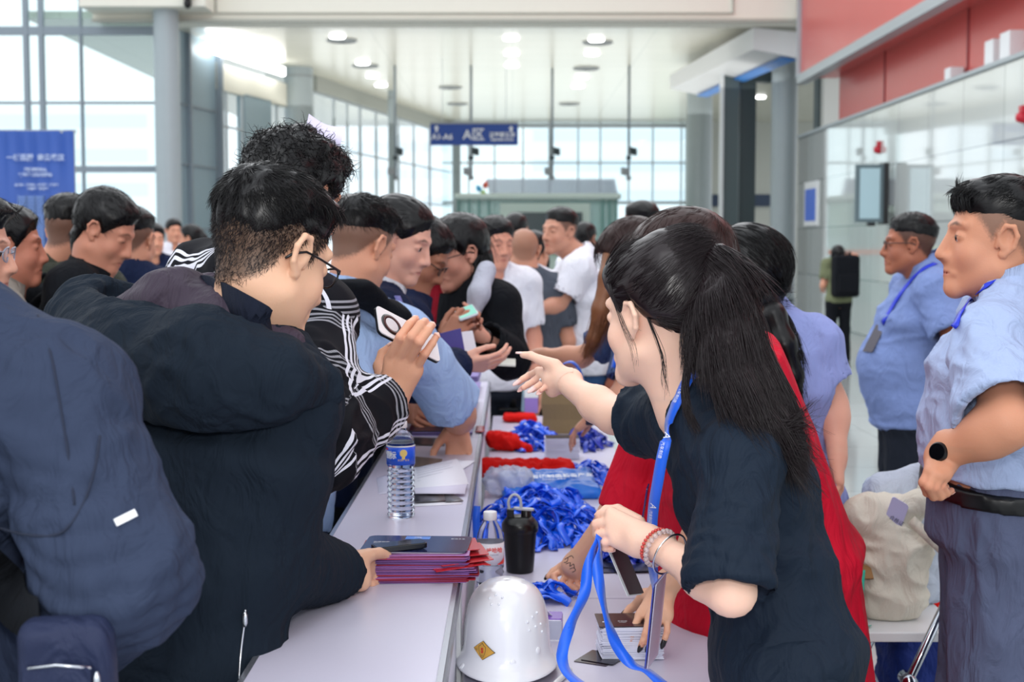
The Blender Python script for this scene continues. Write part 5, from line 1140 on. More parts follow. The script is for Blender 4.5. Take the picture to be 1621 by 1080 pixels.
# the phone it holds: back with the round camera faces the viewer
A_, B_, C_, D_ = P(583, 520, 2.66), P(618, 497, 2.75), P(703, 541, 2.83), P(671, 563, 2.74)
ce = (A_ + B_ + C_ + D_) / 4; X_ = (C_ - B_).normalized(); Y_ = (B_ - A_); Y_ = (Y_ - X_ * Y_.dot(X_)).normalized(); Z_ = X_.cross(Y_)
if Z_.y > 0: Z_ = -Z_
ph = thing('smartphone', tuple(ce), 'silver phone with a large round black camera ring, held up by the plaid shirted man', 'phone')
MB().rbox(ce, X_ * .078, Y_ * .036, Z_ * .0042, .28, 6).build('phone_body', mat('phone_silver', '#d9d7da', rough=.25, spec=.6), ph, 'auto')
MB().rbox(ce - Z_ * .001, X_ * .0785, Y_ * .0366, Z_ * .0028, .28, 6).build('frame', mat('phone_frame', '#1b1c22', rough=.3, metal=.6), ph, 'auto')
cc = ce - X_ * .044 + Z_ * .0042; MB().lathe([(.0255, 0), (.0255, .0012), (.0235, .0022), (.0165, .0022), (.0155, .0016)], cc, 36, axis=Z_).build('camera_ring', mat('gloss_black', '#050507', rough=.08, spec=.8), ph, 'auto')
MB().lathe([(.0155, 0), (.0155, .0018)], cc, 30, axis=Z_).build('camera_plate', mat('phone_plate', '#c9c8cc', rough=.3), ph, 'auto')
p.arm_len()

# ---- hooded black jacket (P2)
p = person('person with glasses in a black hooded jacket, one hand on the brochure stack', (428, 406, 2.27), (392, 532, 2.30), (-.55, 2.22, .93), 66, (49, 24, 0), near=1, H=1.74, skin='#dfb194', fat=1.0, bow=.03, hs=1.03,
           sR=(455, 640, 2.22), eR=(404, 888, 2.25), wR=(552, 908, 2.50), sL=(165, 600, 2.42), eL=(150, 760, 2.6), wL=(230, 880, 2.8))
F_ = [[(590, 884, 2.60), (606, 890, 2.66), (620, 893, 2.70), (630, 896, 2.72)], [(588, 898, 2.59), (606, 906, 2.63), (620, 905, 2.65), (633, 899, 2.66)], [(582, 910, 2.57), (600, 918, 2.59), (614, 915, 2.61), (626, 906, 2.63)], [(574, 918, 2.55), (588, 925, 2.56), (598, 922, 2.58), (606, 914, 2.60)]]
F_ = [[P(*q) for q in f] for f in F_]; T_ = [P(*q) for q in ((568, 886, 2.51), (584, 879, 2.54), (600, 876, 2.57), (613, 879, 2.59))]
p.sethand('R', F_, T_, V((.7, .6, -.1)), V((.3, .3, -.9)), V((-.3, .6, .5)), 1.0, None, .001, 1.0); p.hand('L', V((.6, .5, .0)), V((0, 0, -1)), nail=False)
p.nape = .012
def mole(p, v, col):
    return col
p.build_body(stub=('#3b2f28', .85), brow=False, hd=.0024)
p.hair('fade', tT=.024, tS=.010, n=9000, L=.032, rad=.0007, lift=.25, jit=.32, kappa=10, rough=.004, hz=([-.12, -.06, -.01, .03, .05, .085, .11], [.012, .022, .045, .05, .05, .07, .075]), front=.008)
v = RNG.random; n_ = 2600        # cropped hair down the back and sides of the head
b_ = verts(p.body); l = p.loc(b_); ok = (l[:, 2] < .055) & (l[:, 2] > np.interp(l[:, 1], LOWY, LOWZ) + .004 - .012 * (l[:, 1] < -.03)) & (np.abs(l).max(1) < .12) & (np.abs(l[:, 0]) < .0815) & (l[:, 1] < .06); pts = b_[ok]; pts = pts[RNG.choice(len(pts), 5200)]
nn = pts - _a(p.L(0, -.01, 0)); nn /= np.linalg.norm(nn, axis=1, keepdims=True); p.strands(pts, nn, np.tile(_a(-p.hU - p.hF * .2), (len(pts), 1)), .011, .00042, .6, 2, .4, M_hairb, seg=3, name='cropped_hair')
glasses(p, mat('black_glasses', '#0b0b0e', rough=.3), r=.020)
s = p.s; C_ = C_p2
p.sk = .012; sj = (s['eR'] - s['sR']).normalized(); sk_ = (s['wR'] - s['eR']).normalized(); bis = (sj + sk_).normalized(); p.creases = [(s['eR'], bis, .085, .010, .026), (s['wR'] - sk_ * .05, sk_, .05, .006, .02), (s['sR'] - s['neck'] * .0 + (s['chest'] - s['sR']) * .3, (s['chest'] - s['sR']).normalized(), .10, .008, .035)]
fineb = [(_a(s['eR']) - .16, _a(s['eR']) + np.array([.25, .35, .12]), .005)]
ob = shirt(p, C_, g=.034, sleeve=(1.9, 1.93), hem=-.16, flare=-.020, amp=.009, seed=21, elbow=.016, wide=1.02, gs=.030, name='jacket', neckr=.012, h=.0065)

hd_ = [cap(P(150, 520, 2.46), P(215, 590, 2.22), .085, .095, .05), cap(P(215, 590, 2.22), P(330, 590, 2.12), .095, .088, .05), cap(P(330, 590, 2.12), P(430, 600, 2.12), .088, .062, .05), cap(P(430, 600, 2.12), P(512, 612, 2.20), .062, .034, .04), cap(P(215, 590, 2.20), P(235, 640, 2.16), .07, .03, .05), cap(P(150, 520, 2.46), P(250, 500, 2.55), .07, .06, .05),
       ell(P(300, 470, 2.38), (p.R, p.F, p.U), (.17, .10, .055), .03, 's'), plane(P(235, 672, 2.1), V((-.15, 0, -1)), .02)]
garment(p, 'hood', hd_, C_, amp=.008, seed=31, h=.0065, sc=(12, 12, 12))
ln = [cap(P(200, 520, 2.38), P(275, 480, 2.31), .050, .052, .04), cap(P(275, 480, 2.31), P(360, 520, 2.24), .052, .050, .04), cap(P(360, 520, 2.24), P(445, 560, 2.24), .05, .04, .04), cap(P(445, 560, 2.24), P(500, 600, 2.28), .036, .02, .03), cap(P(250, 480, 2.42), P(340, 470, 2.48), .045, .04, .04)]
garment(p, 'hood_lining', ln, C_p2l, amp=.006, seed=33, h=.006, sc=(14, 14, 14), label='dull plum hood lining')
pts = catmull([P(296, 480, 2.42), P(328, 470, 2.29), P(366, 488, 2.185), P(402, 514, 2.15), P(430, 545, 2.18), P(442, 580, 2.26)], 6)
o = MB().ribbon(pts, .072, [V((-.2, .05, 1))] * len(pts), .002).build('collar', C_navyc, p.root, True)
t_ = bvh(ob); pts = [hit(t_, x, y, .001)[0] for x, y in ((388, 965), (386, 990), (381, 1030), (378, 1075))]; pts = [q for q in pts if q]
if len(pts) > 1: MB().tube(catmull(pts, 5), .0018, 6).build('pocket_zip', mat('zip_metal', '#c9ced6', rough=.2, metal=.9), p.root, True); MB().lathe([(.002, 0), (.004, .006), (.004, .018), (.002, .024)], pts[0] + V((0, -.003, -.026)), 8).build('zip_pull', mat('zip_metal', ''), p.root, True)
trousers(p, C_dkt); shoes(p, M_black); p.arm_len()

# ---- slate blue jacket at the left edge (P1)
p = person('person in a slate blue jacket with crossbody strap, head outside the frame', (-215, 330, 1.72), (-150, 470, 1.75), (-.80, 1.72, .93), 62, (50, 15, 0), near=1, H=1.74, skin='#d9a98c', bow=.02,
           sR=(88, 640, 1.66), eR=(178, 905, 1.60), wR=(110, 1010, 1.86), sL=(-330, 600, 1.9))
p.build_body(); p.hair('short', n=2500); s = p.s; sj = (s['eR'] - s['sR']).normalized(); sk_ = (s['wR'] - s['eR']).normalized(); p.sk = .012; p.creases = [(s['eR'], (sj + sk_).normalized(), .10, .011, .030), (s['eR'] - sj * .12, V((.5, .2, 1)).normalized(), .09, .007, .04), (s['eR'] + sk_ * .14, sk_, .08, .009, .03)]
ob = shirt(p, C_p1, g=.038, sleeve=(1.9, 1.9), hem=-.2, amp=.011, seed=41, elbow=.012, gs=.030, name='jacket', h=.0065, sc=(8, 8, 8), neckr=.03)
t_ = bvh(ob); q0, n0 = hit(t_, 182, 828, .001); q1, n1 = hit(t_, 214, 812, .001)
if q0 and q1: MB().ribbon([q0, (q0 + q1) / 2 + (n0 + n1) * .0005, q1], .0085, [(q1 - q0).cross(n0)] * 3, .0012).build('reflective_strip', mat('reflective', '#e8ebf0', rough=.3, emit=0), p.root)
sp_ = [hit(t_, x_, y_, .006)[0] for x_, y_ in ((-330, 560), (-250, 640), (-170, 730), (-90, 830), (-40, 885), (0, 925))]; sp_ = [q for q in sp_ if q] + [V((-.575, 1.600, 1.186)), V((-.545, 1.550, 1.186)), V((-.512, 1.500, 1.192))]
sp_ = catmull(sp_, 5); MB().ribbon(sp_, .052, [(sp_[min(i + 1, len(sp_) - 1)] - sp_[max(0, i - 1)]).cross(V((.25, -1, .1))).normalized() for i in range(len(sp_))], .0012).build('crossbody_strap', C_blk, p.root, True)
for sm_ in ([(-5, 835), (40, 846), (85, 848), (112, 830), (135, 790), (150, 740), (158, 690)], [(60, 500), (80, 560), (95, 640), (108, 720), (118, 800)]):
    pts = [hit(t_, x, y, .0004)[0] for x, y in sm_]; pts = [q for q in pts if q]
    if len(pts) > 2: MB().tube(catmull(pts, 4), .0016, 5).build('seam', mat('seam_navy', '#1c2438', rough=.9), p.root, True)
garment(p, 'collar', [cap(p.s['neck'] + V((.09, -.04, .0)), p.s['neck'] + V((-.02, -.11, .0)), .035, .04, .03)], C_p1, amp=.004)
trousers(p, C_dkt); shoes(p, M_black); p.arm_len()
c = P(108, 1085, 1.50); t = thing('crossbody_pouch', tuple(c), 'navy pouch with a silver zip hanging at the blue jacket wearer\'s side', 'bag')
v, q = volume([block(c, ((1, .15, 0), (-.15, 1, 0), (.0, 0, 1)), (.050, .03, .075), .022, .02)], .005); v, q = folds(v, q, .003, (20, 20, 20), 3); npmesh('pouch_body', v, q, cloth('navy_nylon', '#232a44', rough=.55), t)
MB().rbox(c + V((0, -.034, .012)), (.036, 0, 0), (0, 0, .020), (0, .004, 0), .3).build('front_flap', cloth('navy_nylon', ''), t, 'auto'); MB().tube([c + V((-.03, -.038, .03)), c + V((0, -.039, .034)), c + V((.036, -.036, .03))], .0016, 6).build('zip', mat('zip_metal', ''), t, True)
MB().lathe([(.0015, 0), (.0035, .004), (.0035, .02), (.0015, .026)], c + V((.042, -.036, .0)), 8).build('zip_pull', mat('zip_metal', ''), t, True)

# folded pale card standing up behind the curly hair
A_, B_, C_, D_ = P(489, 180, 2.98), P(547, 200, 3.0), P(538, 232, 2.96), P(480, 222, 2.94); t = thing('folded_card', tuple((A_ + B_ + C_ + D_) / 4), 'pale lilac folded card sticking up behind the curly hair', 'card'); n_ = 10; vs = []
for i in range(n_ + 1):
    u = i / n_; dz = -V((0, 0, 1)) * .010 * math.sin(u * math.pi)
    for a_, b_ in ((A_, B_), (D_, C_)): q = a_ + (b_ - a_) * u + dz; vs += [q, q + V((0, .0012, 0))]
MB().add(vs, [(4 * i, 4 * i + 4, 4 * i + 6, 4 * i + 2) for i in range(n_)] + [(4 * i + 1, 4 * i + 3, 4 * i + 7, 4 * i + 5) for i in range(n_)] + [(4 * i, 4 * i + 1, 4 * i + 5, 4 * i + 4) for i in range(n_)] + [(4 * i + 2, 4 * i + 6, 4 * i + 7, 4 * i + 3) for i in range(n_)]).build('card', mat('card_lilac', '#d9d3ee', rough=.5), t, True)
# ================================================================== people on the right
def bundle(name, guides, n, rad, m, parent, spread0=.012, spread1=.035, jit=.004, seg=14, wob=.006, curl=0):
    """a lock of hair: strands spread round a few guide curves"""
    G = [np.array([_a(q) for q in catmull(g, 6)]) for g in guides]; K = seg + 1; P_ = np.zeros((K, n, 3)); gi = RNG.integers(0, len(G), n); w2 = RNG.random(n); gj = np.clip(gi + RNG.integers(-1, 2, n), 0, len(G) - 1)
    off = RNG.normal(0, 1, (n, 3)); off /= np.linalg.norm(off, axis=1, keepdims=True); off *= RNG.random((n, 1)) ** .5; Ls = .72 + .30 * RNG.random(n); ph = RNG.random((n, 3)) * 6.28
    for k in range(K):
        t = k / seg
        for which, wt in ((gi, 1 - w2 * .6), (gj, w2 * .6)):
            for g in range(len(G)):
                m_ = which == g
                if not m_.any(): continue
                u = np.clip(t * Ls[m_], 0, 1) * (len(G[g]) - 1); i = np.floor(u).astype(int).clip(0, len(G[g]) - 2); f = (u - i)[:, None]; P_[k, m_] += (G[g][i] * (1 - f) + G[g][i + 1] * f) * wt[m_][:, None]
        sp = spread0 + (spread1 - spread0) * math.sin(min(1, t * 1.3) * math.pi / 2); P_[k] += off * sp + np.sin(ph + t * (7 + 5 * curl)) * wob * t
    return tubes(name, list(P_), rad, m, parent, .7)

# ---- far person with a backpack
p = extra('person far away in khaki tee with black backpack, taking a photo', (1326, 405), 18.3, 95, H=1.64, Hh=1.64, near=3, top=C_grn, legs=C_blk, col=False)
hp = p.s['head']; p.s['sR'] = p.s['neck'] + p.R * .17 - V((0, 0, .06)); p.s['eR'] = hp + V((.25, .05, -.02)); p.s['wR'] = hp + V((.08, .12, .02)); p.s['wL'] = p.s['eL'] + V((.03, .2, -.05)); finish(p)
backpack(p, p.s['chest'] - p.F * .22 + V((.02, 0, -.02)), (.17, .1, .27), C_blk, 'black backpack worn by the far person photographing by the tiled wall')

# ---- heavy set man in mid blue shirt
p = person('heavy set person in mid blue shirt, glasses and blue lanyard, near the tiled wall', (1440, 388, 5.8), (1466, 432, 5.8), (1.65, 5.85, .95), 172, (170, 3, 0), near=1, H=1.72, skin='#a5654c', fat=1.14, belly=.025, bow=-.02,
           sL=(1482, 462, 5.62), eL=(1512, 540, 5.5), wL=(1530, 600, 5.7), sR=(1440, 460, 6.0), eR=(1480, 540, 6.0), wR=(1520, 590, 5.85))
p.build_body(stub=('#2a2422', .8)); p.hair('fade', n=1500, tT=.018, tS=.012, L=.02, lift=.4)
s_ = shirt(p, C_p20, g=.026, sleeve=(.85, .85), flare=.014, hem=-.14, amp=.009, seed=51, sc=(8, 8, 12)); trousers(p, C_dkt, g=.012); shoes(p, M_black); collar(p, C_p20, p.s['neck'] + p.up * .02, p.s['head'] - p.s['neck'], .074, .078, hgt=.04, drop=.03)
glasses(p, mat('thin_frame', '')); t_ = bvh(s_)
lanyard(p, t_, [(1481, 418), (1460, 428), (1438, 450), (1418, 478), (1398, 512)], M_land, .022)
q0, n0 = hit(t_, 1392, 520, .012)
if q0: MB().rbox(q0 - V((.01, 0, .045)), (.012, -.03, 0), (.03, .01, .055), n0 * .001, .1).build('name_badge', mat('badge_dark', '#2b2438', rough=.3), p.root); 
# ---- big man in light blue shirt at the right edge
p = person('large person in a light blue shirt, grey trousers and black watch at the right edge', (1577, 381, 3.0), (1606, 468, 3.0), (1.06, 3.05, 1.06), 168, (172, 0, 0), near=1, H=1.76, skin='#c98d70', fat=1.14, belly=-.03, bow=-.0, eyes=True, hs=1.04, sw=.175,
           sL=(1572, 550, 2.83), eL=(1594, 672, 2.66), wL=(1490, 722, 2.74), sR=(1570, 520, 3.2), eR=(1600, 650, 3.22), wR=(1600, 770, 3.2))
F_ = [[(1471, 748, 2.70), (1462, 764, 2.69), (1468, 780, 2.71), (1480, 782, 2.73)], [(1478, 752, 2.69), (1470, 770, 2.68), (1478, 786, 2.70), (1489, 784, 2.73)], [(1487, 754, 2.69), (1480, 772, 2.685), (1489, 786, 2.70), (1498, 782, 2.73)], [(1495, 755, 2.70), (1490, 770, 2.695), (1499, 781, 2.71), (1506, 777, 2.73)]]
F_ = [[P(*q) for q in f] for f in F_]; T_ = [P(*q) for q in ((1478, 735, 2.78), (1480, 750, 2.80), (1488, 764, 2.79), (1496, 772, 2.77))]
p.sethand('L', F_, T_, V((-.2, 0, -1)), V((.6, .8, 0)), V((-.8, .4, 0)), 1.0, None, .001, 1.08)
p.build_body(stub=('#5b4a40', .75), lips='#a5574e', hd=.0024); p.hair('fade', tT=.019, tS=.012, n=5000, L=.034, rad=.0007, lift=.12, front=.010, jit=.25, hz=([-.12, -.09, -.06, 0, .05, .085, .11], [-.02, -.01, .03, .050, .056, .066, .068]))
n_ = 26; pts = np.array([_a(p.L(x, .083 - x * x * 6, .088)) for x in np.linspace(-.05, .05, 900)]) + RNG.normal(0, .004, (900, 3)); p.strands(pts, np.tile(_a(p.hF), (900, 1)), np.tile(_a(p.hF * .8 - p.hU * .55), (900, 1)), .030, .0008, .05, 10, .2, M_hair, name='fringe')
s_ = shirt(p, C_lb2, g=.024, sleeve=(.9, .93), flare=.022, hem=.05, amp=.011, seed=61, sc=(8, 8, 14), h=.0065); trousers(p, C_gryt, g=.014, amp=.008, seed=9); shoes(p, M_black)
collar(p, C_lb2, p.s['neck'] + p.up * .02, p.s['head'] - p.s['neck'], .076, .080, hgt=.045, drop=.032, gap=34); t_ = bvh(s_)
lanyard(p, t_, [(1625, 424), (1600, 430), (1570, 448), (1545, 470), (1525, 492), (1512, 520)], M_land, .022)
garment(p, 'belt', [slab(p.s['pelvis'] + (p.s['waist'] - p.s['pelvis']) * .05, p.s['pelvis'] + (p.s['waist'] - p.s['pelvis']) * .34, p.R, .158 * p.k * p.fat + .030, .158 * p.k * p.fat + .028, .115 * p.k * p.fat + .032, .115 * p.k * p.fat + .03, .02, flat=(1, 1))], M_black, amp=0, h=.008)
d = (p.s['wL'] - p.s['eL']).normalized(); q = p.s['wL'] - d * .012; b = MB(); b.lathe([(.0285, -.011), (.0315, -.011), (.0315, .011), (.0285, .011)], q, 28, axis=d); st = b.build('watch_strap', M_rub, p.root, 'auto')
nv = (V((-.55, -.8, .3)) - d * V((-.55, -.8, .3)).dot(d)).normalized(); MB().lathe([(.019, -.001), (.0195, .006), (.017, .010), (.015, .010)], q + nv * .028, 28, axis=nv).build('watch_case', M_black, p.root, 'auto'); MB().lathe([(.0155, 0), (.0155, .0006)], q + nv * .0385, 24, axis=nv).build('watch_glass', mat('gloss_black', ''), p.root)
p.arm_len()

# ---- woman in periwinkle shirt with a low ponytail, back to the viewer
p = person('person with a low dark ponytail in a periwinkle shirt, seen from behind', (1178, 448, 3.6), (1212, 510, 3.62), (.70, 3.68, .92), 118, (138, 12, 0), near=1, H=1.64, fem=True, skin='#d9a08a', bow=.02, sw=.175, fat=1.1,
           sR=(1288, 545, 3.60), eR=(1318, 640, 3.60), wR=(1326, 722, 3.52), sL=(1165, 540, 3.75))
p.hand('R', V((.05, -.25, -1)), V((-.9, .2, 0)), curl=(28, 40, 30), thumb=(.8, .5, .2)); p.build_body()
p.hair('short', M_hair, tT=.034, tS=.026, n=2500, L=.09, lift=.04, jit=.08, kappa=9, flow=lambda q: _a(p.L(.01, -.11, -.04)) - q, hz=([-.12, -.06, 0, .05, .085, .11], [-.075, -.07, .0, .03, .07, .075]))
MB().lathe([(.016, -.008), (.020, 0), (.016, .008)], P(1216, 478, 3.47), 20, axis=(.4, -.3, -.8)).build('hair_tie', C_blk, p.root, True)
G_ = [[P(1216, 470, 3.49), P(1226, 500, 3.45), P(1242, 545, 3.42), P(1258, 595, 3.42), P(1268, 640, 3.44)], [P(1210, 478, 3.48), P(1215, 520, 3.44), P(1228, 565, 3.41), P(1245, 605, 3.41), P(1255, 630, 3.43)], [P(1222, 474, 3.50), P(1240, 505, 3.46), P(1258, 550, 3.43), P(1270, 590, 3.43)]]
pr = [cap(a, b, r, r2, .02) for g in G_[:1] for (a, b), r, r2 in zip(zip(g, g[1:]), (.016, .027, .028, .02), (.027, .028, .02, .006))]; v, q = volume(pr, .006); npmesh('ponytail', v, q, M_hair, p.root); bundle('hair_strands', G_, 900, .0009, M_hair, p.root, .010, .022)
s_ = shirt(p, C_peri, g=.020, sleeve=(.8, .62), flare=.014, hem=-.01, amp=.007, seed=71, neckr=.006); trousers(p, C_dkt); shoes(p, M_black); collar(p, C_peri, p.s['neck'] + p.up * .008, p.s['head'] - p.s['neck'], .060, .066, hgt=.035, drop=.025); p.arm_len()
lanyard(p, bvh(s_), [(1190, 500), (1205, 492), (1218, 487)], M_land, .018)

# ---- brown haired woman bending over the table
p = person('person with long brown hair in a blue grey tee, bending over the table', (1003, 415, 4.7), (1020, 492, 4.75), (.66, 4.85, .93), 185, (158, 30, 0), near=1, H=1.66, fem=True, skin='#cf967c', bow=.04,
           sR=(990, 520, 4.95), eR=(920, 566, 5.02), wR=(852, 562, 5.12), sL=(1005, 540, 4.55), eL=(985, 628, 4.5), wL=(940, 655, 4.62))
p.hand('R', V((-.9, .25, -.2)), V((0, .1, -1)), curl=(22, 35, 25), thumb=(.8, .3, .5)); p.hand('L', V((-.55, .35, -.55)), V((-.1, .3, -.9)), curl=(15, 20, 15), thumb=(.8, .4, .3)); p.build_body()
p.hair('short', M_hairr, tT=.032, tS=.024, n=1500, L=.08, lift=.04, jit=.1)
G_ = [[p.L(-.06, .04, .05), P(965, 440, 4.62), P(952, 490, 4.6), P(940, 535, 4.6), P(925, 568, 4.62)], [p.L(-.05, .02, .05), P(972, 450, 4.6), P(962, 500, 4.58), P(948, 545, 4.6)], [p.L(.02, -.09, .0), P(1030, 470, 4.65), P(1040, 520, 4.6)]]
pr = [cap(a, b, r, r2, .02) for g in G_[:1] for (a, b), r, r2 in zip(zip(g, g[1:]), (.03, .035, .03, .02), (.035, .03, .02, .006))]; v, q = volume(pr, .007); npmesh('long_hair', v, q, M_hairl, p.root); bundle('hair_strands', G_, 900, .001, M_hairl, p.root, .02, .028)
s_ = shirt(p, C_bgr, g=.016, sleeve=(.7, .7), flare=.012, hem=-.02, amp=.006, seed=81); trousers(p, C_blk); shoes(p, M_black); p.arm_len()
t_ = bvh(s_); lanyard(p, t_, [(1000, 505), (985, 540), (972, 580), (962, 620)], M_lan, .022)
q = P(953, 655, 4.45); MB().rbox(q, (.052, 0, .0), (0, 0, .037), (0, .0015, 0), .1).build('work_badge', mat('badge_navy', '#10152c', rough=.3), p.root); text('lettering', '工作', M_wtext, .022, q + V((-.01, -.002, 0)), (1, 0, 0), (0, 0, 1), p.root)
pts = catmull([P(905, 590, 4.85), P(888, 580, 4.82), P(905, 573, 4.8), P(920, 590, 4.8), P(924, 620, 4.8), P(920, 642, 4.8)], 5)
o = MB().ribbon(pts, .022, [V((.3, .9, .2))] * len(pts), .001).build('held_lanyard', M_lan, None, True); tag(o, 'blue lanyard looped over the fingers above the brown paper bag', 'lanyard')

# ---- red cape wearer behind the ponytail
p = person('person in a red cape with a tattooed forearm, mostly hidden behind the ponytail', (1080, 440, 3.05), (1130, 560, 3.0), (.54, 3.12, .92), 182, (165, 20, 0), near=1, H=1.68, fem=True, skin='#d9a78b', bow=.05,
           sR=(1060, 640, 3.25), eR=(1002, 778, 3.24), wR=(912, 888, 3.33), sL=(1150, 640, 2.85), eL=(1135, 815, 2.86), wL=(1045, 945, 2.84))
m_bn = mat('black_nail', '#0c0b10', rough=.15, spec=.7); m_bn['nl'] = 'glossy black painted nail'
F_ = [[(1012, 975, 2.80), (1002, 1000, 2.77), (1000, 1008, 2.765), (998, 1016, 2.765)], [(1028, 980, 2.78), (1022, 1005, 2.745), (1018, 1016, 2.74), (1014, 1024, 2.74)], [(1042, 982, 2.77), (1038, 1004, 2.74), (1032, 1015, 2.735), (1027, 1024, 2.735)], [(1056, 980, 2.77), (1056, 1000, 2.75), (1053, 1010, 2.745), (1050, 1018, 2.745)]]
F_ = [[P(*q) for q in f] for f in F_]; T_ = [P(*q) for q in ((1020, 950, 2.86), (1008, 958, 2.88), (998, 964, 2.88), (990, 971, 2.87))]
p.sethand('L', F_, T_, V((-.2, -.3, -.9)), V((-.2, .9, -.3)), V((-.8, .2, 0)), 1.0, m_bn, .009, .95)
F_ = [[(888, 905, 3.38), (876, 912, 3.36), (882, 925, 3.34), (892, 928, 3.34)], [(896, 912, 3.36), (890, 922, 3.34), (898, 932, 3.33), (908, 930, 3.335)], [(905, 915, 3.35), (902, 926, 3.33), (912, 933, 3.325), (920, 930, 3.33)], [(913, 915, 3.34), (914, 925, 3.325), (921, 931, 3.32), (928, 930, 3.325)]]
F_ = [[P(*q) for q in f] for f in F_]; T_ = [P(*q) for q in ((900, 893, 3.38), (888, 898, 3.40), (876, 905, 3.395), (868, 913, 3.385))]
p.sethand('R', F_, T_, V((-.7, .1, -.6)), V((.2, .5, -.8)), V((-.5, .6, 0)), 1.0, m_bn, .008, .95)
p.build_body(); p.hair('short', M_hairr, tT=.034, tS=.026, n=1500, L=.08, lift=.05)
s = p.s; shirt(p, C_blk, g=.014, sleeve=(.7, .7), hem=-.02); trousers(p, C_blk); shoes(p, M_black)
pr = [cap(s['neck'] + V((0, 0, -.03)), s['sR'], .07, .08, .06), cap(s['neck'] + V((0, 0, -.03)), s['sL'], .07, .08, .06), slab(s['neck'] - V((0, 0, .02)), V((.555, 3.12, .90)), (0, 1, 0), .20, .24, .145, .215, .06), slab(V((.555, 3.12, .90)), V((.585, 3.14, .42)), (0, 1, 0), .24, .28, .215, .26, .06, flat=(0, 1)),
      cap(s['sR'], P(996, 815, 3.22), .080, .075, .05, flat=(0, 1)), cap(s['sL'], P(1140, 800, 2.92), .08, .10, .05, flat=(0, 1)), ]
garment(p, 'cape', pr, C_red, amp=.007, seed=91, sc=(10, 10, 3), h=.007, label='bright red sleeved cape')
t_ = bvh(p.body); pts = []
for st in (((888, 888), (893, 885), (892, 891), (887, 893)), ((893, 885), (899, 882), (902, 886)), ((890, 895), (897, 893), (896, 899), (902, 895), (903, 901)), ((896, 903), (902, 901), (905, 905), (900, 908))):
    q = [hit(t_, x + 6, y - 2, .0004)[0] for x, y in st]; q = [v for v in q if v]
    if len(q) > 1: pts.append(q)
if pts:
    b = MB()
    for q in pts: b.tube(catmull(q, 3), .0009, 5)
    b.build('tattoo', mat('tattoo_ink', '#2b3034', rough=.6), p.root)
p.arm_len()

# ---- woman with the high ponytail (main figure)
p = person('person with a high dark ponytail in a dark navy shirt, reaching over the table', (1042, 504, 2.42), (1098, 640, 2.42), (.470, 2.36, .90), 172, (133, 6, 0), near=1, H=1.64, fem=True, skin='#efc4ae', bow=.0, fat=.95, hs=.97, sw=.16,
           sR=(1066, 665, 2.58), eR=(972, 658, 2.78), wR=(888, 602, 2.95), sL=(1168, 730, 2.24), eL=(1158, 938, 2.14), wL=(1028, 858, 2.30))
p.bust = .035; p.s['chest'] += V((.035, 0, 0)); p.s['waist'] += V((.02, 0, 0))
m_pn = mat('long_pink_nail', '#efc9c4', rough=.2, spec=.6); m_pn['nl'] = 'long pale pink pointed nail'
F_ = [[(858, 576, 3.02), (840, 564, 3.08), (828, 561, 3.11), (819, 562, 3.13)], [(856, 592, 2.99), (838, 600, 3.00), (830, 605, 2.99), (823, 609, 2.98)], [(864, 600, 2.97), (852, 606, 2.96), (842, 612, 2.95), (833, 617, 2.94)], [(874, 606, 2.96), (864, 611, 2.95), (856, 616, 2.94), (848, 620, 2.93)]]
F_ = [[(852, 588, 3.02), (838, 594, 3.05), (828, 600, 3.04), (820, 606, 3.03)], [(858, 594, 3.00), (846, 603, 3.01), (836, 609, 3.00), (829, 614, 2.99)], [(866, 598, 2.98), (858, 607, 2.98), (850, 613, 2.97), (843, 618, 2.96)], [(875, 601, 2.96), (868, 609, 2.955), (862, 614, 2.95), (857, 618, 2.94)]]
F_ = [[P(*q) for q in f] for f in F_]; T_ = [P(*q) for q in ((872, 580, 2.96), (855, 570, 2.98), (840, 563, 2.99), (828, 562, 3.0))]
p.sethand('R', F_, T_, V((-.8, .5, -.2)), V((-.2, .3, -.9)), V((0, -.2, 1)), 1.0, m_pn, .014, .95)
F_ = [[(968, 812, 2.34), (950, 815, 2.36), (948, 832, 2.37), (958, 838, 2.36)], [(966, 826, 2.335), (944, 830, 2.35), (945, 846, 2.36), (958, 849, 2.35)], [(968, 842, 2.33), (948, 846, 2.34), (950, 858, 2.35), (961, 859, 2.345)], [(974, 856, 2.325), (957, 859, 2.33), (958, 868, 2.335), (968, 869, 2.335)]]
F_ = [[P(*q) for q in f] for f in F_]; T_ = [P(*q) for q in ((1000, 826, 2.38), (978, 808, 2.42), (960, 808, 2.43), (948, 816, 2.42))]
p.sethand('L', F_, T_, V((-.85, .1, .2)), V((-.3, .9, -.2)), V((0, .2, 1)), 1.0, m_pn, .004, 1.0)
p.build_body(brow=False, hd=.0024)
# hair: swept back to the tie, fine shell then strands
tie = P(1106, 414, 2.40)
flow = lambda q: _a(tie) - q
p.hair('short', M_hairb, tT=.028, tS=.018, n=9000, L=.075, rad=.0006, lift=.03, jit=.05, kappa=8.5, flow=flow, rough=.0015, front=.006, hz=([-.12, -.085, -.055, -.03, -.005, .03, .055, .075, .11], [-.035, -.03, -.02, .000, .03, .012, .04, .075, .085]), extra=[cap(p.L(-.0, -.05, .10), tie - V((.01, 0, .0)), .05, .024, .04)])
ax = (P(1120, 400, 2.39) - P(1092, 428, 2.41)).normalized(); ax = V((.85, -.1, .45)).normalized()
b = MB()
for o_ in (-.008, -.003, .003, .008): b.tube([tie + ax * o_ + (ax.orthogonal().normalized() * math.cos(a) + ax.cross(ax.orthogonal().normalized()) * math.sin(a)) * .0235 for a in [i * math.pi / 12 for i in range(24)]], .0032, 6, closed=True)
b.build('hair_tie', mat('tie_elastic', '#14181c', rough=.8), p.root, True)
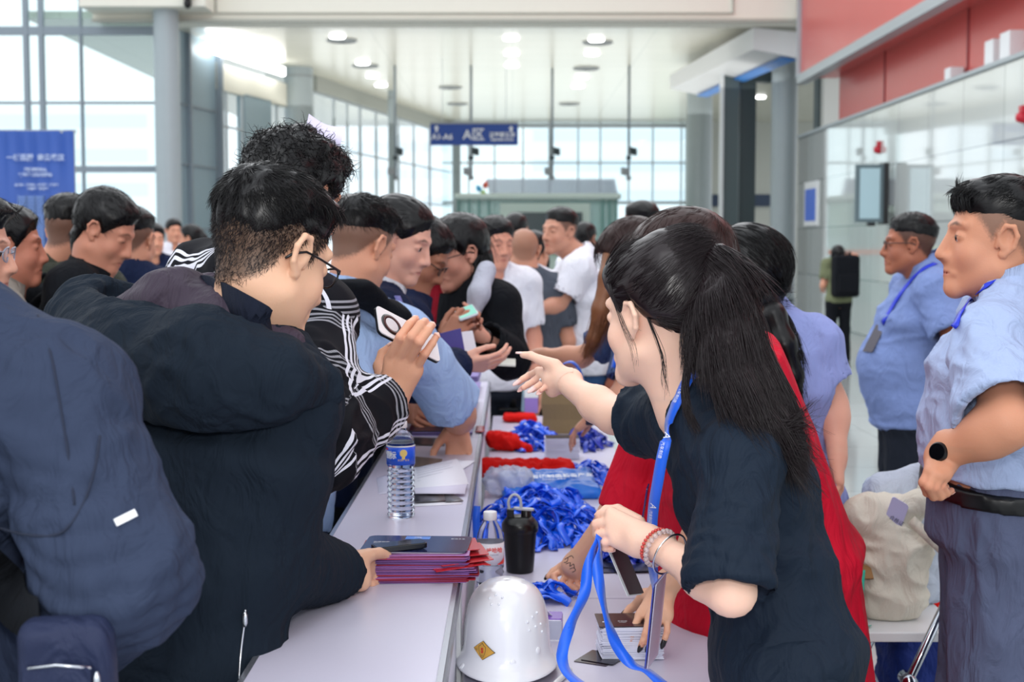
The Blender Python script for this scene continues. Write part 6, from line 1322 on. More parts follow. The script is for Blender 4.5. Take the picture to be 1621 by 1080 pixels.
G_ = [[tie, P(1140, 404, 2.38), P(1166, 428, 2.34), P(1180, 490, 2.31), P(1196, 545, 2.29), P(1222, 600, 2.27), P(1252, 662, 2.26), P(1268, 730, 2.26)],
      [tie, P(1132, 412, 2.36), P(1155, 455, 2.31), P(1168, 520, 2.28), P(1190, 585, 2.26), P(1222, 648, 2.24), P(1250, 705, 2.24), P(1262, 752, 2.25)],
      [tie, P(1126, 420, 2.36), P(1142, 470, 2.30), P(1152, 540, 2.26), P(1172, 605, 2.23), P(1200, 660, 2.22), P(1232, 710, 2.22), P(1250, 752, 2.23)],
      [tie, P(1118, 428, 2.36), P(1124, 480, 2.30), P(1130, 545, 2.26), P(1146, 600, 2.23), P(1168, 640, 2.21), P(1190, 672, 2.21)],
      [tie, P(1111, 438, 2.37), P(1104, 490, 2.32), P(1098, 545, 2.29), P(1100, 590, 2.27)]]
pr = []
for g, sc in zip(G_[:4], (.8, 1, 1, .9)):
    for (a, b_), r, r2 in zip(zip(g, g[1:]), (.022, .032, .034, .034, .030, .02), (.032, .034, .034, .030, .022, .010)): pr.append(cap(a, b_, r * sc * .58, r2 * sc * .58, .02))
v, q = volume(pr, .004); nn = vnormals(v, q); v = v + nn * (vnoise(v * np.array([130, 130, 26])) * .0015)[:, None]; npmesh('ponytail', v, q, M_hairb, p.root)
cen = v[q].mean(1); fn = nn[q].mean(1); idx = RNG.choice(len(q), 5500); pts = cen[idx]; sp = np.concatenate([np.array([_a(x) for x in catmull(g, 4)]) for g in G_]); TT_ = np.concatenate([np.gradient(np.array([_a(x) for x in catmull(g, 4)]), axis=0) for g in G_])
kk = np.array([np.argmin(((sp - x) ** 2).sum(1)) for x in pts]); far_ = np.linalg.norm(pts - _a(tie), axis=1) > .055; p.strands(pts[far_], fn[idx][far_], TT_[kk][far_], .10, .0008, .04, 3.0, .06, M_hairb, seg=8, name='ponytail_strands')
bundle('hair_strands', G_, 7500, .00075, M_hairb, p.root, .012, .020, wob=.006)
FL = [[P(1195, 640, 2.24), P(1230, 668, 2.22), P(1262, 660, 2.21), P(1292, 636, 2.2)], [P(1200, 650, 2.24), P(1232, 675, 2.22), P(1265, 678, 2.21), P(1296, 668, 2.2)], [P(1210, 680, 2.24), P(1240, 700, 2.22), P(1268, 712, 2.21), P(1280, 735, 2.2)]]
bundle('flyaway_hair', FL, 130, .0006, M_hairb, p.root, .008, .006, wob=.008)
bundle('side_lock', [[p.L(-.068, .045, .075), P(968, 462, 2.36), P(985, 510, 2.34), P(1003, 550, 2.33), P(1006, 588, 2.33)]], 14, .0004, M_hairb, p.root, .004, .004, wob=.004)
bundle('side_lock', [[p.L(-.072, -.04, .0), P(1048, 560, 2.33), P(1052, 600, 2.31), P(1056, 630, 2.31)]], 16, .0005, M_hairb, p.root, .003, .004, wob=.004)
bundle('side_lock', [[P(1092, 560, 2.30), P(1085, 610, 2.27), P(1088, 650, 2.25), P(1105, 688, 2.24)]], 160, .0006, M_hairb, p.root, .008, .004, wob=.006)
s = p.s; sj = (s['eL'] - s['sL']).normalized(); p.creases = [(s['eL'] - sj * .03, sj, .07, .009, .028), (s['sL'] + (s['chest'] - s['sL']) * .5, (s['chest'] - s['sL']).normalized(), .10, .007, .04)]; p.sk = .014
s_ = shirt(p, C_p16, g=.022, sleeve=(.98, .45), flare=.012, hem=-.12, amp=.010, seed=101, h=.0055, neckr=.014, sc=(11, 11, 7), gs=.024, extra=[cap(s['neck'] + p.F * .085, s['neck'] + p.F * .15 - p.up * .14, .042, .008, .01, 's')])
trousers(p, C_p16, g=.012); shoes(p, M_black); p.arm_len()
bb = bvh(s_, p.body); pts, sd, nr = [], [], []
for x, y, d_ in ((1100, 586, 0), (1090, 606, 0), (1080, 628, 0), (1070, 650, 0), (1062, 672, 0), (1054, 698, 2.31), (1047, 730, 2.31), (1041, 765, 2.32), (1035, 800, 2.34), (1032, 840, 2.37), (1032, 880, 2.37), (1036, 915, 2.32), (1039, 942, 2.24)):
    q, nn_ = (P(x, y, d_), V((-.5, -.85, .1))) if d_ else hit(bb, x, y, .006)
    if q: pts.append(q); nr.append(nn_)
pts = catmull(pts, 4); nr = [nr[min(len(nr) - 1, i // 4)] for i in range(len(pts))]; pl = []
for i in range(len(pts)): t = pts[min(i + 1, len(pts) - 1)] - pts[max(0, i - 1)]; a_ = t.cross(nr[i]).normalized(); sd.append(a_); pl.append((pts[i], nr[i], a_))
lo = MB().ribbon(pts, .020, sd, .0009).build('lanyard', M_lan, p.root, True)
for i_ in (8, 22, 34):
    if lo and i_ < len(pl) - 1:
        q, nn_, sd = pl[i_]; t = (pl[i_ + 1][0] - q).normalized(); q = q + nn_ * .0018
        text('lettering', '汽车制造', M_wtext, .0075, q + sd * .004, t, nn_.cross(t), p.root); text('emblem', 'A', M_wtext, .017, q - t * .026, t, nn_.cross(t), p.root)
# bracelets on the near wrist
d = (s['wL'] - s['eL']).normalized(); u_ = d.orthogonal().normalized(); w2 = d.cross(u_)
def beads(name, off, R_, r_, n_, m, tilt=.15):
    c = s['wL'] - d * off; b = MB()
    for i in range(n_):
        a = 2 * math.pi * i / n_; q = c + (u_ * math.cos(a) + w2 * math.sin(a)) * R_ + d * math.sin(a) * tilt * R_
        b.lathe([(r_ * math.sin(t), -r_ * math.cos(t)) for t in [math.radians(x) for x in range(0, 181, 30)]], q, 8, axis=d, capt=False)
    return b.build(name, m, p.root, True)
o = beads('beaded_bracelet', .014, .0295, .0031, 30, mat('coral_bead', '#c9433c', rough=.2, spec=.7)); o['label'] = 'coral red bead bracelet'
o = beads('beaded_bracelet', .027, .0315, .0046, 22, mat('clear_bead', '#e9dfe0', rough=.08, trans=.7, spec=.8)); o['label'] = 'clear crystal bead bracelet'
c = s['wL'] - d * .052; MB().tube([c + (u_ * math.cos(a) + w2 * math.sin(a)) * .036 + d * math.sin(a) * .006 for a in [i * math.pi / 16 for i in range(32)]], .0018, 8, closed=True).build('silver_bangle', mat('silver', '#d5d6da', rough=.15, metal=1), p.root, True)
fg = p.hands['R'][1][2]; dd = (fg[1] - fg[0]).normalized(); MB().lathe([(.0092, -.002), (.0105, -.002), (.0105, .002), (.0092, .002)], fg[0] + dd * .012, 16, axis=dd).build('finger_ring', mat('silver', ''), p.root)
# lanyard dangling from her fist
h0 = P(956, 858, 2.32)
def hang(pix, lb, wd=.0185, tw=None):
    pts = catmull([P(*q) for q in pix], 6); n_ = len(pts); sd = []
    for i in range(n_):
        a = (tw or (0, 0))[0] + ((tw or (0, 0))[1] - (tw or (0, 0))[0]) * i / (n_ - 1) + .5 * math.sin(i * .35); sd.append(V((math.cos(a), math.sin(a), 0)))
    return MB().ribbon(pts, wd, sd, .0007), pts
b1, pts1 = hang([(950, 850, 2.33), (940, 870, 2.32), (930, 905, 2.31), (925, 940, 2.30), (905, 985, 2.27), (893, 1020, 2.24), (890, 1045, 2.22), (900, 1068, 2.19), (930, 1092, 2.15)], '', tw=(.5, .1))
b2, pts2 = hang([(948, 850, 2.33), (950, 870, 2.32), (946, 900, 2.31), (951, 935, 2.30), (962, 985, 2.29), (978, 1025, 2.29), (1000, 1052, 2.28), (1025, 1063, 2.27), (1050, 1085, 2.24)], '', tw=(.9, .2))
b1.add(b2.v, b2.f); o = b1.build('dangling_lanyard', M_lan, None, True); tag(o, 'long blue lanyard dangling open from the ponytail wearer\'s fist', 'lanyard')
# card holder on the navy shirt wearer's own lanyard, and the dark card slanting below the fist
c = P(1044, 992, 2.21); pp = P(1038, 940, 2.22)
MB().rbox(P(1037, 982, 2.22), V((.014, .045, 0)), V((.006, -.004, .068)), V((.001, -.0004, 0)), .1).build('badge_holder', mat('badge_holder_blue', '#31408f', rough=.15, spec=.6), p.root)
MB().rbox(P(1040, 982, 2.219), V((.013, .043, 0)), V((.006, -.004, .069)), V((.0006, -.0002, 0)), .1).build('badge_sleeve', mat('clear_sleeve', '#cfd0e4', rough=.15, alpha=.6), p.root)
t = thing('badge_card', tuple(P(1000, 895, 2.45)), 'dark red printed badge card hanging edge on below the fist', 'badge')
MB().rbox(P(988, 895, 2.46), V((.014, .018, -.003)), V((.022, .0, -.052)), V((.0012, .0, .0005)), .08).build('card', mat('card_maroon', '#3a1420', rough=.25, spec=.6), t)
MB().rbox(P(985, 897, 2.455), V((.014, .018, -.003)), V((.022, .0, -.052)), V((.0005, .0, .0002)), .08).build('card_back', M_white, t)
MB().rbox(P(1020, 806, 2.40), V((.004, .025, 0)), V((.006, .0, .040)), V((.0012, .0, 0)), .08).build('upper_card', mat('card_indigo', '#28205c', rough=.25, spec=.6), p.root)
# ================================================================== things on the counter
X3 = V((1, 0, 0)); Y3 = V((0, 1, 0)); Z3 = V((0, 0, 1))
def rz(deg): a = math.radians(deg); return V((math.cos(a), math.sin(a), 0)), V((-math.sin(a), math.cos(a), 0))
M_bed = [mat('brochure_edge_%s' % n, c, rough=.5, var=.15, vscale=300) for n, c in (('purple', '#7d4f93'), ('red', '#a3162c'), ('plum', '#64407c'), ('pink', '#a36aa6'))]
M_bred = mat('brochure_red', '#b31b26', rough=.25, spec=.5); M_bnavy = mat('brochure_navy', '#171c44', rough=.22, spec=.6); M_bpur = mat('brochure_purple', '#4b2d72', rough=.3)
c0 = V((-.184, 2.655, CT)); N = 34
for i in range(N):
    z = CT + .0008 + i * .0015; fan = (i / N) ; a = random.uniform(-2.5, 2.5) + (4 if i < 8 else 0); ax, ay = rz(a); c = c0 + V((random.uniform(-.005, .006) + (.016 if 2 < i < 24 and i % 3 == 0 else 0), random.uniform(-.004, .004) - .006 * (1 - fan), 0)); c.z = z + .0006
    o = MB().rbox(c, ax * .100, ay * .074, Z3 * .0006, .06, 3).build('brochure', M_bed[random.choice((0, 0, 1, 2, 3))], None)
    tag(o, 'thin purple or red edged brochure in the stack on the front counter', 'brochure', 'brochures stacked on the front counter')
for i, (dx, dy, ang, tl) in enumerate(((.126, -.034, 20, .018), (.140, -.020, 16, .016), (.134, .004, 11, .014), (.120, .018, 6, .016))):       # red ones fanned out on the right
    ax, ay = rz(ang); c = c0 + V((dx - .052, dy, .030 + i * .0065)); ax = (ax + Z3 * tl * 4.0).normalized(); n = ax.cross(ay)
    o = MB().rbox(c, ax * .050, ay * .052, n * .0007, .05, 3).build('brochure', M_bred, None)
    tag(o, 'red brochure fanned out at the right side of the stack, ' + ['lowest of the four', 'second from the bottom', 'third from the bottom', 'uppermost of the four'][i], 'brochure', None)
tz = CT + N * .0015 + .0012; ax, ay = rz(-3)
t = thing('brochure', (c0.x, c0.y, tz), 'dark blue glossy brochure lying on top of the stack, with a pale emblem', 'brochure')
c = c0 + V((.002, .010, 0)); c.z = tz + .0028
MB().rbox(c - Z3 * .0016, ax * .098, ay * .070, Z3 * .0012, .22, 5).build('pages', mat('page_white', '#d5d2dc', rough=.6), t)
MB().rbox(c, ax * .101, ay * .072, Z3 * .0007, .22, 6).build('cover', mat('cover_navy', '#20274f', rough=.14, spec=.7, var=.35, vscale=14), t)
top = lambda u, v: c + ax * u + ay * v + Z3 * .0009
text('lettering', '2025', M_wtext, .017, top(-.040, -.002), ax, ay, t); text('lettering', '参展指南', M_wtext, .008, top(-.070, .012), ax, ay, t); text('lettering', 'EXPO GUIDE', M_wtext, .005, top(-.070, .002), ax, ay, t); text('lettering', '智造未来', M_wtext, .007, top(.075, .045), ax, ay, t)
MB().rbox(top(-.004, .052), ax * .024, ay * .012, Z3 * .0002, .1).build('emblem_patch', mat('emblem_blue', '#4a86e0', rough=.3), t); text('lettering', '汽', M_wtext, .017, top(-.004, .052) + Z3 * .0004, ax, ay, t)
# folded black phone in the hand
c = P(632, 884, 2.615); c.z = max(c.z, tz + .010); t = thing('folding_phone', tuple(c), 'black phone held on top of the brochure stack', 'phone')
ax = V((.93, .36, .03)).normalized(); ay = V((-.36, .93, 0)); n = ax.cross(ay).normalized()
MB().rbox(c, ax * .050, ay * .022, n * .0048, .35, 5).build('phone_body', mat('phone_black', '#14161c', rough=.2, spec=.6), t, 'auto', bevel=.001)
MB().rbox(c + n * .005, ax * .047, ay * .019, n * .0003, .35, 5).build('screen', mat('phone_screen_dark', '#0a0d16', rough=.08, spec=.8), t); 

# water bottle
def bottle(name, pos, prof, water, lab, cap_, label, H, cat='bottle'):
    t = thing(name, tuple(pos), label, cat); pet = mat('clear_pet', '#f2f5fa', rough=.03, trans=1, ior=1.12, spec=.6); wt = mat('water', '#eef4fb', rough=.0, trans=1, ior=1.33)
    MB().lathe(prof, pos, 40).build('bottle_body', pet, t, True)
    if water: MB().lathe([(max(.001, r - .0012), z + .001) for r, z in prof if z <= water] , pos, 40).build('drink', wt, t, True)
    z0, z1, r, m = lab; MB().lathe([(r, z0), (r + .0004, z0), (r + .0004, z1), (r, z1)], pos, 40, capt=False).build('label_wrap', m, t, True)
    MB().lathe(cap_, pos, 28).build('cap', M_white, t, 'auto'); return t
pos = PZ(635, 818, CT); prof = [(.001, .004), (.022, .003), (.0285, 0), (.0315, .006)]
z = .008
while z < .112:
    prof += [(.0318, z), (.0290, z + .004), (.0300, z + .008), (.0320, z + .012)]; z += .0135
prof += [(.0290, .118), (.0285, .122), (.0315, .128), (.0325, .131), (.0325, .176), (.031, .181), (.0318, .186), (.028, .198), (.020, .208), (.0135, .213), (.0125, .219), (.0125, .226)]
prof = [(r * 1.0, z * .94) for r, z in prof]
lab = (.124, .165, .0327, mat('water_label_blue', '#1455d8', rough=.25)); t = bottle('water_bottle', pos, prof, .19, lab, [(.0145, .207), (.015, .208), (.015, .221), (.0135, .223)], 'clear plastic water bottle with a blue label standing on the counter', .22)
def on_cyl(t, pos, r, ang, z, size, body, m, nm='lettering', bold=0):
    a = math.radians(ang); n = V((math.cos(a), math.sin(a), 0)); X = V((-math.sin(a), math.cos(a), 0)); return text(nm, body, m, size, V(pos) + n * r + Z3 * z, X, Z3, t, bold=bold)
on_cyl(t, pos, .0338, -118, .146, .019, '标', M_wtext, bold=.0004); on_cyl(t, pos, .0338, -142, .146, .019, '雪', M_wtext, bold=.0004)
gold = mat('gold_seal', '#d8bd6c', rough=.35); a = math.radians(-75); n = V((math.cos(a), math.sin(a), 0)); X = V((-math.sin(a), math.cos(a), 0)); q = pos + n * .0334 + Z3 * .152
MB().lathe([(.0085, 0), (.0085, .0012)], q, 20, axis=n).build('gold_seal', gold, t); MB().obox(q - Z3 * .010, X * .0035, n * .0005, Z3 * .004).build('seal_ribbon', gold, t); on_cyl(t, pos, .0340, -75, .136, .0055, '天然矿泉水', gold); MB().obox(pos + V((-.9, -.42, 0)).normalized() * .0333 + Z3 * .160, V((.42, -.9, 0)) * .005, V((.9, .42, 0)) * .0003, Z3 * .0018).build('red_tab', mat('tab_red', '#d0202c'), t)
# upper white band above the label
MB().lathe([(.0327, .165), (.0331, .165), (.0331, .168), (.0327, .168)], pos, 40, capt=False).build('label_border', M_white, t, True)

# printed sheets and leaflets on the counter
M_paper = mat('paper_white', '#dcdce6', rough=.7); M_paper2 = mat('paper_lilac', '#cbc9dd', rough=.7); M_ink = mat('grey_ink', '#777a92', rough=.7)
def sheet(pix, z, m, name, label, cat, group=None, curl=None, th=.0004, n=14, ink=0, inkc=None):
    """a sheet given by its four corners on the counter; curl lifts its front edge"""
    A, B, C_, D = [PZ(x, y, z) for x, y in pix]; vs = []; fs = []
    for i in range(n + 1):
        for j in range(2):
            u = i / n; a = A + (D - A) * u; b = B + (C_ - B) * u; q = (a, b)[j].copy(); q.z += (curl(u) if curl else 0) + .0006 * math.sin(u * 9 + j); vs.append(q)
    vs += [q - Z3 * th for q in vs]; o = 2 * (n + 1)
    for i in range(n): fs += [(2 * i, 2 * i + 2, 2 * i + 3, 2 * i + 1), (o + 2 * i, o + 2 * i + 1, o + 2 * i + 3, o + 2 * i + 2), (2 * i, o + 2 * i, o + 2 * i + 2, 2 * i + 2), (2 * i + 1, 2 * i + 3, o + 2 * i + 3, o + 2 * i + 1)]
    fs += [(0, 1, o + 1, o), (2 * n, o + 2 * n, o + 2 * n + 1, 2 * n + 1)]
    t = thing(name, tuple((A + C_) / 2), label, cat, group); MB().add(vs, fs).build('page', m, t, True)
    if ink:
        b = MB(); X = (B - A).normalized(); Y = (D - A).normalized(); W = (B - A).length; L_ = (D - A).length
        for k in range(ink):
            v = (k + .8) / (ink + 1); w_ = random.uniform(.5, .85); a = A + (D - A) * v + X * W * .08; z_ = (curl(v) if curl else 0) + .0009; b.obox(a + X * W * w_ / 2 + Z3 * z_, X * W * w_ / 2, Y * .0011, Z3 * .0001)
        b.build('printed_lines', inkc or M_ink, t)
    return t
sheet([(596, 757), (640, 743), (660, 775), (600, 783)], CT + .001, M_paper2, 'paper_sheet', 'plain pale sheet half behind the water bottle', 'paper')
sheet([(652, 742), (722, 726), (742, 768), (655, 778)], CT + .012, M_paper, 'paper_sheet', 'folded printed sheet with a curled front edge, right of the water bottle', 'paper', curl=lambda u: .012 * math.sin(u * 3) , ink=9)
sheet([(655, 778), (742, 768), (736, 782), (657, 782)], CT + .008, M_paper2, 'paper_sheet', 'rolled lower edge of paper in front of the printed sheet', 'paper', curl=lambda u: .012 * math.sin(u * 3.1))
sheet([(716, 728), (752, 730), (730, 745), (705, 742)], CT + .003, M_paper, 'paper_sheet', 'small white slip under the leaning man\'s fingertips', 'paper')
sheet([(650, 722), (700, 727), (697, 741), (650, 738)], CT + .002, mat('leaflet_brown', '#6b5f58', rough=.4, var=.5, vscale=60), 'leaflet', 'brown picture leaflet beside the leaning hand', 'leaflet')
sheet([(655, 778), (700, 776), (706, 793), (655, 796)], CT + .004, mat('leaflet_dark', '#3c3b40', rough=.3, var=.6, vscale=50), 'leaflet', 'dark photo leaflet in front of the printed sheet', 'leaflet')
sheet([(695, 777), (712, 777), (734, 793), (706, 795)], CT + .003, mat('leaflet_grey', '#5f5f63', rough=.3, var=.5, vscale=60), 'leaflet', 'small grey leaflet with white border near the counter edge', 'leaflet')
sheet([(652, 794), (725, 792), (732, 798), (655, 802)], CT + .001, M_paper, 'paper_sheet', 'thin white paper under the dark leaflets', 'paper')
sheet([(655, 692), (707, 694), (704, 706), (655, 705)], CT + .002, mat('leaflet_dark', ''), 'leaflet', 'small dark leaflet lying on the bare counter beyond the bottle', 'leaflet')
def booklet_pile(pix, n, cols, lb, th=.004):
    A, B, C_, D = [PZ(x, y, CT) for x, y in pix]; c = (A + B + C_ + D) / 4; X = ((B - A) + (C_ - D)) / 4; Y = ((D - A) + (C_ - B)) / 4
    for i in range(n):
        o = MB().rbox(c + V((random.uniform(-.006, .006), random.uniform(-.006, .006), th * (i + .5) + .0003)), X * (1 + random.uniform(-.03, .03)), Y, Z3 * (th / 2 - .0002), .04, 2).build('booklet', cols[i % len(cols)], None)
        tag(o, lb, 'booklet', lb[:50])
pu = mat('booklet_lilac', '#7f6fae', rough=.35); du = mat('booklet_dark', '#2b2740', rough=.3); wu = mat('booklet_white', '#b9b3d2', rough=.5)
booklet_pile([(650, 690), (745, 690), (752, 664), (660, 664)], 4, [pu, du, pu, du], 'dark and lilac booklet in the low pile beyond the leaning arm')
booklet_pile([(668, 660), (752, 660), (757, 636), (680, 636)], 5, [pu, wu, pu, du, pu], 'lilac booklet in the pile at the middle of the counter')
booklet_pile([(690, 632), (755, 632), (760, 612), (700, 612)], 5, [wu, pu, wu], 'pale lilac booklet in the far pile of the counter')
booklet_pile([(705, 606), (757, 606), (761, 592), (712, 592)], 7, [pu, du], 'purple booklet in the farthest pile below the held card')
sheet([(752, 684), (768, 684), (767, 674), (754, 674)], CT + .006, M_bred, 'leaflet', 'small dark red leaflet at the counter edge beside the booklets', 'leaflet')
# card passed between two hands
t = thing('card_holder', tuple(P(788, 573, 4.7)), 'thin cream card held out between two hands over the counter', 'card'); MB().rbox(P(788, 573, 4.72), V((.060, .01, -.004)), V((0, .05, .006)), V((0, 0, .0035)), .1).build('card', mat('cream_card', '#d9d8cf', rough=.35), t, bevel=.001)
# purple brochure held by the vest wearer
t = thing('brochure', tuple(P(718, 552, 4.45)), 'purple and white brochure held upright behind the raised phone', 'brochure'); c = P(716, 552, 4.42)
MB().rbox(c, V((.035, .02, .008)), V((.010, 0, -.055)), V((.001, -.002, 0)), .03).build('cover', mat('cover_violet', '#3d3483', rough=.3), t); MB().rbox(c + V((.052, .03, .004)), V((.020, .01, .002)), V((.010, 0, -.048)), V((.001, -.002, 0)), .03).build('back_page', M_paper, t)

# ================================================================== things on the low table
# hard hat
hc = V((-.010, 2.700, TT)); t = thing('hard_hat', tuple(hc), 'white safety helmet with a yellow diamond sticker, in the foreground', 'helmet')
M_hat = mat('helmet_white', '#f2f4fa', rough=.16, spec=.6, coat=.3); n = 48; prof = [(1.20, .006), (1.205, .011), (1.08, .022), (1.01, .036), (1.0, .062), (.975, .088), (.92, .113), (.82, .135), (.66, .151), (.45, .161), (.2, .1655), (.0, .166)]
vs = []; fs = []; AX, AY = .084, .124
def hatp(k, a, inset=0):
    r, z = k; ca, sa = math.cos(a), math.sin(a); br = 1
    if r > 1.01: br = 1 + .10 * max(0, sa) ** 3 * (r - 1) / .13 + .04 * max(0, -sa) ** 3 * (r - 1) / .13
    sh = .02 * max(0, sa) * (r - 1) / .13 if r > 1 else 0; return hc + V(((AX * r * br - inset) * ca, (AY * r * br - inset) * sa, (z - sh - inset * .8) * 1.0 + .012))
for k in prof:
    for i in range(n): vs.append(hatp(k, 2 * math.pi * i / n))
for j in range(len(prof) - 1):
    for i in range(n): fs.append((j * n + i, j * n + (i + 1) % n, (j + 1) * n + (i + 1) % n, (j + 1) * n + i))
o = MB().add(vs, fs).build('shell', M_hat, t, True); sm = o.modifiers.new('thick', 'SOLIDIFY'); sm.thickness = .0028; sm.offset = -1; ss = o.modifiers.new('smooth', 'SUBSURF'); ss.levels = ss.render_levels = 1
t_ = bvh(o)
dots = [(835, 985), (843, 977), (850, 970), (838, 998), (848, 992), (856, 988), (775, 947), (785, 942), (795, 946), (778, 957), (790, 957), (858, 1000)]
b = MB()
for x, y in dots:
    q, nn = hit(t_, x, y, -.0008)
    if q: b.lathe([(.0024, 0), (.0024, .0022), (.001, .0026)], q, 8, axis=nn)
b.build('vent_dot', mat('vent_pale', '#f4f7ff', rough=.3), t, True)
for x, y in ((812, 1050), (852, 1030), (731, 1055)):
    q, nn = hit(t_, x, y, -.0012)
    if q: MB().lathe([(.0066, 0), (.0066, .0022), (.005, .0034)], q, 20, axis=nn).build('rivet', M_hat, t, 'auto')
M_stk = mat('sticker_gold', '#d9a648', rough=.25, spec=.5); M_stl = mat('sticker_line', '#3a3128', rough=.5)
q, nn = hit(t_, 765, 1030, .0012)
X = V((0, 0, 1)).cross(nn).normalized(); Yv = nn.cross(X); R_, Rv = .0275, .0185
def dia(m, sc, off, nm):
    ps = []
    for u, v in ((-1, 0), (0, -1), (1, 0), (0, 1)):
        for k in range(4):
            u2, v2 = ((0, -1), (1, 0), (0, 1), (-1, 0))[((-1, 0), (0, -1), (1, 0), (0, 1)).index((u, v))]; f = k / 4; ps.append((u * (1 - f) + u2 * f, v * (1 - f) + v2 * f))
    vs = []
    for u, v in ps + [(0, 0)]:
        w_ = q + X * u * R_ * sc + Yv * v * Rv * sc + nn * .03; h_, n2, i_, d_ = t_.ray_cast(w_, -nn); vs.append((h_ or w_) + nn * off)
    k_ = len(ps); MB().add(vs, [(i, (i + 1) % k_, k_) for i in range(k_)]).build(nm, m, t, True)
dia(M_stl, 1.0, .0014, 'sticker_border'); dia(M_stk, .95, .0020, 'sticker')
text('emblem', 'S', mat('emblem_red', '#d22a1c', rough=.4), .013, q + nn * .0022, X, Yv, t, bold=.0006)
MB().tube(catmull([q + nn * .0020 + X * u * .009 + Yv * v * .014 for u, v in ((-1, .55), (-.4, .75), (0, 1.05), (.4, .75), (1, .55), (.85, -.2), (0, -1), (-.85, -.2), (-1, .55))], 3), .0004, 4).build('shield_line', M_stl, t)
text('lettering', '安全', M_stl, .0045, q + nn * .0024 - X * .016, X, Yv, t); text('lettering', 'LA', M_stl, .0045, q + nn * .0024 - Yv * .009, X, Yv, t)

# small drink bottle beside the stack
pos = PZ(776, 928, TT); prof = [(.001, .003), (.024, .002), (.0285, 0), (.031, .005), (.0315, .02), (.029, .026), (.0315, .032), (.029, .038), (.0315, .045), (.031, .052), (.0312, .054), (.0312, .100), (.0305, .104), (.0285, .118), (.022, .134), (.0155, .144), (.0135, .150), (.0135, .156)]
prof = [(r * 1.06, z * 1.10) for r, z in prof]
lab = (.058, .110, .0334, mat('drink_label_white', '#e5e4ea', rough=.3)); t = bottle('drink_bottle', pos, prof, .055, lab, [(.0158, .163), (.0165, .165), (.0165, .181), (.015, .183)], 'small clear bottle with a white and red label and white cap', .18)
RD = mat('label_red', '#e23a2c', rough=.3)
on_cyl(t, pos, .0344, -72, .094, .0135, '哇哈哈', RD, bold=.0003); on_cyl(t, pos, .0344, -72, .083, .0045, '饮用纯净水', M_ink)
b = MB()
for s_ in (-1, 1):
    pts = []
    for k in range(9):
        a = math.radians(-72 + s_ * (14 + k * 9)); z1 = .0585 + .024 * (k / 8) ** 1.2; pts.append((a, z1))
    vs = []; 
    for a, z1 in pts: vs += [pos + V((math.cos(a) * .0341, math.sin(a) * .0341, .0585)), pos + V((math.cos(a) * .0341, math.sin(a) * .0341, z1 + .002))]
    b.add(vs, [(2 * k, 2 * k + 2, 2 * k + 3, 2 * k + 1) for k in range(8)])
b.build('red_swoosh', RD, t)
# shaker cup
pos = PZ(823, 905, TT); t = thing('shaker_cup', tuple(pos), 'matt black shaker cup with a pale grey carry loop and spout lid', 'cup'); M_shk = mat('shaker_black', '#0d0e10', rough=.38, spec=.4)
MB().lathe([(.001, .002), (.032, 0), (.0345, .003), (.036, .02), (.0425, .108), (.043, .112)], pos, 40).build('cup_body', M_shk, t, True)
MB().lathe([(.0455, .104), (.0465, .106), (.0465, .122), (.0445, .127), (.034, .139), (.030, .142), (.001, .143)], pos, 40).build('lid', mat('lid_black', '#0a0b0d', rough=.3), t, 'auto')
MB().lathe([(.0135, .138), (.0130, .156), (.0115, .158), (.001, .158)], pos + V((.016, -.004, 0)), 24).build('spout', mat('lid_black', ''), t, 'auto'); MB().rbox(pos + V((-.024, 0, .148)), (.009, 0, 0), (0, .014, 0), (0, 0, .012), .3).build('hinge_post', mat('lid_black', ''), t, 'auto')
GL = mat('loop_grey', '#a9aeb8', rough=.4)
MB().tube(catmull([pos + V((-.026, 0, .158)), pos + V((-.029, 0, .178)), pos + V((-.020, .002, .194)), pos + V((-.008, .002, .195)), pos + V((.001, .001, .184)), pos + V((.003, 0, .163))], 6), .0038, 10).build('carry_loop', GL, t, True)
MB().rbox(pos + V((.010, -.002, .161)), (.026, 0, -.002), (0, .011, 0), (0, 0, .0022), .9, 6).build('flip_cap', GL, t, 'auto')

# lanyard heaps
def heap(name, label, c, rx, ry, h_, n, seed, m=M_lan, w_=.020, wht=.25):
    R = random.Random(seed); b = MB()
    for i in range(n):
        a = R.uniform(0, 6.28); r = R.random() ** .55; x, y = rx * r * math.cos(a), ry * r * math.sin(a); top = h_ * (1 - r ** 2.2) + .008; z = R.uniform(.25, 1.0) * top; d = R.uniform(0, 6.28); L_ = R.uniform(.03, .06); hh = R.uniform(.006, .026); wd = V((-math.sin(d), math.cos(d), 0)); dv = V((math.cos(d), math.sin(d), 0)); tw = R.uniform(-.7, .7)
        pts = catmull([c + V((x, y, 0)) + dv * (u * L_) + wd * (R.uniform(-.012, .012)) + Z3 * max(.004, min(z + hh * v, top + .02)) for u, v in ((-1, -.8), (-.55, .3), (-.1, 1.), (.35, .6), (.7, -.2), (1, -1.2))], 4); k = len(pts)
        sd = [(wd * math.cos(tw * j / k * 2) + Z3 * math.sin(tw * j / k * 2) + dv * .1).normalized() for j in range(k)]; b.ribbon(pts, w_, sd, .0006, 1 if R.random() < wht and False else 0)
        if R.random() < wht:
            j = k // 2; q = pts[j]; tt = (pts[j + 1] - pts[j]).normalized(); ss_ = (sd[j] - tt * sd[j].dot(tt)).normalized(); nn_ = tt.cross(ss_); nn_ = nn_ if nn_.z > 0 else -nn_
            for e_ in (-.004, .001): b.obox(q + nn_ * .0011 + ss_ * e_, tt * .008, ss_ * .0014, nn_ * .0002, 1)
    o = b.build(name, [m, M_wtext], None, True)
    return tag(o, label, 'lanyards', None, 'stuff')
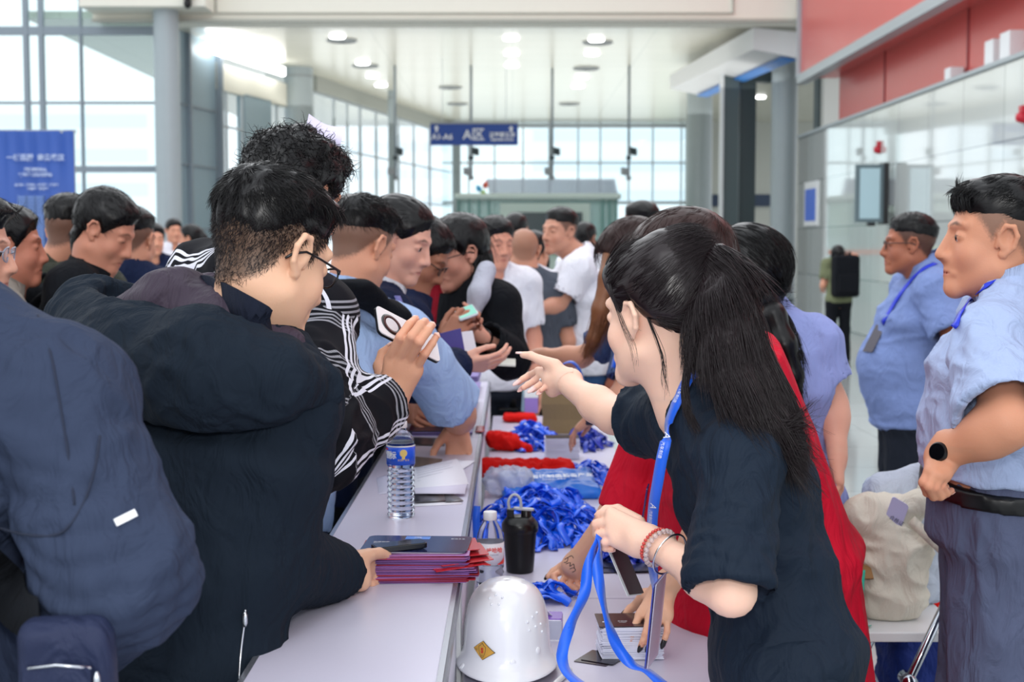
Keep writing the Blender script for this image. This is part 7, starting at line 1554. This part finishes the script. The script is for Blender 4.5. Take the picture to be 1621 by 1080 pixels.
def heap_at(x0, x1, y0, y1, z, *a, **k):
    n_, f_ = PZ((x0 + x1) / 2, y1, z), PZ((x0 + x1) / 2, y0, z); c = (n_ + f_) / 2; rx = (x1 - x0) / 2 / FPX * c.y; return c, rx, abs(f_.y - n_.y) / 2
satin = mat('lanyard_satin', '#1560ee', rough=.22, spec=.8, var=.25, vscale=25)
c, rx, ry = heap_at(765, 950, 800, 872, TT); heap('lanyard_heap', 'large tangled heap of shiny blue lanyards behind the black shaker cup', c, rx, ry * 1.0, .10, 260, 3, satin)
c, rx, ry = heap_at(800, 880, 690, 716, TT); heap('lanyard_heap', 'smaller heap of blue lanyards left of the white badge stack', c, rx, ry, .07, 90, 4, satin)
c, rx, ry = heap_at(905, 955, 690, 716, TT); heap('lanyard_heap', 'dark blue lanyard heap right of the white badge stack', c, rx, ry, .05, 55, 5, mat('lanyard_deep', '#0a2fa8', rough=.3, spec=.5))
c, rx, ry = heap_at(895, 965, 742, 772, TT); heap('lanyard_heap', 'flat spread of blue lanyards beside the red cape', c, rx, ry, .03, 50, 6, satin)
c, rx, ry = heap_at(810, 900, 935, 962, TT); heap('lanyard_heap', 'few loose blue lanyard loops between the hard hat and the tattooed hand', c, rx * .9, ry * .8, .018, 12, 17, satin)
# blue printed bag and clear film among the lanyards
def soft(name, part, c, M_, r, m, label, cat, amp=.01, sc=(25, 25, 25), seed=0, h=.006, more=()):
    t = thing(name, tuple(c), label, cat); v, q = volume([block(c, M_, r, min(r) * .9, .01)] + list(more), h); v, q = folds(v, q, amp, sc, seed); v[:, 2] = np.maximum(v[:, 2], TT + .001); npmesh(part, v, q, m, t); return t
Mx = (X3, Y3, Z3)
c = PZ(868, 782, TT) + V((0, 0, .032)); t = soft('plastic_bag', 'bag_body', c, (V((1, .1, 0)).normalized(), V((-.1, 1, .15)).normalized(), V((0, -.15, 1)).normalized()), (.155, .12, .018), mat('bag_blue', '#1768c8', rough=.35, spec=.5), 'bright blue printed plastic bag lying behind the lanyard heap', 'bag', .012, (16, 16, 16), 5)
q = c + V((.045, -.02, .026)); yv = V((-.1, 1, .30)).normalized(); text('lettering', '智能制造装备产业', M_wtext, .026, q + Z3 * .006, (1, .12, .02), yv, t, bold=.0006); text('lettering', 'WWW.EXPO.COM', M_wtext, .011, q + yv * .03 + Z3 * .004 - X3 * .04, (1, .12, .02), yv, t); text('lettering', '主办单位：组委会', M_wtext, .010, q - yv * .028 + Z3 * .007 - X3 * .03, (1, .12, .02), yv, t)
c = PZ(805, 785, TT) + V((0, 0, .05)); soft('plastic_film', 'film', c, Mx, (.075, .07, .035), mat('film_clear', '#c9cde2', rough=.2, spec=.6, alpha=.55), 'crumpled clear plastic film left of the blue bag', 'film', .016, (28, 28, 28), 9)
# red cloths
M_rc = cloth('red_cloth', '#cf1712', rough=.9)
c = PZ(832, 758, TT) + V((0, 0, .035)); soft('red_cloth', 'cloth', c, (V((1, .03, 0)).normalized(), Y3, Z3), (.165, .045, .030), M_rc, 'long folded bright red cloth in front of the badge stack', 'cloth', .014, (18, 25, 25), 2)
c = PZ(796, 712, TT) + V((0, 0, .035)); soft('red_cloth', 'cloth', c, (V((.9, -.3, -.3)).normalized(), V((.3, .9, 0)).normalized(), V((.2, 0, 1)).normalized()), (.062, .06, .028), M_rc, 'crumpled bright red cloth beside the counter edge', 'cloth', .016, (20, 20, 20), 6, more=[cap(c, PZ(835, 716, TT) + V((0, 0, .012)), .03, .012, .02)])
c = PZ(823, 668, TT) + V((0, 0, .018)); soft('red_cloth', 'cloth', c, (V((1, .1, 0)).normalized(), Y3, Z3), (.075, .05, .018), M_rc, 'small flat red cloth in front of the brown paper bag', 'cloth', .008, (20, 20, 20), 8)
# white badge stack (far) and the near card stack
def stack(c, hx, hy, n, th, ang, label, grp, m=None, nm='badge_card'):
    for i in range(n):
        a = ang + random.uniform(-2.5, 2.5); ax, ay = rz(a); q = c + V((random.uniform(-.003, .003), random.uniform(-.003, .003), th * (i + .5) + .0003))
        o = MB().rbox(q, ax * hx, ay * hy, Z3 * (th / 2 - .00015), .05, 2).build(nm, m or mat('card_white', '#dddeee', rough=.45), None); tag(o, label, 'badge card', grp)
c = PZ(890, 727, TT); stack(c + V((0, .03, 0)), .064, .045, 34, .0024, 2, 'white badge card in the tall stack between the blue lanyard heaps', 'badge cards in the tall far stack')
q = c + V((0, .03, 34 * .0024 + .002)); t = thing('badge_card', tuple(q), 'dark faced badge card lying on top of the tall white stack', 'badge card'); MB().rbox(q, (.064, .003, 0), (0, .045, 0), (0, 0, .0008), .05).build('card', mat('card_dark', '#15141f', rough=.2, spec=.6), t)
c = PZ(1000, 1046, TT); stack(c + V((0, .045, 0)), .062, .044, 30, .0022, 3, 'white edged badge card in the stack under the black nailed hand', 'badge cards in the near stack')
q = c + V((-.004, .052, 30 * .0022 + .002)); t = thing('badge_card', tuple(q), 'dark printed badge card on top of the near stack, under the fingers', 'badge card'); MB().rbox(q, (.063, .003, 0), (-.002, .050, 0), (0, 0, .0009), .05).build('card', mat('card_brown', '#2d2026', rough=.2, spec=.6), t)
text('lettering', '工作证', M_wtext, .007, q + V((-.012, -.012, .0012)), X3, Y3, t); text('lettering', 'STAFF', M_wtext, .0055, q + V((-.012, -.021, .0012)), X3, Y3, t)
MB().lathe([(.0028, 0), (.0028, .0004)], q + V((-.050, -.018, .0010)), 12).build('punch_hole', M_wtext, t)
for i, (px, py, a, m, lb) in enumerate(((940, 1050, -28, mat('card_brown', ''), 'brown faced card sticking out at the lower left of the near stack'), (952, 1049, -30, mat('card_dark', ''), 'black faced card sticking out beside the brown faced card'))):
    ax, ay = rz(a); q = PZ(px, py, TT) + V((.012, .030, .0012 + i * .0016)); t = thing('badge_card', tuple(q), lb, 'badge card'); MB().rbox(q, ax * .035, ay * .044, Z3 * .0007, .05).build('card', m, t)
# dark cards and lanyards right of the tattooed hand
for i, (px, py, a) in enumerate(((945, 905, 3), (975, 898, -6), (1010, 905, 5))):
    ax, ay = rz(a); q = PZ(px, py, TT) + V((0, .02, .002 + i * .0022)); t = thing('badge_card', tuple(q), 'dark card lying behind the near stack, ' + ['leftmost of three', 'middle of three', 'rightmost of three'][i], 'badge card'); MB().rbox(q, ax * .062, ay * .044, Z3 * .0009, .05).build('card', mat('card_navy', '#141833', rough=.2, spec=.6), t)
c, rx, ry = heap_at(945, 1030, 875, 900, TT); heap('lanyard_heap', 'dark blue lanyards piled on the dark cards by the red cape', c + V((0, .05, 0)), rx, ry, .03, 45, 8, mat('lanyard_deep', ''))
# tissue pack
c = PZ(872, 1015, TT) + V((0, .03, .022)); t = thing('tissue_pack', tuple(c), 'purple and clear tissue packet standing behind the hard hat', 'tissues')
ax, ay = rz(-4); MB().rbox(c + V((0, 0, 0)), ax * .024, ay * .030, Z3 * .022, .2, 4).build('tissue_block', mat('tissue_white', '#e6e6ee', rough=.8, bump=.3, bscale=90), t, 'auto')
MB().rbox(c + V((.0, .004, .0228)), ax * .0245, ay * .030, Z3 * .0012, .2, 4).build('wrapper_top', mat('wrapper_purple', '#7446b4', rough=.25), t); MB().rbox(c + ax * .0245, ay * .030, Z3 * .022, ax * .0008, .1).build('wrapper_side', mat('wrapper_purple', ''), t)
MB().rbox(c + V((0, -.0306, .001)), ax * .023, Z3 * .020, ay * .0004, .1).build('wrapper_film', mat('film_clear', ''), t)
vs = []; n = 10; q = c + V((-.006, .0, .024))
for i in range(n + 1):
    u = i / n
    for j in range(5):
        v = j / 4 - .5; vs.append(q + V((-.030 * u + v * .022 * (1 - .3 * u), .008 * math.sin(v * 7 + u * 3), .040 * u + .006 * math.cos(v * 9))))
MB().add(vs, [(i * 5 + j, i * 5 + j + 1, i * 5 + j + 6, i * 5 + j + 5) for i in range(n) for j in range(4)]).build('pulled_tissue', mat('tissue_white', ''), t, True).modifiers.new('t', 'SOLIDIFY').thickness = .0006
# marker pen
a_, b_ = PZ(885, 1082, TT) + V((0, 0, .006)), PZ(902, 1066, TT) + V((0, 0, .006)); d = (b_ - a_).normalized(); t = thing('marker_pen', tuple(b_), 'white marker pen with a green ring at the bottom edge', 'pen')
MB().lathe([(.0052, 0), (.0055, .002), (.0055, .11), (.004, .114)], b_ - d * .11, 16, axis=d).build('barrel', M_white, t, 'auto'); MB().lathe([(.0058, 0), (.0058, .005)], b_ - d * .012, 16, axis=d).build('green_ring', mat('pen_green', '#0f7a5c', rough=.3), t)
# lanyard rolls at the counter side
c = PZ(752, 895, TT) + V((-.0, .10, 0))
o = MB().ribbon([c + V((0, 0, .0)), c + V((.002, .003, .05)), c + V((0, 0, .10)), c + V((.002, .004, .135))], .020, [X3] * 4, .001).build('lanyard', M_lan, None, True); tag(o, 'blue lanyard strip standing against the counter side, left of the small bottle', 'lanyard')
# brown paper bag
c = PZ(894, 688, TT) + V((0, .07, 0)); t = thing('paper_bag', tuple(c), 'brown kraft paper bag standing open on the far table', 'bag'); W_, D_, H_ = .098, .055, .19; kb = mat('kraft_paper', '#86704e', rough=.85, var=.06, bump=.15, bscale=60)
vs = []
for z, s_, tw in ((0, 1, 0), (.06, .99, .004), (.13, 1.0, -.004), (H_, 1.02, .006)):
    for x, y in ((-1, -1), (-.4, -1.03), (.3, -.97), (1, -1), (1.0, 0), (1, 1), (0, 1), (-1, 1), (-.93, 0)): vs.append(c + V((x * W_ * s_ + tw, y * D_ * s_ + tw, z + .001)))
fs = [(j * 9 + i, j * 9 + (i + 1) % 9, (j + 1) * 9 + (i + 1) % 9, (j + 1) * 9 + i) for j in range(3) for i in range(9)] + [tuple(range(9))[::-1]]
MB().add(vs, fs).build('bag_body', kb, t).modifiers.new('t', 'SOLIDIFY').thickness = .0015
for y in (-D_, D_): MB().tube(catmull([c + V((-.035, y, H_ - .01)), c + V((-.03, y * 1.1, H_ + .035)), c + V((.03, y * 1.1, H_ + .035)), c + V((.035, y, H_ - .01))], 5), .002, 6).build('handle', mat('kraft_cord', '#9b7d52', rough=.9), t, True)
# purple box, black holder, cup
c = PZ(842, 655, TT) + V((0, .06, .05)); t = thing('box', tuple(c), 'lilac and white carton between the brown bag and the black stand', 'box'); MB().box((c.x - .035, c.y - .04, TT), (c.x + .03, c.y + .05, TT + .075)).build('carton', mat('carton_lilac', '#9577c4', rough=.5), t, bevel=.002); MB().box((c.x - .036, c.y - .041, TT + .075), (c.x + .031, c.y + .051, TT + .13)).build('carton_lid', M_white, t, bevel=.002)
c = PZ(812, 650, TT) + V((0, .03, 0)); t = thing('card_stand', tuple(c), 'black stand with a clear acrylic panel on the far table', 'stand'); MB().rbox(c + V((-.02, 0, .005)), (.05, 0, 0), (0, .035, 0), (0, 0, .005), .2).build('base', M_black, t, bevel=.001); MB().tube([c + V((-.0, 0, .01)), c + V((.004, 0, .10)), c + V((0, .0, .21))], [.016, .012, .018], 12).build('stem', M_black, t, True); MB().rbox(c + V((.0, -.006, .24)), (.034, .008, 0), (0, .006, .028), (0, -.004, .001), .2).build('scanner_head', M_black, t, bevel=.002)
c = PZ(790, 640, TT) + V((0, .12, 0)); t = thing('paper_bag', tuple(c), 'pale beige bag between the counter and the black stand', 'bag'); v, q = volume([block(c + V((-.02, .05, .085)), Mx, (.055, .10, .085), .02)], .007); v, q = folds(v, q, .008, (14, 14, 14), 2); v[:, 2] = np.maximum(v[:, 2], TT + .001); npmesh('bag_body', v, q, cloth('beige_bag', '#7d7066'), t)
c = PZ(937, 640, TT) + V((.01, .42, 0)); t = thing('paper_cup', tuple(c), 'pale translucent cup beyond the reaching arms', 'cup'); MB().lathe([(.028, 0), (.040, .12), (.042, .122), (.038, .12), (.026, .004)], c, 28).build('cup_body', mat('cup_pale', '#b9cdd2', rough=.3, alpha=.85), t, 'auto')
c = PZ(829, 652, TT) + V((0, .01, 0)); t = thing('acrylic_panel', tuple(c), 'narrow clear acrylic strip standing beside the lilac carton', 'panel'); MB().rbox(c + V((0, 0, .06)), (.009, .0, .0), (.004, 0, .06), (0, .0015, 0), .1).build('panel', mat('acrylic', '#b5d5e2', rough=.1, alpha=.6), t)

# ================================================================== right foreground: bags on a folding stand
bz = .66; c = P(1405, 1005, 3.35); t = thing('folding_stand', (c.x, c.y, 0), 'white folding stand with a slanting steel leg, under the cream tote bag', 'stand')
cy = 3.55; cx = (1412 - 810.5) / FPX * cy; MB().rbox(V((cx + .01, cy, bz - .012)), (.135, 0, 0), (0, .20, 0), (0, 0, .012), .15, 4).build('tray', M_white, t, bevel=.003)
for y in (cy - .19, cy + .17):
    MB().tube([V((cx + .115, y - .02, bz + .14)), V((cx + .0, y - .02, bz - .12)), V((cx - .10, y - .02, bz - .36)), V((cx - .24, y - .02, .0))], .011, 12).build('leg', mat('chrome', '#b4b9c2', rough=.12, metal=1), t, True)
    MB().tube([V((cx - .12, y + .03, bz - .02)), V((cx + .02, y + .03, bz - .34)), V((cx + .16, y + .03, .0))], .011, 12).build('leg', mat('chrome', ''), t, True)
MB().tube([V((cx - .0, cy - .235, bz - .115)), V((cx - .0, cy - .18, bz - .115))], .018, 12).build('pivot', mat('chrome', ''), t, True)
# cream tote
M_tote = cloth('cream_canvas', '#d6d0c2', rough=.9, bump=.35, bscale=500); c = V((cx - .005, cy - .02, bz)); t = thing('tote_bag', tuple(c), 'cream canvas tote bag with a printed slip in its mouth, on the folding stand', 'bag')
v, q = volume([block(c + V((.0, 0, .10)), Mx, (.085, .10, .10), .05, .03), ell(c + V((-.01, -.02, .22)), Mx, (.10, .10, .10), .06), cap(c + V((-.08, -.04, .26)), c + V((.05, -.06, .30)), .035, .03, .03), ell(c + V((-.0, .0, .34)), Mx, (.07, .06, .05), .03, 's')], .0055); v, q = folds(v, q, .018, (9, 9, 11), 14); v[:, 2] = np.maximum(v[:, 2], bz + .002); npmesh('bag_body', v, q, M_tote, t)
hp = catmull([c + V((.03, -.10, .26)), c + V((.07, -.12, .22)), c + V((.12, -.12, .17)), c + V((.14, -.10, .12))], 6); MB().ribbon(hp, .026, [V((.1, .2, 1))] * len(hp), .0015).build('strap', M_tote, t, True)
q = c + V((-.012, -.105, .265)); MB().rbox(q, (.020, 0, -.012), (.012, -.01, .045), (0, .0012, .0003), .3, 4).build('slip', mat('slip_lilac', '#b7b6dc', rough=.5), t); text('lettering', '合格证', mat('ink_dark', '#333653', rough=.6), .013, q + V((.004, -.003, -.006)), V((.020, 0, -.012)), V((.012, -.01, .045)), t)
# pale bag behind
c = V((cx + .09, cy + .08, bz)); t = thing('tote_bag', tuple(c), 'pale grey blue bag with a cream strap, behind the cream tote', 'bag'); v, q = volume([block(c + V((-.02, .02, .16)), Mx, (.10, .05, .17), .04, .03), cap(c + V((-.10, 0, .26)), c + V((.05, .02, .36)), .03, .03, .05)], .007); v, q = folds(v, q, .014, (10, 10, 8), 21); v[:, 2] = np.maximum(v[:, 2], bz + .002); npmesh('bag_body', v, q, cloth('pale_bag', '#b4bccb'), t)
hp = catmull([c + V((-.05, -.05, .18)), c + V((-.02, -.05, .26)), c + V((.01, -.04, .34)), c + V((.02, -.02, .40))], 6); MB().ribbon(hp, .014, [X3] * len(hp), .0015).build('strap', M_tote, t, True)
# cardboard box, teal ribbon, blue and red bags below
c = V((cx - .17, cy + .02, bz)); t = thing('cardboard_box', tuple(c), 'open brown cardboard box left of the cream tote', 'box'); kb2 = mat('cardboard', '#8f6a42', rough=.85, var=.05)
b = MB(); x0, x1, y0, y1, z0, z1 = c.x - .12, c.x + .09, c.y - .1, c.y + .12, bz - .02, bz + .16
for lo, hi in (((x0, y0, z0), (x1, y0 + .004, z1)), ((x0, y1 - .004, z0), (x1, y1, z1)), ((x0, y0, z0), (x0 + .004, y1, z1)), ((x1 - .004, y0, z0), (x1, y1, z1)), ((x0, y0, z0), (x1, y1, z0 + .004))): b.box(lo, hi)
b.build('box_walls', kb2, t); MB().obox(V((x1 + .02, c.y, z1 + .028)), V((.022, 0, .028)), V((0, .10, 0)), V((-.0012, 0, .001))).build('flap', kb2, t); MB().obox(V((c.x, y0 - .03, z1 - .02)), V((.10, 0, 0)), V((0, .032, .022)), V((0, -.001, .0014))).build('flap', kb2, t)
st2 = thing('low_shelf', (c.x, c.y, 0), 'low white shelf under the cardboard box', 'shelf'); MB().box((x0 - .02, y0 - .02, bz - .05), (x1 + .005, y1 + .02, bz - .022)).build('board', M_white, st2, bevel=.002)
for xx_ in (x0, x1 - .03):
    for yy_ in (y0, y1 - .02): MB().box((xx_, yy_, 0), (xx_ + .02, yy_ + .02, bz - .05)).build('leg', M_white, st2)
hp = catmull([V((cx - .10, cy - .14, bz + .14)), V((cx - .105, cy - .15, bz + .08)), V((cx - .10, cy - .15, bz + .01)), V((cx - .08, cy - .16, bz + .006))], 6); o = MB().ribbon(hp, .020, [V((1, .2, 0))] * len(hp), .001).build('ribbon', mat('teal_ribbon', '#38c4a8', rough=.4), None, True); tag(o, 'teal ribbon hanging between the cardboard box and the cream tote', 'ribbon')
c = V((cx + .20, cy + .25, 0)); t = thing('shopping_bag', tuple(c), 'dark blue bag with a red top standing on the floor behind the stand', 'bag'); v, q = volume([block(c + V((0, 0, .30)), Mx, (.14, .10, .30), .05)], .012); v, q = folds(v, q, .012, (8, 8, 8), 3); v[:, 2] = np.maximum(v[:, 2], .001); npmesh('bag_body', v, q, cloth('deep_blue_bag', '#1c2f74', rough=.5), t); v, q = volume([ell(c + V((0, -.02, .62)), Mx, (.10, .07, .045), .02)], .009); v, q = folds(v, q, .008, (20, 20, 20), 3); npmesh('red_top', v, q, M_rc, t)
c = V((cx - .12, cy - .25, 0)); t = thing('cloth_bundle', tuple(c), 'red and black cloth bundle on the floor beside the cape', 'cloth'); v, q = volume([ell(c + V((0, 0, .2)), Mx, (.15, .14, .22), .05)], .012); v, q = folds(v, q, .02, (9, 9, 9), 7); v[:, 2] = np.maximum(v[:, 2], .001); npmesh('bundle', v, q, cloth('brick_cloth', '#8e2f2a'), t)
